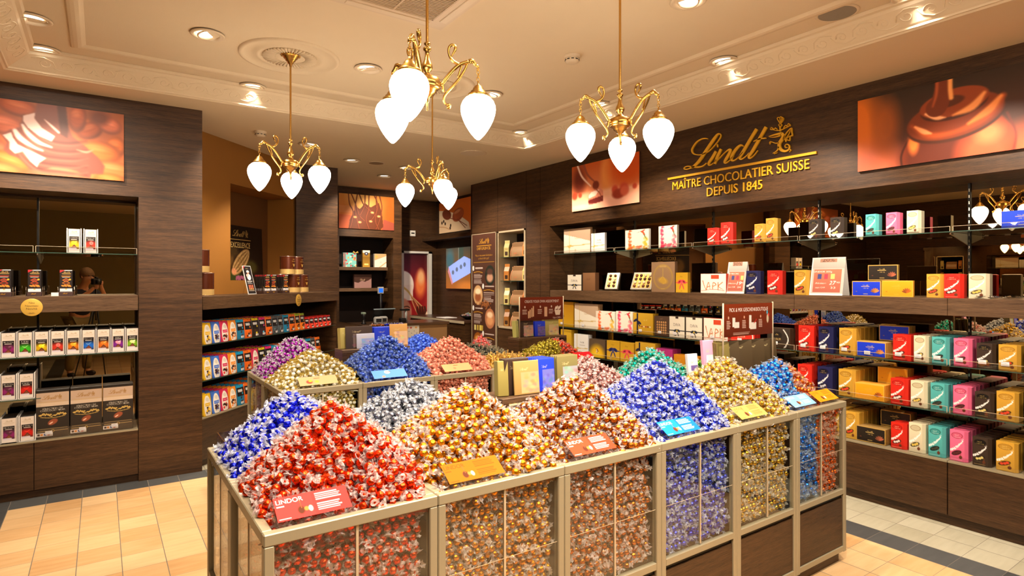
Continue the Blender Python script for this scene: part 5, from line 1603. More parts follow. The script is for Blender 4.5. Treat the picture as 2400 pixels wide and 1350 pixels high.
def c_pouch(top, body, label, pic):
    a = 0.72
    c = Canvas(36, 48, body, a)
    c.rect(0, a, 0, 0.12, top); c.ell(a * 0.5, 0.07, 0.05, 0.02, tuple(int(x * 0.5) for x in top), soft=0.3)
    if label == 'white':
        c.ell(a * 0.5, 0.60, a * 0.42, 0.52, (238, 230, 216), soft=0.06); c.ell(a * 0.5, 0.26, 0.13, 0.09, (214, 206, 190), soft=0.2); c.rect(a * 0.2, a * 0.8, 0.42, 0.56, top)
        c.rect(a * 0.26, a * 0.74, 0.47, 0.50, (250, 245, 240), 0.7)
    else:
        c.rect(0, a, 0.14, 0.56, (24, 20, 22)); c.rect(a * 0.15, a * 0.75, 0.22, 0.36, (232, 230, 226), 0.85); c.ell(a * 0.7, 0.44, 0.07, 0.05, label, soft=0.3)
    rd = random.Random(sum(pic))
    for k in range(16): c.ell(a * rd.uniform(0.25, 0.75), rd.uniform(0.62, 0.90), 0.06, 0.05, (60, 32, 24) if k % 3 else pic, soft=0.3)
    c.rect(a * 0.35, a * 0.85, 0.84, 0.94, (226, 222, 220), 0.9)
    return c
def c_tin(a=1.0):
    c = Canvas(44, 44, (92, 40, 18), a)
    return c

SIDE = {}
def side(col, rough=0.4):
    k = tuple(col)
    if k not in SIDE: SIDE[k] = pmat('card_%d_%d_%d' % k, col, rough, vary=0.02)
    return SIDE[k]
BOXM = {}
def box_mesh(key, canvas_f, w, h, d, col, name, shape='box', lean=0.0):
    k = (key, round(w, 3), round(h, 3), round(d, 3), shape)
    if k in BOXM: return BOXM[k]
    b = MB()
    if shape == 'facet':      # tall box whose side panel is folded back at an angle
        f = min(0.016, w * 0.2)
        poly = [(-w / 2, 0), (w / 2, 0), (w / 2 + f, 0.016), (w / 2 + f, d), (-w / 2, d)]
        n = len(poly)
        vs = [(x, y, 0) for x, y in poly] + [(x, y, h - (0.004 if y > 0.01 else 0)) for x, y in poly]
        b.add(vs, [tuple(range(n - 1, -1, -1)), tuple(range(n, 2 * n))] + [(i, (i + 1) % n, (i + 1) % n + n, i + n) for i in range(n)])
    elif shape == 'pouch':
        n = 9
        for j in range(n):
            z = h * j / (n - 1); t = d / 2 * (1 - (j / (n - 1)) ** 2) + 0.003
            x = w / 2 * (1 - 0.05 * math.sin(PI * j / (n - 1)))
            b.v += [(-x, d / 2 - t, z), (0, d / 2 - t * 1.5, z), (x, d / 2 - t, z), (x, d / 2 + t, z), (0, d / 2 + t * 1.4, z), (-x, d / 2 + t, z)]
        for j in range(n - 1):
            for i in range(6):
                i2 = (i + 1) % 6
                b.f.append((j * 6 + i, j * 6 + i2, (j + 1) * 6 + i2, (j + 1) * 6 + i)); b.m.append(0); b.sm.append(True)
        b.f.append(tuple(range(5, -1, -1))); b.m.append(0); b.sm.append(False); b.f.append(tuple((n - 1) * 6 + i for i in range(6))); b.m.append(0); b.sm.append(False)
    else:
        b.cbox(-w / 2, w / 2, 0, d, 0, h, min(0.0015, d * 0.1))
    cv = canvas_f()
    if shape == 'pouch':
        s0 = len(b.v)
        print_grid(b, cv, -w / 2 * 0.96, w / 2 * 0.96, 0.003, h - 0.001, -0.001, 1)
        for i in range(s0, len(b.v)):
            x, y, z = b.v[i]
            q = z / h; t = d / 2 * (1 - q * q) + 0.003
            b.v[i] = (x, d / 2 - t * (1 + 0.5 * (1 - abs(x) / (w / 2))) - 0.0012, z)
    else:
        print_grid(b, cv, -w / 2 + 0.0015, w / 2 - 0.0015, 0.0015, h - 0.0015, -0.0008, 1)
    me = b.mesh(name, [side(col), PRINT])
    BOXM[k] = me
    return me
TAGM = None
def price_tag(parent, w, z=0.03, x=None):
    global TAGM
    if TAGM is None:
        b = MB(); c = Canvas(14, 8, (232, 230, 234), 1.6); c.textlines(0.15, 1.4, 0.15, 0.85, 3, (150, 150, 160), 0.6)
        b.box(-0.021, 0.021, -0.001, 0.0, 0, 0.026); print_grid(b, c, -0.0205, 0.0205, 0.0005, 0.0255, -0.0016, 1)
        TAGM = b.mesh('price_tag', [CARD, PRINT])
    o = obj('price_tag', TAGM, parent); o.location = (-w * 0.12 if x is None else x, -0.004, z)
    return o

# kind: object name, category, canvas, side colour, default depth, shape, description
PROD = {}
def P_(key, name, cat, cf, col, d, shape, desc, w=None, h=None): PROD[key] = dict(name=name, cat=cat, cf=cf, col=col, d=d, shape=shape, desc=desc, w=w, h=h)
for key, body, dark, txt, oval, ball, desc in [
    ('red', (214, 40, 26), (150, 20, 16), (250, 226, 190), None, (240, 214, 206), 'red'),
    ('navy', (28, 30, 78), (16, 16, 40), (226, 190, 110), (14, 12, 36), (200, 200, 210), 'navy blue'),
    ('gold', (206, 156, 54), (150, 104, 30), (232, 200, 120), None, (216, 70, 40), 'gold'),
    ('cream', (226, 214, 180), (150, 130, 90), (196, 180, 140), None, (220, 190, 90), 'cream'),
    ('teal', (84, 176, 174), (20, 84, 76), (226, 236, 226), None, (60, 60, 50), 'turquoise'),
    ('pink', (236, 108, 146), (150, 50, 70), (250, 206, 206), None, (90, 40, 40), 'pink'),
    ('black', (58, 44, 34), (20, 14, 10), (222, 190, 110), (16, 12, 10), (220, 200, 120), 'black')]:
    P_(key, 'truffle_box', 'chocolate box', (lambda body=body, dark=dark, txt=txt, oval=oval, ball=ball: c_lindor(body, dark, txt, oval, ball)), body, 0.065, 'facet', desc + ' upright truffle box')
P_('bluethin', 'flat_chocolate_box', 'chocolate box', lambda: c_thin((22, 52, 196)), (190, 150, 70), 0.022, 'box', 'blue flat box', 0.2, 0.112)
P_('orangethin', 'flat_chocolate_box', 'chocolate box', lambda: c_thin((226, 150, 22), (232, 176, 70), (170, 84, 30), (226, 170, 60)), (226, 160, 50), 0.022, 'box', 'orange flat box', 0.2, 0.115)
P_('blackthin', 'flat_chocolate_box', 'chocolate box', lambda: c_thin((34, 26, 20), (198, 156, 76), (160, 86, 60)), (150, 116, 56), 0.022, 'box', 'black flat box', 0.2, 0.112)
P_('ivory', 'gift_box', 'gift box', c_ivory, (170, 130, 90), 0.035, 'box', 'ivory and tan gift box')
P_('white', 'gift_box', 'gift box', c_white, (226, 222, 218), 0.03, 'box', 'plain white gift box')
P_('orangebird', 'gift_box', 'gift box', lambda: c_bird((236, 84, 30), (240, 176, 40)), (236, 228, 214), 0.03, 'box', 'orange bird print box')
P_('pinkbird', 'gift_box', 'gift box', lambda: c_bird((226, 40, 80), (236, 90, 110), 1.1), (236, 228, 214), 0.03, 'box', 'pink bird print box')
P_('diva', 'gift_box', 'gift box', c_diva, (80, 66, 54), 0.10, 'box', 'cream ribboned box lettered DIVA')
P_('brown', 'gift_box', 'gift box', lambda: c_plain((128, 88, 56), 1, 1, (110, 74, 46)), (104, 68, 42), 0.06, 'box', 'plain brown box')
P_('medal', 'gift_box', 'gift box', c_medal, (130, 100, 74), 0.04, 'box', 'large bronze box with round emblem')
P_('goldbow', 'gift_box', 'gift box', lambda: c_goldbow((226, 70, 84)), (196, 150, 34), 0.04, 'box', 'gold box with red bow')
P_('goldbowblue', 'gift_box', 'gift box', lambda: c_goldbow((38, 46, 110)), (196, 150, 34), 0.04, 'box', 'gold box with blue bow')
P_('vapk', 'gift_box', 'gift box', c_script, (190, 60, 40), 0.04, 'box', 'white box with red letters')
P_('goldribbon', 'gift_box', 'gift box', c_goldribbon, (196, 150, 34), 0.04, 'box', 'gold box with dark ribbon')
P_('praline', 'gift_box', 'gift box', c_praline, (74, 54, 42), 0.04, 'box', 'brown praline print box')
P_('flower', 'gift_box', 'gift box', c_flower, (80, 64, 50), 0.05, 'box', 'brown yellow glow box')
P_('goldbig', 'gift_box', 'gift box', c_big_gold, (180, 130, 26), 0.04, 'box', 'large gold box')
P_('goldtall', 'gift_box', 'gift box', lambda: c_plain((206, 160, 34), 1, 1, (230, 190, 80)), (196, 150, 30), 0.05, 'box', 'tall bright gold box')
P_('magenta', 'gift_box', 'gift box', lambda: c_plain((176, 44, 120), 1, 1, (220, 120, 170)), (150, 36, 100), 0.06, 'box', 'magenta box')
P_('orange', 'gift_box', 'gift box', lambda: c_plain((206, 134, 24), 1, 1, (240, 180, 80)), (190, 120, 20), 0.05, 'box', 'orange gold box')
P_('redflat', 'truffle_box', 'chocolate box', lambda: c_flat((222, 44, 28)), (200, 34, 24), 0.04, 'box', 'wide red box')
P_('blackflat', 'truffle_box', 'chocolate box', lambda: c_flat((44, 34, 26), (226, 190, 110)), (70, 50, 34), 0.04, 'box', 'wide black box')
P_('blueflat', 'flat_chocolate_box', 'chocolate box', lambda: c_thin((22, 62, 206), (30, 70, 200)), (20, 50, 170), 0.03, 'box', 'wide blue box')

SHORT = dict(red='red', navy='navy', gold='gold', cream='cream', teal='turquoise', pink='pink', black='black', bluethin='blue flat', orangethin='orange flat', blackthin='black flat', ivory='ivory', white='white', orangebird='orange bird', pinkbird='pink bird', diva='DIVA', brown='brown', medal='emblem', goldbow='red bow', goldbowblue='blue bow', vapk='brush letter', goldribbon='ribboned gold', praline='praline', flower='glow print', goldbig='large gold', goldtall='tall gold', magenta='magenta', orange='orange gold', redflat='wide red', blackflat='wide black', blueflat='wide blue', tray='open tray', pricesign='price sign', bigsign='big sign', egg='gold globe')
def place_product(key, w, h, loc, rotz, label, group=None, tagged=False, depth=None, parent=None, lean=0.0):
    p = PROD[key]
    w_, h_ = (p['w'] or w), (p['h'] or h)
    me = box_mesh(key, p['cf'], w_, h_, depth or p['d'], p['col'], p['name'], p['shape'])
    o = bpy.data.objects.new(p['name'], me); COL.objects.link(o)
    o.location = loc; o.rotation_euler = (lean, 0, rotz) if lean == 0 else Euler((lean, 0, rotz)).to_matrix().to_euler()
    tag(o, label, p['cat'], group)
    if tagged: price_tag(o, w_, 0.018 if key in ('bluethin', 'orangethin', 'blackthin') else 0.028)
    return o
NOROW = ('tray', 'pricesign', 'bigsign', 'egg')
def wall_row(items, z, front, tier, queue=0, tagged=False, xoff=0.0):
    """items: (kind, world y, -, width, height) along the right wall; front = depth of the front faces behind the wall plane"""
    ks = [it[0] for it in items]
    for i, (key, y, zz, w, h) in enumerate(items):
        if key in NOROW: continue
        p = PROD[key]
        a = SHORT[ks[i - 1]] if i else None; b = SHORT[ks[i + 1]] if i < len(items) - 1 else None
        if a and b: nb = '%s between %s and %s' % (tier, a, b)
        elif b: nb = '%s, first of its row before %s' % (tier, b)
        else: nb = '%s, last of its row after %s' % (tier, a)
        big = p['shape'] == 'facet'
        up = zz if (zz > z + 0.06) else z      # stands on another box
        loc = (XR + front, y, up + 0.001)
        place_product(key, round(w, 2) if big else w, round(h / 0.02) * 0.02 if big else h, loc, -PI / 2, '%s on the %s' % (p['desc'], nb), 'boxes on the ' + tier, tagged)
        d = p['d']
        nq = queue if (queue and (big or 'thin' in key)) else (1 if queue else 0)
        step = d + 0.003
        for q in range(nq):
            q_ = q + 1
            if front + q_ * step + d > 0.375: break
            o = place_product(key, round(w, 2) if big else w, round(h / 0.02) * 0.02 if big else h, (XR + front + q_ * step, y, up + 0.001), -PI / 2,
                              '%s queued on the %s' % (p['desc'], nb), 'queued %s boxes, %s' % (SHORT[key], nb))
U = [('ivory', 5.338, 0, .475, .293), ('white', 4.974, 0, .225, .213), ('orangebird', 4.380, 0, .333, .211), ('pinkbird', 3.967, 0, .233, .221), ('red', 3.445, 0, .10, .16), ('red', 3.300, 0, .10, .20), ('gold', 2.972, 0, .08, .16), ('gold', 2.865, 0, .08, .20), ('black', 2.495, 0, .08, .16), ('black', 2.325, 0, .08, .16), ('teal', 2.072, 0, .075, .16), ('pink', 1.934, 0, .075, .16), ('cream', 1.800, 0, .075, .16), ('blueflat', 1.20, 0, .21, .106)]
wall_row(U, 1.927, 0.09, 'high glass shelf')
Lg = [('diva', 5.333, 0, .253, .187), ('brown', 5.08, 0, .210, .206), ('tray', 4.782, 0, 0, 0), ('tray', 4.328, 0, 0, 0), ('medal', 3.992, 0, .300, .302), ('goldbow', 3.760, 0, .143, .193), ('vapk', 3.404, 0, .275, .179), ('pricesign', 3.175, 0, 0, 0), ('navy', 3.01, 0, .11, .20), ('red', 2.812, 0, .11, .20), ('gold', 2.582, 0, .10, .20), ('bigsign', 2.39, 0, 0, 0), ('bluethin', 2.085, 0, .2, .11), ('blackthin', 1.974, 1.601, .2, .11), ('orangethin', 1.880, 0, .198, .117), ('gold', 1.659, 0, .08, .16), ('red', 1.553, 0, .09, .16), ('cream', 1.417, 0, .085, .16), ('egg', 1.15, 0, 0, 0)]
wall_row(Lg, 1.485, 0.05, 'oak ledge')
S1 = [('goldbig', 5.507, 0, .344, .303), ('ivory', 5.113, 0, .40, .289), ('orangebird', 4.799, 0, .30, .217), ('pinkbird', 4.508, 0, .244, .227), ('goldribbon', 4.243, 0, .270, .219), ('praline', 3.996, 0, .186, .200), ('diva', 3.805, 0, .19, .21), ('diva', 3.604, 0, .19, .21), ('vapk', 3.367, 0, .259, .212), ('redflat', 3.09, 0, .230, .153), ('blackflat', 2.76, 0, .20, .165), ('red', 2.537, 0, .10, .20), ('navy', 2.382, 0, .09, .20), ('gold', 2.220, 0, .10, .20), ('bluethin', 2.046, 0, .2, .127), ('red', 1.855, 0, .085, .18), ('cream', 1.735, 0, .075, .18), ('teal', 1.622, 0, .08, .18), ('pink', 1.498, 0, .083, .18), ('black', 1.375, 0, .08, .16), ('gold', 1.258, 0, .085, .16), ('black', 1.13, 0, .08, .16)]
wall_row(S1, 1.045, 0.035, 'lit shelf', 4, True)
S2 = [('goldtall', 5.47, 0, .196, .279), ('white', 5.20, 0, .245, .242), ('flower', 4.93, 0, .26, .206), ('goldbowblue', 4.675, 0, .196, .209), ('goldbow', 4.467, 0, .198, .207), ('goldribbon', 4.214, 0, .27, .227), ('magenta', 3.962, 0, .211, .19), ('orange', 3.776, 0, .138, .15), ('orange', 3.623, 0, .145, .15), ('redflat', 3.38, 0, .22, .15), ('diva', 3.10, 0, .19, .2), ('black', 2.88, 0, .09, .18), ('red', 2.549, 0, .09, .20), ('navy', 2.389, 0, .09, .20), ('gold', 2.224, 0, .10, .20), ('orangethin', 2.056, 0, .189, .13), ('red', 1.870, 0, .085, .18), ('cream', 1.749, 0, .08, .18), ('teal', 1.630, 0, .08, .18), ('pink', 1.502, 0, .081, .18), ('black', 1.384, 0, .08, .16), ('gold', 1.268, 0, .09, .18), ('black', 1.14, 0, .08, .16)]
wall_row(S2, 0.735, 0.035, 'middle shelf', 4)
S3 = [('gold', 2.31, 0, .09, .2), ('gold', 2.19, 0, .08, .2), ('blackthin', 2.048, 0, .2, .14), ('red', 1.873, 0, .084, .18), ('cream', 1.760, 0, .078, .20), ('teal', 1.643, 0, .076, .20), ('pink', 1.520, 0, .082, .20), ('black', 1.397, 0, .082, .18), ('gold', 1.270, 0, .086, .18), ('black', 1.14, 0, .08, .18)]
wall_row(S3, 0.425, 0.035, 'bottom shelf', 4)
# second rows of flat boxes standing higher at the back of the lit shelves
for key, y, z, tier in (('bluethin', 1.97, 1.045, 'lit shelf'), ('orangethin', 1.98, 0.735, 'middle shelf'), ('blackthin', 1.96, 0.425, 'bottom shelf')):
    for q in range(4):
        o = place_product(key, 0.2, 0.112, (XR + 0.17 + q * 0.026, y - 0.02, z + 0.118), -PI / 2, '%s in the raised rear stack of the %s' % (PROD[key]['desc'], tier), 'rear stack of flat boxes, ' + tier)
        o2 = place_product(key, 0.2, 0.112, (XR + 0.17 + q * 0.026, y - 0.02, z + 0.002), -PI / 2, '%s carrying the raised rear stack of the %s' % (PROD[key]['desc'], tier), 'lower rear flat boxes, ' + tier)

# open praline trays on little easels
def praline_tray(y, w, h, cols, rows, rz, label):
    r = empty('praline_tray', (XR + 0.12, y, 1.486), -PI / 2 + rz)
    M = Matrix.Translation((0, 0, 0.022)) @ Matrix.Rotation(math.radians(-24), 4, 'X')
    b = MB(); b.cbox(-w / 2, w / 2, 0, 0.03, 0, h, 0.003); b.xform(M); b.build('clear_case', pmat('silvery_case', (206, 198, 180), 0.2, 0.5, vary=0.02), r)
    b = MB(); b.box(-w / 2 + 0.02, w / 2 - 0.02, -0.001, 0, 0.02, h - 0.02); b.xform(M); b.build('gold_insert', pmat('gold_insert', (214, 176, 90), 0.3, 0.5, vary=0.02), r)
    rd = random.Random(int(y * 10))
    for i in range(cols):
        for j in range(rows):
            x = -w / 2 + 0.02 + (w - 0.04) * (i + 0.5) / cols; z = 0.02 + (h - 0.04) * (j + 0.5) / rows
            b = MB(); rr = min((w - 0.04) / cols, (h - 0.04) / rows) * 0.42
            b.lathe([(rr, 0), (rr * 0.98, rr * 0.35), (rr * 0.7, rr * 0.75), (0.0001, rr * 0.95)], 12, caps=False)
            b.xform(M @ Matrix.Translation((x, -0.001, z)) @ Matrix.Rotation(PI / 2, 4, 'X'))
            o = b.build('praline', (side((112, 60, 36)), side((226, 200, 160)), side((76, 40, 26)))[rd.randrange(3)], None, r.location, r.rotation_euler[2])
            tag(o, 'praline in the ' + label.split(' on the ')[0], 'praline', 'pralines in the ' + label.split(' on the ')[0])
    b = MB()
    for s in (-1, 1):
        b.tube([(s * w * 0.4, 0.10, 0), (s * w * 0.4, 0.02, 0.002), (s * w * 0.4, -0.012, 0.004), (s * w * 0.4, -0.014, 0.03)], 0.003, 6)
        b.tube([(s * w * 0.4, 0.10, 0.001), (s * w * 0.4, 0.075, h * 0.75)], 0.003, 6)
    b.build('easel', ACRYLIC, r)
    tag(r, label, 'praline tray')
praline_tray(4.80, 0.155, 0.20, 2, 4, 0.35, 'narrow tilted silvery tray of eight pralines on the oak ledge beside the plain brown box')
praline_tray(4.36, 0.26, 0.20, 4, 4, 0.15, 'square tilted silvery tray of assorted pralines on the oak ledge beside the bronze emblem box')
# A-frame price signs
def a_sign(x, y, z, w, h, rotz, canvas, label, name='price_sign'):
    r = empty(name, (x, y, z), rotz)
    for s, nm in ((1, 'front_panel'), (-1, 'back_panel')):
        b = MB(); b.box(-w / 2, w / 2, -0.0015, 0.0015, 0, h)
        if s == 1: print_grid(b, canvas, -w / 2, w / 2, 0.0, h, -0.0022, 1)
        else: print_grid(b, canvas, -w / 2, w / 2, 0.0, h, -0.0022, 1)
        if s == -1: b.xform(Matrix.Rotation(PI, 4, 'Z'))
        b.xform(Matrix.Translation((0, -s * 0.055, 0)) @ Matrix.Rotation(-s * math.radians(11), 4, 'X'))
        b.build(nm, [CARD, PRINT], r)
    return tag(r, label, 'price sign')
def c_sale(a=0.85, head='20%', l1='LINDOR 300g', pr='27', pc='90', pr2='33'):
    c = Canvas(84, 98, (186, 176, 166), a)
    c.vgrad(0, 0.3, (190, 182, 172), (166, 156, 146)); c.vgrad(0.32, 0.92, (190, 112, 84), (168, 88, 70), 0.08, a - 0.07)
    c.rect(a * 0.25, a * 0.75, 0, 0.13, (166, 122, 100)); c.text(head, a * 0.5, 0.115, 0.085, (90, 60, 50), width=0.32)
    c.text('LINDOR 300g' if l1 is None else l1, a * 0.36, 0.40, 0.045, (250, 240, 230), width=a * 0.55)
    for k, col in enumerate(((60, 66, 120), (214, 60, 80), (214, 190, 110))): c.rect(0.18 + k * 0.17, 0.28 + k * 0.17, 0.44, 0.57, col)
    c.text(pr, a * 0.68, 0.72, 0.10, (250, 245, 240), width=0.17, shear=0.2); c.text(pc, a * 0.84, 0.68, 0.04, (250, 245, 240), width=0.08)
    c.text('Aktion', a * 0.32, 0.70, 0.045, (250, 240, 230), width=0.28); c.text('statt CHF', a * 0.32, 0.81, 0.035, (250, 240, 230), width=0.25); c.text(pr2, a * 0.7, 0.82, 0.05, (250, 240, 230), width=0.12)
    c.rect(0, 0.03, 0, 1, (236, 230, 224)); c.rect(0, a, 0.95, 1, (236, 230, 224))
    return c
a_sign(XR + 0.11, 2.385, 1.487, 0.255, 0.30, -PI / 2, c_sale(), 'large white and copper price sign reading 20% and 27 on the oak ledge')
a_sign(XR + 0.11, 3.185, 1.487, 0.19, 0.285, -PI / 2, c_sale(0.7, '30%', 'MIX', '19', '90', '24'), 'narrower white and copper price sign reading 30% and 19 beside the navy box')
# gold globe ornament and the crumpled silver foil
r = empty('gold_globe', (XR + 0.12, 1.13, 1.487))
b = MB(); b.lathe([(0.02, 0), (0.045, 0.012), (0.068, 0.040), (0.074, 0.065), (0.068, 0.092), (0.045, 0.118), (0.015, 0.132), (0.008, 0.134)], 24, caps=False); b.build('body', pmat('gold_foil_globe', (196, 160, 66), 0.28, 0.8, bump=(60, 0.3)), r)
b = MB()
for k in range(7):
    a = PI * k / 7
    b.tube([(0.0745 * math.cos(t) * math.cos(a), 0.0745 * math.cos(t) * math.sin(a), 0.066 + 0.068 * math.sin(t)) for t in np.linspace(0, 2 * PI, 25)[:-1]], 0.0014, 5, closed=True)
b.build('wire_net', pmat('dark_wire', (90, 70, 26), 0.4, 0.6), r)
MB().lathe([(0.008, 0.13), (0.006, 0.15), (0.010, 0.156), (0.004, 0.165)], 12).build('stem', BRASS, r)
tag(r, 'golden round netted ornament on the oak ledge at the frame edge', 'ornament')
b = MB(); rd = random.Random(8)
for k in range(60):
    x, y = rd.uniform(-0.05, 0.05), rd.uniform(-0.14, 0.14)
    p = [(x + rd.uniform(-0.03, 0.03), y + rd.uniform(-0.03, 0.03), rd.uniform(0.001, 0.022)) for _ in range(3)]
    b.add(p, [(0, 1, 2)])
o = b.build('crumpled_foil', pmat('silver_foil', (214, 210, 204), 0.2, 1.0, bump=(80, 0.4)), None, (XR + 0.06, 1.27, 1.487)); tag(o, 'crumpled silver foil lying on the oak ledge before the golden globe', 'foil')

# ------------------------------------------------------------------ near niche goods
def rowpack(key, name, desc): pass
BARS = [('MILD 70%', (150, 30, 110), (90, 40, 60), 0, 'dark plum glow lettered MILD'), ('LIME', (60, 190, 30), (150, 220, 110), 2, 'green glow lettered LIME'), ('LEMON', (226, 180, 10), (250, 226, 40), 0, 'yellow glow with lemon'), ('PINK GRAPEFRUIT', (220, 50, 30), (236, 80, 70), 1, 'red glow with grapefruit slice'),
        ('ORANGE', (230, 120, 10), (250, 170, 40), 0, 'orange glow with orange slices'), ('FLEUR DE SEL', (20, 110, 220), (120, 160, 200), 2, 'blue glow lettered FLEUR DE SEL'), ('CARAMEL', (226, 110, 20), (230, 130, 40), 0, 'amber glow with caramel'), ('FIG', (130, 30, 150), (240, 150, 170), 0, 'purple glow with fig'), ('PEAR', (130, 190, 20), (222, 230, 150), 0, 'lime glow with pear')]
def bar_pack(i, x, y, z, w, h, label, group=None, queue=3, rot=0, stand=True, qgroup=None, tagd=True):
    txt, glow, fruit, shp, ds = BARS[i] if i < 9 else ('CHILI', (222, 30, 20), (236, 60, 40), 2, 'red glow with chili')
    key = 'bar%d' % i
    if key not in PROD: P_(key, 'bar_dispenser', 'chocolate bars', (lambda: c_bar(glow, fruit, txt, shp)), (214, 200, 186), 0.26, 'box', ds)
    p = PROD[key]
    me = box_mesh(key, p['cf'], w - 0.012, h, 0.02, (34, 26, 22), 'chocolate_bar')
    r = empty('bar_dispenser', (x, y, z + 0.001), rot)
    where = label.split(', on the ')[-1] if ', on the ' in label else label.split('standing on the ')[-1]
    where = where.split(', ')[-1] if 'frame edge' in label else where
    for k in range(queue + 1):
        o = obj('chocolate_bar', me, None, (x, y + 0.004 + k * 0.022, z + 0.005), rot)
        if queue == 0: tag(o, '%s bar, single on the %s' % (ds, where), 'chocolate bar')
        else: tag(o, ('front bar, %s, in the dispenser on the %s' if k == 0 else 'bar queued behind the front one, %s, %s') % (ds, where), 'chocolate bar', '%s bars, %s' % ('front' if k == 0 else 'queued', ds + where))
    if stand:
        b = MB()
        for s in (-1, 1): b.box(s * w / 2 - 0.003, s * w / 2 + 0.003, 0, 0.09 + 0.022 * queue, 0, h + 0.008)
        b.box(-w / 2, w / 2, 0, 0.10, 0, 0.003)
        b.build('white_side_walls', CARD, r)
    return tag(r, label, 'chocolate bars', group)
bw = 0.0945
for i in range(9):
    bar_pack(i, -0.546 + i * bw, YL + 0.012, 1.040, bw - 0.003, 0.178, 'cream and black bar dispenser, %s, on the niche glass shelf' % BARS[i][4], 'bar dispensers in the near niche', 8)
for k, x in ((0, -0.546), (9, -0.444)):
    nm = BARS[0][4] if k == 0 else 'red glow with chili'
    bar_pack(k, x, YL + 0.012, 0.735, 0.092, 0.178, 'cream and black bar dispenser, %s, on the short glass shelf' % nm, 'bar dispensers in the near niche', 8)
    bar_pack(k, x + 0.005, YL + 0.012, 0.423, 0.092, 0.178, 'cream and black bar dispenser, %s, on the base cabinet' % nm, 'bar dispensers in the near niche', 8)
    bar_pack(k if k == 0 else 0, x - 0.1 - 0.1 * (k == 0) , YL + 0.012, 0.423, 0.092, 0.178, 'cream and black bar dispenser at the frame edge on the base cabinet, ' + ('outer' if k == 0 else 'inner'), 'bar dispensers in the near niche', 3)
bar_pack(2, -0.164, YL + 0.045, 1.812, 0.086, 0.18, 'white stand with one lemon bar standing on the high niche shelf', None, 0)
bar_pack(3, -0.060, YL + 0.045, 1.812, 0.086, 0.18, 'white stand with one grapefruit bar standing on the high niche shelf', None, 0)
P_('sel', 'selection_pack', 'chocolate pack', c_selection, (38, 30, 26), 0.03, 'box', 'tall black selection pack')
for x, nm in ((-0.292, 'beside the chili bars'), (-0.088, 'the middle one of three'), (0.116, 'beside the wooden pier')):
    for q in range(4):
        o = place_product('sel', 0.198, 0.36, (x, YL + 0.03 + q * 0.034, 0.425), 0, ('tall black and beige selection pack, front one, ' if q == 0 else 'tall black selection pack queued behind the front one, ') + nm, 'selection packs, ' + nm + (', front' if q == 0 else ', rear'), q == 0, lean=0)
o = MB().box(-0.39, NX1 - 0.006, 0.004, 0.007, 0.422, 0.50).build('acrylic_lip', ACRYLIC, None, (0, YL, 0)); tag(o, 'clear acrylic strip before the tall black selection packs', 'acrylic strip')
# new flavour bars in wire stands on the ledge
def bar_stand(x, accent, label, n=7, loc=None, rot=0, w=0.078):
    key = 'new%d_%d_%d' % accent
    if key not in PROD: P_(key, 'chocolate_bar', 'chocolate bars', lambda: c_new_bar(accent), (26, 20, 18), 0.012, 'box', 'black bar')
    r = empty('bar_stand', loc or (x, YL + 0.03, 1.486), rot)
    me = box_mesh(key, PROD[key]['cf'], w, 0.165, 0.012, (26, 20, 18), 'chocolate_bar')
    L0 = Vector(loc) if loc else Vector((x, YL + 0.03, 1.486))
    short = label.replace('stand of ', '')
    for k in range(n):
        o = obj('chocolate_bar', me, None, L0 + Matrix.Rotation(rot, 3, 'Z') @ Vector((0, 0.012 + 0.022 * k, 0.031)), rot)
        tag(o, ('front one of the ' if k == 0 else 'one of the queued ') + short, 'chocolate bar', None if k == 0 else 'queued ' + short)
    b = MB(); b.cbox(-w / 2 - 0.004, w / 2 + 0.004, 0, 0.20, 0, 0.030, 0.002); b.build('tray', pmat('plum_tray', (70, 48, 44), 0.4), r)
    b = MB(); logo(b, 0, 0.012, 0.05, -0.0005, 0.0008, bar=False, emblem=False, steps=2); b.build('lettering', GOLDTEXT, r)
    b = MB()
    for s in (-1, 1):
        for yy in (0.006, 0.15):
            b.tube([(s * (w / 2 + 0.010), yy, 0.0), (s * (w / 2 + 0.010), yy, 0.055), (s * (w / 2 + 0.010), yy + 0.008, 0.072), (s * (w / 2 + 0.010), yy + 0.022, 0.072), (s * (w / 2 + 0.010), yy + 0.030, 0.05), (s * (w / 2 + 0.010), yy + 0.034, 0.0)], 0.0025, 6)
    b.build('wire_guide', CHROME, r)
    return tag(r, label, 'chocolate bars')
bar_stand(-0.572, (222, 70, 40), 'stand of black bars with red accent at the frame edge of the niche')
bar_stand(-0.400, (226, 80, 30), 'stand of black bars with vermilion accent above the gold round sticker')
bar_stand(-0.213, (232, 140, 40), 'stand of black bars with orange accent next to the mirror reflection')
o = MB().box(-0.30, -0.256, -0.006, -0.004, 1.486, 1.512).build('price_label', CARD, None, (0, YL, 0)); tag(o, 'small white price label on the near niche ledge', 'price label')
def sticker(name, w, rx, rz, label, lines, ps):
    r = empty(name, *w)
    b = MB(); b.lathe([(rx, 0.0), (rx, 0.002), (rx * 0.96, 0.0028), (0.0001, 0.0028)], 40)
    b.xform(Matrix.Scale(rz / rx, 4, (0, 0, 1)) @ Matrix.Rotation(PI / 2, 4, 'X'))
    b.build('disc', pmat('gold_sticker', (222, 176, 76), 0.35, 0.3, vary=0.03), r)
    t = MB()
    for i, L_ in enumerate(lines): lettering(t, L_, 0, rz * (0.42 - 0.34 * i), rz * 0.22, -0.0032, width=rx * 0.20 * len(L_) * 0.82)
    logo(t, 0, -rz * 0.72, rx * 0.7, -0.0030, 0.0004, bar=True, steps=2)
    t.build('lettering', pmat('brown_ink', (84, 56, 22), 0.5), r)
    return tag(r, label, 'sticker')
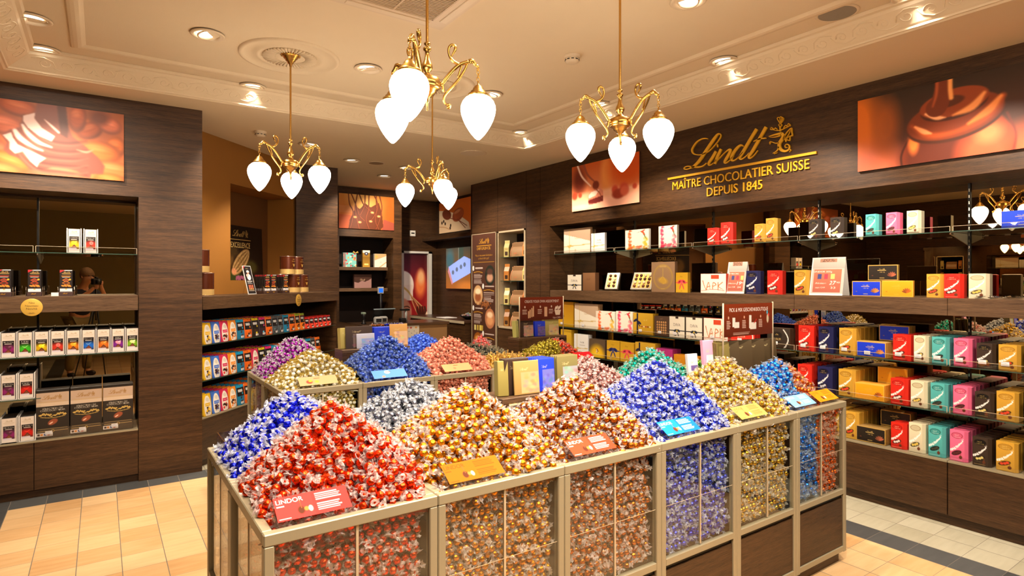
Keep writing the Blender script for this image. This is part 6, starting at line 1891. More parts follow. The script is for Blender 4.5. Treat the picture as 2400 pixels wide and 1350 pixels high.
sticker('round_sticker', ((-0.412, YL - 0.010, 1.405), 0), 0.064, 0.064, 'round gold sticker reading Neu Nouveau Novità on the near niche ledge', ['Neu', 'Nouveau', 'Novità'], 0)
sticker('round_sticker', ((DI[0] + 1.535 * 0.7071 + 0.0148, DI[1] + 1.535 * 0.7071 - 0.0148, 1.385), PI / 4), 0.058, 0.066, 'oval gold sticker reading Neu Nouveau Novità on the ledge under the golden panel', ['Neu', 'Nouveau', 'Novità'], 0)

# ------------------------------------------------------------------ diagonal wall goods
def dloc(u, w, z): return (DI[0] + (u - w) * 0.70711, DI[1] + (u + w) * 0.70711, z)
PCH = [('yel', (232, 184, 30), (232, 184, 30), 'white', (250, 200, 40), 'yellow fruit'), ('blu', (60, 110, 206), (60, 110, 206), 'white', (70, 80, 140), 'blue berry'), ('mag', (206, 40, 84), (206, 40, 84), 'white', (220, 40, 40), 'crimson berry'), ('orf', (236, 140, 30), (236, 140, 30), 'white', (240, 130, 40), 'orange fruit'),
       ('bkb', (20, 150, 196), (26, 120, 160), (40, 180, 220), (30, 120, 170), 'black and cyan'), ('bko', (232, 110, 30), (226, 100, 26), (240, 140, 40), (220, 110, 40), 'black and orange'), ('bky', (222, 190, 20), (40, 34, 30), (240, 210, 30), (230, 200, 50), 'black and yellow'), ('bkm', (226, 40, 120), (50, 34, 44), (240, 60, 150), (90, 190, 230), 'black and magenta'),
       ('gry', (90, 90, 90), (70, 80, 86), (160, 170, 170), (100, 130, 140), 'grey'), ('red', (222, 44, 26), (226, 50, 30), (250, 80, 50), (240, 120, 90), 'bright red'), ('grn', (150, 190, 40), (232, 120, 30), (250, 220, 60), (240, 220, 60), 'green and orange')]
for k_, top, body, lab, pic, ds in PCH:
    P_('p_' + k_, 'chocolate_pouch', 'chocolate pouch', (lambda top=top, body=body, lab=lab, pic=pic: c_pouch(top, body, lab, pic)), body, 0.04, 'pouch', ds + ' pouch')
ORD = 'first second third fourth fifth sixth seventh eighth ninth tenth eleventh twelfth thirteenth fourteenth fifteenth sixteenth seventeenth eighteenth nineteenth twentieth twenty-first'.split()
rowsD = [(1.046, [0, 1, 2, 3, 4, 5, 6, 7, 5, 8, 8, 4, 5, 10, 10, 9, 9, 9, 9, 9, 9], 0.185, 'upper pouch shelf'), (0.737, [0, 1, 2, 3, 4, 5, 2, 6, 7, 4, 5, 8, 5, 9, 5, 4, 8, 5], 0.19, 'lower pouch shelf'), (0.422, [0, 1, 2, 3, 4, 5, 4, 5, 4, 8, 5, 4], 0.19, 'pouch cabinet top')]
for z, ids, hh, tier in rowsD:
    u = 0.055
    for n_, i in enumerate(ids):
        k_, ds = PCH[i][0], PCH[i][5]
        w_ = 0.112 if i < 8 else 0.10
        h_ = hh if i != 9 else 0.13
        p = PROD['p_' + k_]
        me = box_mesh('p_' + k_, p['cf'], w_ * 0.94, h_, 0.04, p['col'], 'chocolate_pouch', 'pouch')
        nq = 6 if n_ < 9 else 3
        for q in range(nq):
            o = bpy.data.objects.new('chocolate_pouch', me); COL.objects.link(o)
            o.location = dloc(u + w_ / 2, 0.02 + 0.05 * q, z + 0.001); o.rotation_euler = (0, 0, PI / 4)
            on = ORD[n_]
            tag(o, ('%s pouch, %s, %s from the wooden pier' % (ds, tier, on)) if q == 0 else '%s pouch queued behind the %s one, %s' % (ds, on, tier), 'chocolate pouch', 'front pouches, ' + tier if q == 0 else 'queued pouches, %s, %s column' % (tier, on))
            if q == 0: price_tag(o, w_, 0.012, 0.02)
        u += w_ + 0.004
# tins
TINB = pmat('tin_brown', (98, 44, 20), 0.25, 0.4, vary=0.04); TING = pmat('tin_gold_band', (222, 184, 112), 0.35, 0.3, bump=(300, 0.4)); TINR = pmat('tin_rim', (206, 170, 150), 0.2, 0.9)
def tin_proto():
    r = empty('cocoa_tin')
    R = 0.083
    MB().lathe([(R, 0.058), (R, 0.198)], 36, caps=False).build('body', TINB, r)
    MB().lathe([(R + 0.0005, 0.004), (R + 0.0005, 0.058)], 36, caps=False).build('gold_band', TING, r)
    MB().lathe([(R, 0.0), (R + 0.002, 0.004)], 36).build('base_rim', TINR, r)
    MB().lathe([(R, 0.198), (R + 0.003, 0.200), (R + 0.003, 0.206), (R - 0.003, 0.206), (R - 0.004, 0.202), (0.0001, 0.202)], 36, caps=False).build('lid', TINR, r)
    b = MB(); lettering(b, 'Lindt', 0, 0.165, 0.012, 0, shear=0.4); lettering(b, 'CACAO', 0, 0.142, 0.011, 0); b.ribbon([(0, 0.085, 0.004), (0, 0.10, 0.026), (0, 0.118, 0.004)], -0.0004, 0); b.ribbon([(-0.018, 0.118, 0.004), (0, 0.10, 0.014), (0.018, 0.118, 0.004)], -0.0004, 0); b.ribbon([(-0.03, 0.07, 0.004), (0.03, 0.07, 0.004)], -0.0004, 0)
    b.v = [((R + 0.001) * math.sin(x / R), -(R + 0.001) * math.cos(x / R) + y, z) for x, y, z in b.v]
    b.build('lettering', pmat('tin_print', (222, 178, 84), 0.35, 0.4), r)
    return r
tp = tin_proto()
for i, (u, w_, z, rz, lab) in enumerate([(0.30, 0.20, 1.466, 95, 'lower of the two tins against the wooden pier'), (0.25, 0.21, 1.674, 80, 'upper of the two tins against the wooden pier'),
        (1.60, 0.25, 1.466, 20, 'half hidden tin behind the black bars'), (1.775, 0.19, 1.466, 10, 'bottom tin in the middle of the pyramid'), (1.955, 0.19, 1.466, 10, 'bottom tin at the outer end of the pyramid'),
        (1.70, 0.21, 1.674, 14, 'top tin of the pyramid nearest the golden panel'), (1.88, 0.21, 1.674, 14, 'top tin of the pyramid nearest the column')]):
    o = tp if i == 0 else copy_tree(tp)
    o.location = dloc(u, w_, z); o.rotation_euler = (0, 0, PI / 4 - math.radians(20) + math.radians(rz))
    tag(o, 'round brown and gold cocoa tin, ' + lab, 'tin', 'cocoa tins')
# leaning poster with white edge, bars beside it
def c_chef():
    a = 0.42
    c = Canvas(42, 100, (36, 32, 34), a)
    c.rect(0, a, 0, 0.02, (230, 226, 222)); c.rect(0, a, 0.98, 1, (230, 226, 222)); c.rect(0, 0.02, 0, 1, (230, 226, 222)); c.rect(a - 0.02, a, 0, 1, (230, 226, 222))
    c.poly([(0.02, 0.02), (0.12, 0.02), (0.02, 0.12)], (206, 40, 40)); c.logo(a * 0.5, 0.12, 0.2, (206, 180, 120), emblem=False)
    c.ell(a * 0.5, 0.21, 0.07, 0.05, (236, 230, 224), soft=0.15); c.ell(a * 0.5, 0.27, 0.04, 0.04, (222, 150, 120), soft=0.2); c.ell(a * 0.52, 0.40, 0.10, 0.11, (240, 232, 228), soft=0.15); c.ell(a * 0.36, 0.34, 0.06, 0.05, (236, 190, 180), soft=0.2)
    c.rect(0.08, a - 0.08, 0.53, 0.56, (226, 220, 214), 0.8); c.textlines(0.08, a - 0.08, 0.57, 0.64, 2, (226, 220, 214), 0.6)
    for k in range(3): c.rect(0.10 + 0.085 * k, 0.16 + 0.085 * k, 0.67, 0.80, (206, 110, 80)); c.ell(0.13 + 0.085 * k, 0.82, 0.035, 0.02, (236, 170, 90), soft=0.3)
    c.rect(0.07, a - 0.07, 0.86, 0.885, (226, 200, 170), 0.8)
    return c
r = empty('leaning_sign', dloc(0.80, 0.05, 1.466), PI / 4)
b = MB(); b.box(-0.065, 0.065, -0.003, 0.003, 0, 0.29); print_grid(b, c_chef(), -0.064, 0.064, 0.001, 0.289, -0.0036, 1); b.xform(Matrix.Rotation(math.radians(-14), 4, 'X')); b.build('panel', [CARD, PRINT], r)
b = MB(); b.box(-0.004, 0.004, 0.0, 0.004, 0, 0.22); b.xform(Matrix.Translation((0, 0.10, 0)) @ Matrix.Rotation(math.radians(14), 4, 'X')); b.build('strut', ACRYLIC, r)
tag(r, 'tall white edged card sign with a cook picture leaning before the cacao poster', 'sign')
for k, (u, ac) in enumerate(((1.02, (226, 60, 40)), (1.13, (222, 80, 40)), (1.36, (232, 130, 50)))):
    bar_stand(0, ac, 'stand of slim black bars on the diagonal ledge, ' + ('closest to the cook sign', 'the middle stand', 'beside the tins')[k], 7, dloc(u, 0.02, 1.466), PI / 4 - 0.25, 0.075)
# cacao poster inside the golden recess
def c_cacao():
    a = 0.83 / 0.62
    c = Canvas(170, 127, (26, 16, 10), a)
    c.ell(0.30, 0.58, 0.16, 0.20, (90, 64, 32), soft=0.5); c.ell(0.44, 0.47, 0.16, 0.10, (60, 44, 22), soft=0.6); c.ell(0.95, 0.75, 0.20, 0.12, (64, 58, 24), soft=0.6); c.ell(0.45, 0.92, 0.2, 0.1, (50, 60, 24), soft=0.6)
    c.ell(0.66, 0.66, 0.33, 0.145, (146, 110, 62), rot=-0.72, soft=0.1)
    for k in range(-3, 4):
        pts = []
        for t in np.linspace(-1, 1, 9):
            u = t * 0.31; v = k * 0.038 * (1 - t * t) ** 0.6
            pts.append((0.66 + u * math.cos(0.72) + v * math.sin(0.72), 0.66 - u * math.sin(0.72) + v * math.cos(0.72)))
        c.curve(pts, 0.020, (196, 162, 110) if k % 2 else (104, 74, 38), 0.02, 0.8)
    c.ell(0.45, 0.84, 0.07, 0.06, (210, 140, 96), soft=0.6); rd = random.Random(4)
    for k in range(40): c.ell(rd.uniform(0.5, 0.85), rd.uniform(0.92, 1.0), 0.025, 0.02, (150, 80, 110), soft=0.4)
    for k in range(300): c.ell(0.66 + rd.gauss(0, 0.12), 0.64 + rd.gauss(0, 0.10), 0.008, 0.008, (84, 60, 30), soft=0.6, al=0.35)
    c.logo(0.68, 0.215, 0.62, (204, 168, 96), emblem=True); c.rect(0, 0.97, 0.25, 0.26, (206, 170, 100))
    c.text('EXCELLENCE', 0.665, 0.40, 0.095, (216, 182, 112), width=0.56)
    return c
r = empty('cacao_poster', dloc(1.622, 0.735, 1.606), PI / 4)
b = MB(); b.box(-0.415, 0.415, 0.0, 0.006, 0, 0.62); print_grid(b, c_cacao(), -0.415, 0.415, 0.0, 0.62, -0.0012, 1); b.xform(Matrix.Rotation(math.radians(-2), 4, 'X')); b.build('panel', [side((30, 20, 14)), PRINT_SATIN], r)
tag(r, 'dark poster of a cacao pod lettered EXCELLENCE standing in the golden recess', 'poster')
# ================================================================== posters
def wall_poster(name, cv, w, h, loc, rotz, label, mat=None, t=0.02, frame=None):
    r = empty(name, loc, rotz)
    b = MB(); b.box(-w / 2, w / 2, 0.001, t, 0, h); b.build('backing_board', side(frame or (70, 40, 26)), r)
    b = MB(); print_grid(b, cv, -w / 2, w / 2, 0, h, 0.0); b.build('print', mat or PRINT_SATIN, r)
    return tag(r, label, 'poster')
def almonds(c, spots, cols):
    for i, (x, y, rx, ry_, rot) in enumerate(spots):
        col = cols[i % len(cols)]
        c.ell(x, y, rx, ry_, tuple(int(v * 0.62) for v in col), rot=rot, soft=0.25)
        c.ell(x - 0.01, y - 0.015, rx * 0.88, ry_ * 0.80, col, rot=rot, soft=0.5)
        c.ell(x - 0.02, y - ry_ * 0.35, rx * 0.5, ry_ * 0.25, tuple(min(255, v + 40) for v in col), rot=rot, soft=0.9, al=0.6)
        cs, sn = math.cos(rot), math.sin(rot)
        for k in (-0.4, 0.0, 0.4):
            p = [(x + cs * u * rx - sn * k * ry_ * (1 - u * u), y + sn * u * rx + cs * k * ry_ * (1 - u * u)) for u in np.linspace(-0.8, 0.8, 6)]
            c.line(p, 0.006, tuple(int(v * 0.7) for v in col), 0.006, 0.5)
def c_almond():
    # print aspect: 1.49 m x .522 m shown from x = -1.34 to .15; the view shows its right half
    a = 1.46 / 0.522
    c = Canvas(520, 186, (196, 96, 40), a)
    ox = a - 1.42            # picture coordinates measured from the visible left edge (x' 0..1.42)
    c.vgrad(0, 1, (150, 76, 36), (226, 110, 50))
    O = (216, 104, 34); P = (204, 100, 60); D = (176, 78, 30)
    almonds(c, [(ox + 0.2, 0.10, 0.22, 0.12, 0.2), (ox + 0.02, 0.35, 0.25, 0.14, 0.1), (ox + 0.95, 0.28, 0.12, 0.16, 0.2), (ox + 1.0, 0.30, 0.16, 0.12, -0.5), (ox + 1.25, 0.2, 0.14, 0.12, 0.3), (ox + 1.32, 0.5, 0.12, 0.15, 0.1), (ox + 0.86, 0.15, 0.10, 0.2, 0.1)], [D, P, O])
    c.ell(ox + 1.12, 0.1, 0.12, 0.1, (110, 50, 24), soft=0.8)
    almonds(c, [(ox + 1.12, 0.60, 0.26, 0.16, 0.12), (ox + 1.3, 0.85, 0.26, 0.13, 0.1), (ox - 0.05, 0.72, 0.14, 0.16, 0.3), (ox + 0.1, 0.85, 0.26, 0.12, 0.35), (ox + 0.0, 0.98, 0.26, 0.12, 0.15), (ox + 0.65, 0.98, 0.34, 0.14, 0.03), (ox + 1.25, 1.0, 0.2, 0.1, 0.1), (ox - 0.4, 0.8, 0.3, 0.15, 0.1), (ox - 0.6, 0.4, 0.3, 0.17, 0.2), (ox - 0.9, 0.8, 0.3, 0.15, 0.0), (ox - 0.3, 0.2, 0.26, 0.12, -0.2), (ox - 1.1, 0.35, 0.3, 0.17, 0.1)], [O, (214, 110, 50), P])
    CH = (122, 62, 44); CL = (150, 84, 62); H = (226, 190, 174)
    # the pool and folds of chocolate
    c.poly([(ox + x, y) for x, y in ((0.02, 0.50), (0.10, 0.42), (0.22, 0.36), (0.24, 0.22), (0.38, 0.13), (0.40, -0.02), (0.72, -0.02), (0.74, 0.25), (0.80, 0.42), (0.95, 0.54), (1.10, 0.68), (1.18, 0.80), (1.16, 0.92), (1.02, 0.93), (1.0, 1.0), (0.85, 0.90), (0.62, 0.86), (0.45, 0.93), (0.32, 0.94), (0.22, 0.80), (0.10, 0.76), (0.04, 0.70), (0.07, 0.60))], CH)
    c.poly([(ox + x, y) for x, y in ((0.62, -0.02), (0.72, -0.02), (0.75, 0.28), (0.74, 0.45), (0.66, 0.40), (0.64, 0.2))], (84, 40, 26))
    for k, (y0, dx) in enumerate(((0.30, 0.0), (0.42, -0.03), (0.52, -0.07), (0.62, -0.12), (0.72, -0.10))):
        c.curve([(ox + 0.26 + dx, y0 - 0.10), (ox + 0.34 + dx, y0 + 0.08), (ox + 0.52 + dx, y0 + 0.20), (ox + 0.74 + dx * 0.5, y0 + 0.22), (ox + 0.96, y0 + 0.16 + 0.02 * k)], [0.03, 0.05, 0.05, 0.04, 0.02], (84, 38, 26), 0.03, 0.8)
        c.curve([(ox + 0.27 + dx, y0 - 0.06), (ox + 0.36 + dx, y0 + 0.10), (ox + 0.54 + dx, y0 + 0.235), (ox + 0.78, y0 + 0.25), (ox + 0.98, y0 + 0.19)], [0.02, 0.03, 0.02, 0.02, 0.01], CL, 0.02)
    c.blur(3)
    c.poly([(ox + x, y) for x, y in ((0.25, 0.20), (0.38, 0.14), (0.37, 0.22), (0.45, 0.34), (0.60, 0.44), (0.56, 0.52), (0.42, 0.46), (0.30, 0.36), (0.25, 0.28))], H, 0.92)
    c.curve([(ox + 0.24, 0.33), (ox + 0.30, 0.44), (ox + 0.42, 0.55), (ox + 0.56, 0.60)], [0.03, 0.055, 0.05, 0.02], H, 0.02)
    c.curve([(ox + 0.16, 0.42), (ox + 0.22, 0.52), (ox + 0.36, 0.62), (ox + 0.46, 0.66)], [0.05, 0.07, 0.04, 0.02], H, 0.02)
    c.poly([(ox + x, y) for x, y in ((0.03, 0.50), (0.12, 0.45), (0.14, 0.52), (0.24, 0.70), (0.16, 0.74), (0.10, 0.68), (0.10, 0.58))], H, 0.9)
    c.poly([(ox + x, y) for x, y in ((0.18, 0.60), (0.30, 0.66), (0.50, 0.76), (0.42, 0.84), (0.40, 0.90), (0.32, 0.82))], H, 0.85)
    c.curve([(ox + 0.48, 0.22), (ox + 0.56, 0.30), (ox + 0.64, 0.38)], [0.01, 0.03, 0.03], H, 0.01)
    c.curve([(ox + 0.85, 0.60), (ox + 0.96, 0.62), (ox + 1.04, 0.58)], [0.01, 0.03, 0.01], (200, 130, 100), 0.02)
    return c.blur(3)
wall_poster('wall_poster', c_almond(), 1.46, 0.522, (0.152 - 0.73, YL - 0.022, 2.381), 0, 'wide backlit poster of melted chocolate folding over almonds, on the near wood wall', EMIT_PRINT)
def c_pour():
    a = 1.45 / 0.515
    c = Canvas(420, 150, (56, 36, 20), a)
    c.vgrad(0, 1, (46, 30, 18), (96, 44, 28))
    c.ell(0.02, 0.5, 0.26, 0.75, (206, 98, 20), soft=0.9); c.ell(0.15, 1.0, 0.4, 0.35, (206, 100, 66), soft=0.9); c.ell(0.36, 0.42, 0.16, 0.34, (170, 80, 24), soft=1.0, al=0.8)
    c.ell(2.3, 1.05, 0.75, 0.38, (226, 100, 56), soft=0.7); c.ell(2.6, 0.9, 0.5, 0.30, (206, 100, 90), soft=0.9, al=0.8)
    cx = 1.16
    c.ell(cx, 0.92, 0.60, 0.56, (150, 58, 26), soft=0.05); c.ell(cx - 0.1, 0.98, 0.50, 0.48, (90, 36, 20), soft=0.35); c.ell(cx + 0.30, 1.0, 0.26, 0.30, (214, 86, 50), soft=0.8); c.ell(cx + 0.34, 0.74, 0.13, 0.12, (226, 120, 70), soft=1.0); c.curve([(cx - 0.50, 0.62), (cx - 0.60, 0.85), (cx - 0.60, 1.0)], 0.02, (50, 20, 12), 0.02); c.curve([(cx + 0.52, 0.55), (cx + 0.60, 0.80), (cx + 0.58, 1.0)], 0.02, (110, 40, 24), 0.02); c.ell(cx - 0.46, 0.72, 0.06, 0.14, (236, 120, 50), soft=0.8)
    B = (122, 48, 18)
    c.ell(cx - 0.02, 0.52, 0.52, 0.26, (66, 28, 12), rot=-0.12, soft=0.05); c.ell(cx - 0.02, 0.48, 0.52, 0.26, B, rot=-0.12, soft=0.05)
    c.curve([(cx - 0.48, 0.50), (cx - 0.28, 0.66), (cx + 0.05, 0.66), (cx + 0.34, 0.52), (cx + 0.48, 0.34)], [0.03, 0.07, 0.05, 0.12, 0.06], (170, 70, 26), 0.04)
    c.curve([(cx - 0.44, 0.52), (cx - 0.34, 0.60), (cx - 0.26, 0.64)], [0.03, 0.06, 0.02], (246, 150, 90), 0.02); c.curve([(cx + 0.14, 0.60), (cx + 0.34, 0.48), (cx + 0.46, 0.34)], [0.03, 0.09, 0.04], (232, 130, 60), 0.03)
    c.ell(cx - 0.02, 0.34, 0.36, 0.17, (70, 30, 14), rot=-0.1, soft=0.06); c.ell(cx - 0.02, 0.30, 0.37, 0.17, (140, 56, 20), rot=-0.1, soft=0.06)
    c.curve([(cx - 0.32, 0.38), (cx - 0.2, 0.45), (cx - 0.1, 0.47)], [0.03, 0.06, 0.01], (250, 166, 110), 0.02); c.curve([(cx - 0.02, 0.46), (cx + 0.18, 0.40), (cx + 0.30, 0.26)], [0.02, 0.09, 0.04], (236, 140, 72), 0.03)
    c.ell(cx - 0.10, 0.28, 0.20, 0.07, (84, 36, 16), rot=-0.05, soft=0.2)
    c.curve([(cx - 0.12, -0.05), (cx - 0.13, 0.10), (cx - 0.16, 0.26), (cx - 0.20, 0.32)], [0.19, 0.19, 0.21, 0.24], (112, 44, 18), 0.01); c.curve([(cx - 0.05, -0.05), (cx - 0.05, 0.12), (cx - 0.04, 0.24)], [0.05, 0.05, 0.05], (240, 150, 76), 0.02); c.curve([(cx - 0.19, -0.05), (cx - 0.20, 0.15), (cx - 0.24, 0.30)], [0.03, 0.03, 0.02], (170, 76, 36), 0.02)
    return c.blur(1)
wall_poster('wall_poster', c_pour(), 1.45, 0.515, (XR - 0.022, 2.11 - 0.725, 2.392), -PI / 2, 'poster of chocolate poured over a truffle, at the end of the long wall', EMIT_PRINT)
def c_tongs():
    a = 1.054 / 0.52
    c = Canvas(190, 94, (196, 80, 30), a)
    c.vgrad(0, 1, (186, 76, 24), (226, 150, 110)); c.ell(1.1, 0.3, 0.16, 0.42, (222, 130, 60), soft=0.9); c.ell(1.7, 0.2, 0.5, 0.4, (196, 70, 14), soft=0.8); c.ell(0.25, 0.35, 0.2, 0.3, (110, 40, 24), soft=0.9)
    c.rect(0, 3, 0.66, 1.01, (236, 168, 136)); c.ell(1.0, 0.70, 1.4, 0.08, (230, 160, 120), soft=0.9)
    for x, s in ((0.1, 0.09), (0.28, 0.06), (1.35, 0.09), (1.6, 0.12), (1.9, 0.06)): c.ell(x, 0.66, s, s * 0.9, (190, 66, 40), soft=0.6)
    c.curve([(0.18, -0.02), (0.34, 0.26), (0.62, 0.50)], [0.05, 0.05, 0.03], (236, 190, 160), 0.015); c.curve([(0.38, -0.02), (0.52, 0.24), (0.74, 0.42)], [0.07, 0.05, 0.03], (140, 66, 44), 0.015)
    c.ell(0.78, 0.50, 0.10, 0.09, (120, 44, 26), soft=0.3)
    c.poly([(0.54, 0.70), (0.62, 0.62), (0.92, 0.58), (1.0, 0.64), (1.0, 0.84), (0.56, 0.88)], (206, 120, 90)); c.poly([(0.54, 0.80), (1.0, 0.74), (1.0, 0.86), (0.56, 0.90)], (96, 26, 20)); c.poly([(0.56, 0.69), (0.64, 0.63), (0.90, 0.60), (0.78, 0.72), (0.56, 0.76)], (244, 206, 180))
    c.curve([(0.80, 0.60), (0.90, 0.68), (0.96, 0.80)], 0.02, (130, 60, 36)); c.ell(1.45, 0.76, 0.18, 0.10, (150, 50, 30), soft=0.4); c.ell(1.62, 0.72, 0.12, 0.10, (206, 90, 60), soft=0.5); c.ell(0.3, 0.92, 0.4, 0.05, (246, 190, 160), soft=0.9)
    return c.blur(1)
wall_poster('wall_poster', c_tongs(), 1.054, 0.52, (XR - 0.022, 4.766, 2.404), -PI / 2, 'small poster of tongs holding a praline, beside the wall wordmark', EMIT_PRINT)
def c_whisk():
    a = 0.885 / 0.525
    c = Canvas(150, 90, (206, 130, 50), a)
    c.vgrad(0, 1, (190, 116, 44), (206, 96, 40)); c.ell(0.7, 0.1, 0.4, 0.4, (226, 164, 86), soft=0.9); c.ell(1.55, 0.5, 0.2, 0.4, (176, 84, 26), soft=0.9); c.rect(0, 0.45, 0.35, 0.55, (206, 130, 80), 0.5); c.poly([(0, 0.6), (0.4, 0.62), (0.4, 1), (0, 1)], (190, 84, 40)); c.poly([(1.35, 0.68), (1.69, 0.78), (1.69, 1), (1.3, 1)], (150, 70, 52))
    c.poly([(0.28, 1.0), (0.32, 0.75), (0.42, 0.55), (0.5, 0.35), (0.62, 0.42), (0.78, 0.24), (0.95, 0.35), (1.2, 0.2), (1.3, 0.5), (1.34, 0.9), (1.25, 1.0)], (96, 46, 22))
    for p in ([(0.28, -0.02), (0.32, 0.3), (0.42, 0.5), (0.38, 0.8), (0.32, 1.0)], [(0.36, -0.02), (0.5, 0.3), (0.6, 0.6), (0.75, 0.75)], [(0.55, -0.02), (0.48, 0.4), (0.52, 0.7), (0.6, 1.0)], [(0.6, -0.02), (0.75, 0.3), (1.05, 0.55), (1.1, 0.8)], [(0.78, -0.02), (0.76, 0.3), (0.62, 0.6)], [(0.9, -0.02), (0.88, 0.4), (0.8, 0.7), (0.9, 1.0)], [(1.12, -0.02), (1.12, 0.35), (1.05, 0.6), (0.9, 0.78)], [(1.22, -0.02), (1.3, 0.35), (1.2, 0.75), (1.1, 0.98)], [(1.05, -0.02), (1.16, 0.25), (1.08, 0.7), (1.2, 1.0)]):
        c.curve(p, 0.035, (84, 34, 18), 0.01); c.curve([(x + 0.008, y) for x, y in p], 0.010, (206, 112, 60), 0.01, 0.7)
    for (x, y) in ((0.48, 0.66), (0.62, 0.80), (0.95, 0.76), (1.0, 0.5), (1.2, 0.6)): c.ell(x, y, 0.05, 0.03, (236, 150, 90), soft=0.6)
    return c
wall_poster('wall_poster', c_whisk(), 0.885, 0.525, (3.386, 8.82 - 0.022, 2.395), 0, 'poster of a wire whisk dripping chocolate above the far niche', EMIT_PRINT)
def c_spoon():
    a = 1.11 / 0.54
    c = Canvas(170, 84, (206, 92, 24), a)
    c.vgrad(0, 1, (196, 84, 20), (214, 120, 60)); c.poly([(0, 0.25), (0.5, 0.30), (1.2, 0.45), (1.9, 0.75), (2.0, 1), (0, 1)], (236, 196, 150)); c.poly([(0.9, 0.35), (1.3, 0.45), (2.06, 0.85), (2.06, 0.3), (1.5, 0.1)], (206, 90, 20), 0.7)
    c.ell(0.52, 0.42, 0.30, 0.16, (120, 50, 26), rot=0.2, soft=0.15); c.ell(1.25, 0.48, 0.36, 0.20, (150, 64, 30), rot=-0.2, soft=0.15); c.poly([(0.95, 0.40), (1.5, 0.30), (1.62, 0.50), (1.1, 0.66)], (170, 76, 36)); c.ell(1.2, 0.38, 0.2, 0.05, (206, 120, 70), rot=-0.2, soft=0.5)
    for p in ([(0.5, 0.5), (1.0, 0.6), (1.3, 0.66)], [(1.3, 0.66), (1.8, 0.86)], [(1.2, 0.60), (1.7, 0.92)]): c.curve(p, 0.025, (130, 56, 30), 0.01)
    for x, y in ((0.2, 0.66), (0.32, 0.62), (0.42, 0.70), (0.75, 0.86), (0.78, 0.78)): c.ell(x, y, 0.045, 0.05, (44, 22, 14), soft=0.3)
    c.curve([(0.0, 0.78), (0.4, 0.82), (0.7, 0.9)], 0.03, (206, 150, 100), 0.02)
    return c
wall_poster('wall_poster', c_spoon(), 1.11, 0.54, (5.0 - 0.022, 8.897, 2.44), -PI / 2, 'poster of pralines and peppercorns above the flat screen', EMIT_PRINT)
# poster on the door
def c_cook():
    a = 0.56 / 2.07
    c = Canvas(64, 220, (140, 16, 22), a * 1.0)
    c.vgrad(0, 0.25, (60, 14, 20), (130, 20, 24)); c.vgrad(0.25, 1, (140, 20, 24), (170, 40, 34))
    c.ell(a * 0.72, 0.26, 0.055, 0.11, (236, 120, 60), soft=0.7); c.ell(a * 0.75, 0.20, 0.035, 0.06, (246, 180, 120), soft=0.9)
    c.ell(a * 0.05, 0.27, 0.11, 0.12, (240, 216, 196), soft=0.08); c.rect(0, a * 0.42, 0.27, 0.40, (236, 206, 186)); c.ell(a * 0.0, 0.50, 0.10, 0.12, (206, 130, 100), soft=0.15)
    c.ell(a * 0.18, 0.475, 0.022, 0.008, (60, 30, 24), soft=0.4); c.curve([(a * 0.05, 0.455), (a * 0.2, 0.45), (a * 0.3, 0.462)], 0.008, (70, 36, 26), 0.004)
    c.poly([(a * 0.4, 0.55), (a, 0.50), (a, 1), (a * 0.35, 1)], (236, 196, 160)); c.poly([(0, 0.6), (a * 0.4, 0.58), (a * 0.3, 1), (0, 1)], (150, 20, 26))
    c.curve([(a * 0.0, 0.28), (a * 0.22, 0.32), (a * 0.35, 0.36)], [0.018, 0.018, 0.014], (206, 160, 90), 0.004)
    for k in (-2, -1, 0, 1, 2):
        c.curve([(a * 0.35, 0.36), (a * (0.55 + 0.08 * k), 0.42 + 0.008 * k), (a * (0.72 + 0.06 * k), 0.49 - 0.01 * k), (a * 0.80, 0.53)], 0.009, (120, 60, 30) if k % 2 else (196, 140, 90), 0.003)
    for x in (0.60, 0.7, 0.8, 0.9): c.curve([(a * x, 0.46), (a * (x + 0.02), 0.50), (a * 0.80, 0.55)], [0.02, 0.025, 0.02], (70, 26, 16), 0.004)
    c.curve([(a * 0.80, 0.54), (a * 0.80, 0.62), (a * 0.78, 0.75)], [0.03, 0.02, 0.016], (84, 30, 18), 0.004)
    return c
b = MB(); b.box(4.345, 4.825, 9.63, 9.66, 0, 2.085); o = b.build('door_leaf', WHITE, dr)
b = MB(); print_grid(b, c_cook(), 4.346, 4.824, 0.01, 2.08, 9.628); o = b.build('door_print', EMIT_PRINT, dr)

# ------------------------------------------------------------------ wall lettering
r = empty('wall_lettering', (XR - 0.0005, 3.10, 2.60), -PI / 2)
b = MB(); logo(b, 0, 0, 1.46, -0.004, 0.014, bar=False, steps=5); b.build('script_wordmark', GOLDTEXT, r)
b = MB(); b.box(-0.776, 0.682, -0.016, -0.002, -0.020, 0.0); b.build('rule', GOLDTEXT, r)
b = MB(); lettering(b, 'MAÎTRE CHOCOLATIER SUISSE', -0.046, -0.125, 0.078, -0.002, width=1.345, thick=0.012); b.build('motto_lettering', GOLDTEXT, r)
b = MB(); lettering(b, 'DEPUIS 1845', -0.05, -0.232, 0.078, -0.002, width=0.55, thick=0.012); b.build('date_lettering', GOLDTEXT, r)
tag(r, 'large raised gold wordmark, emblem and motto on the header of the long wall', 'wall lettering')

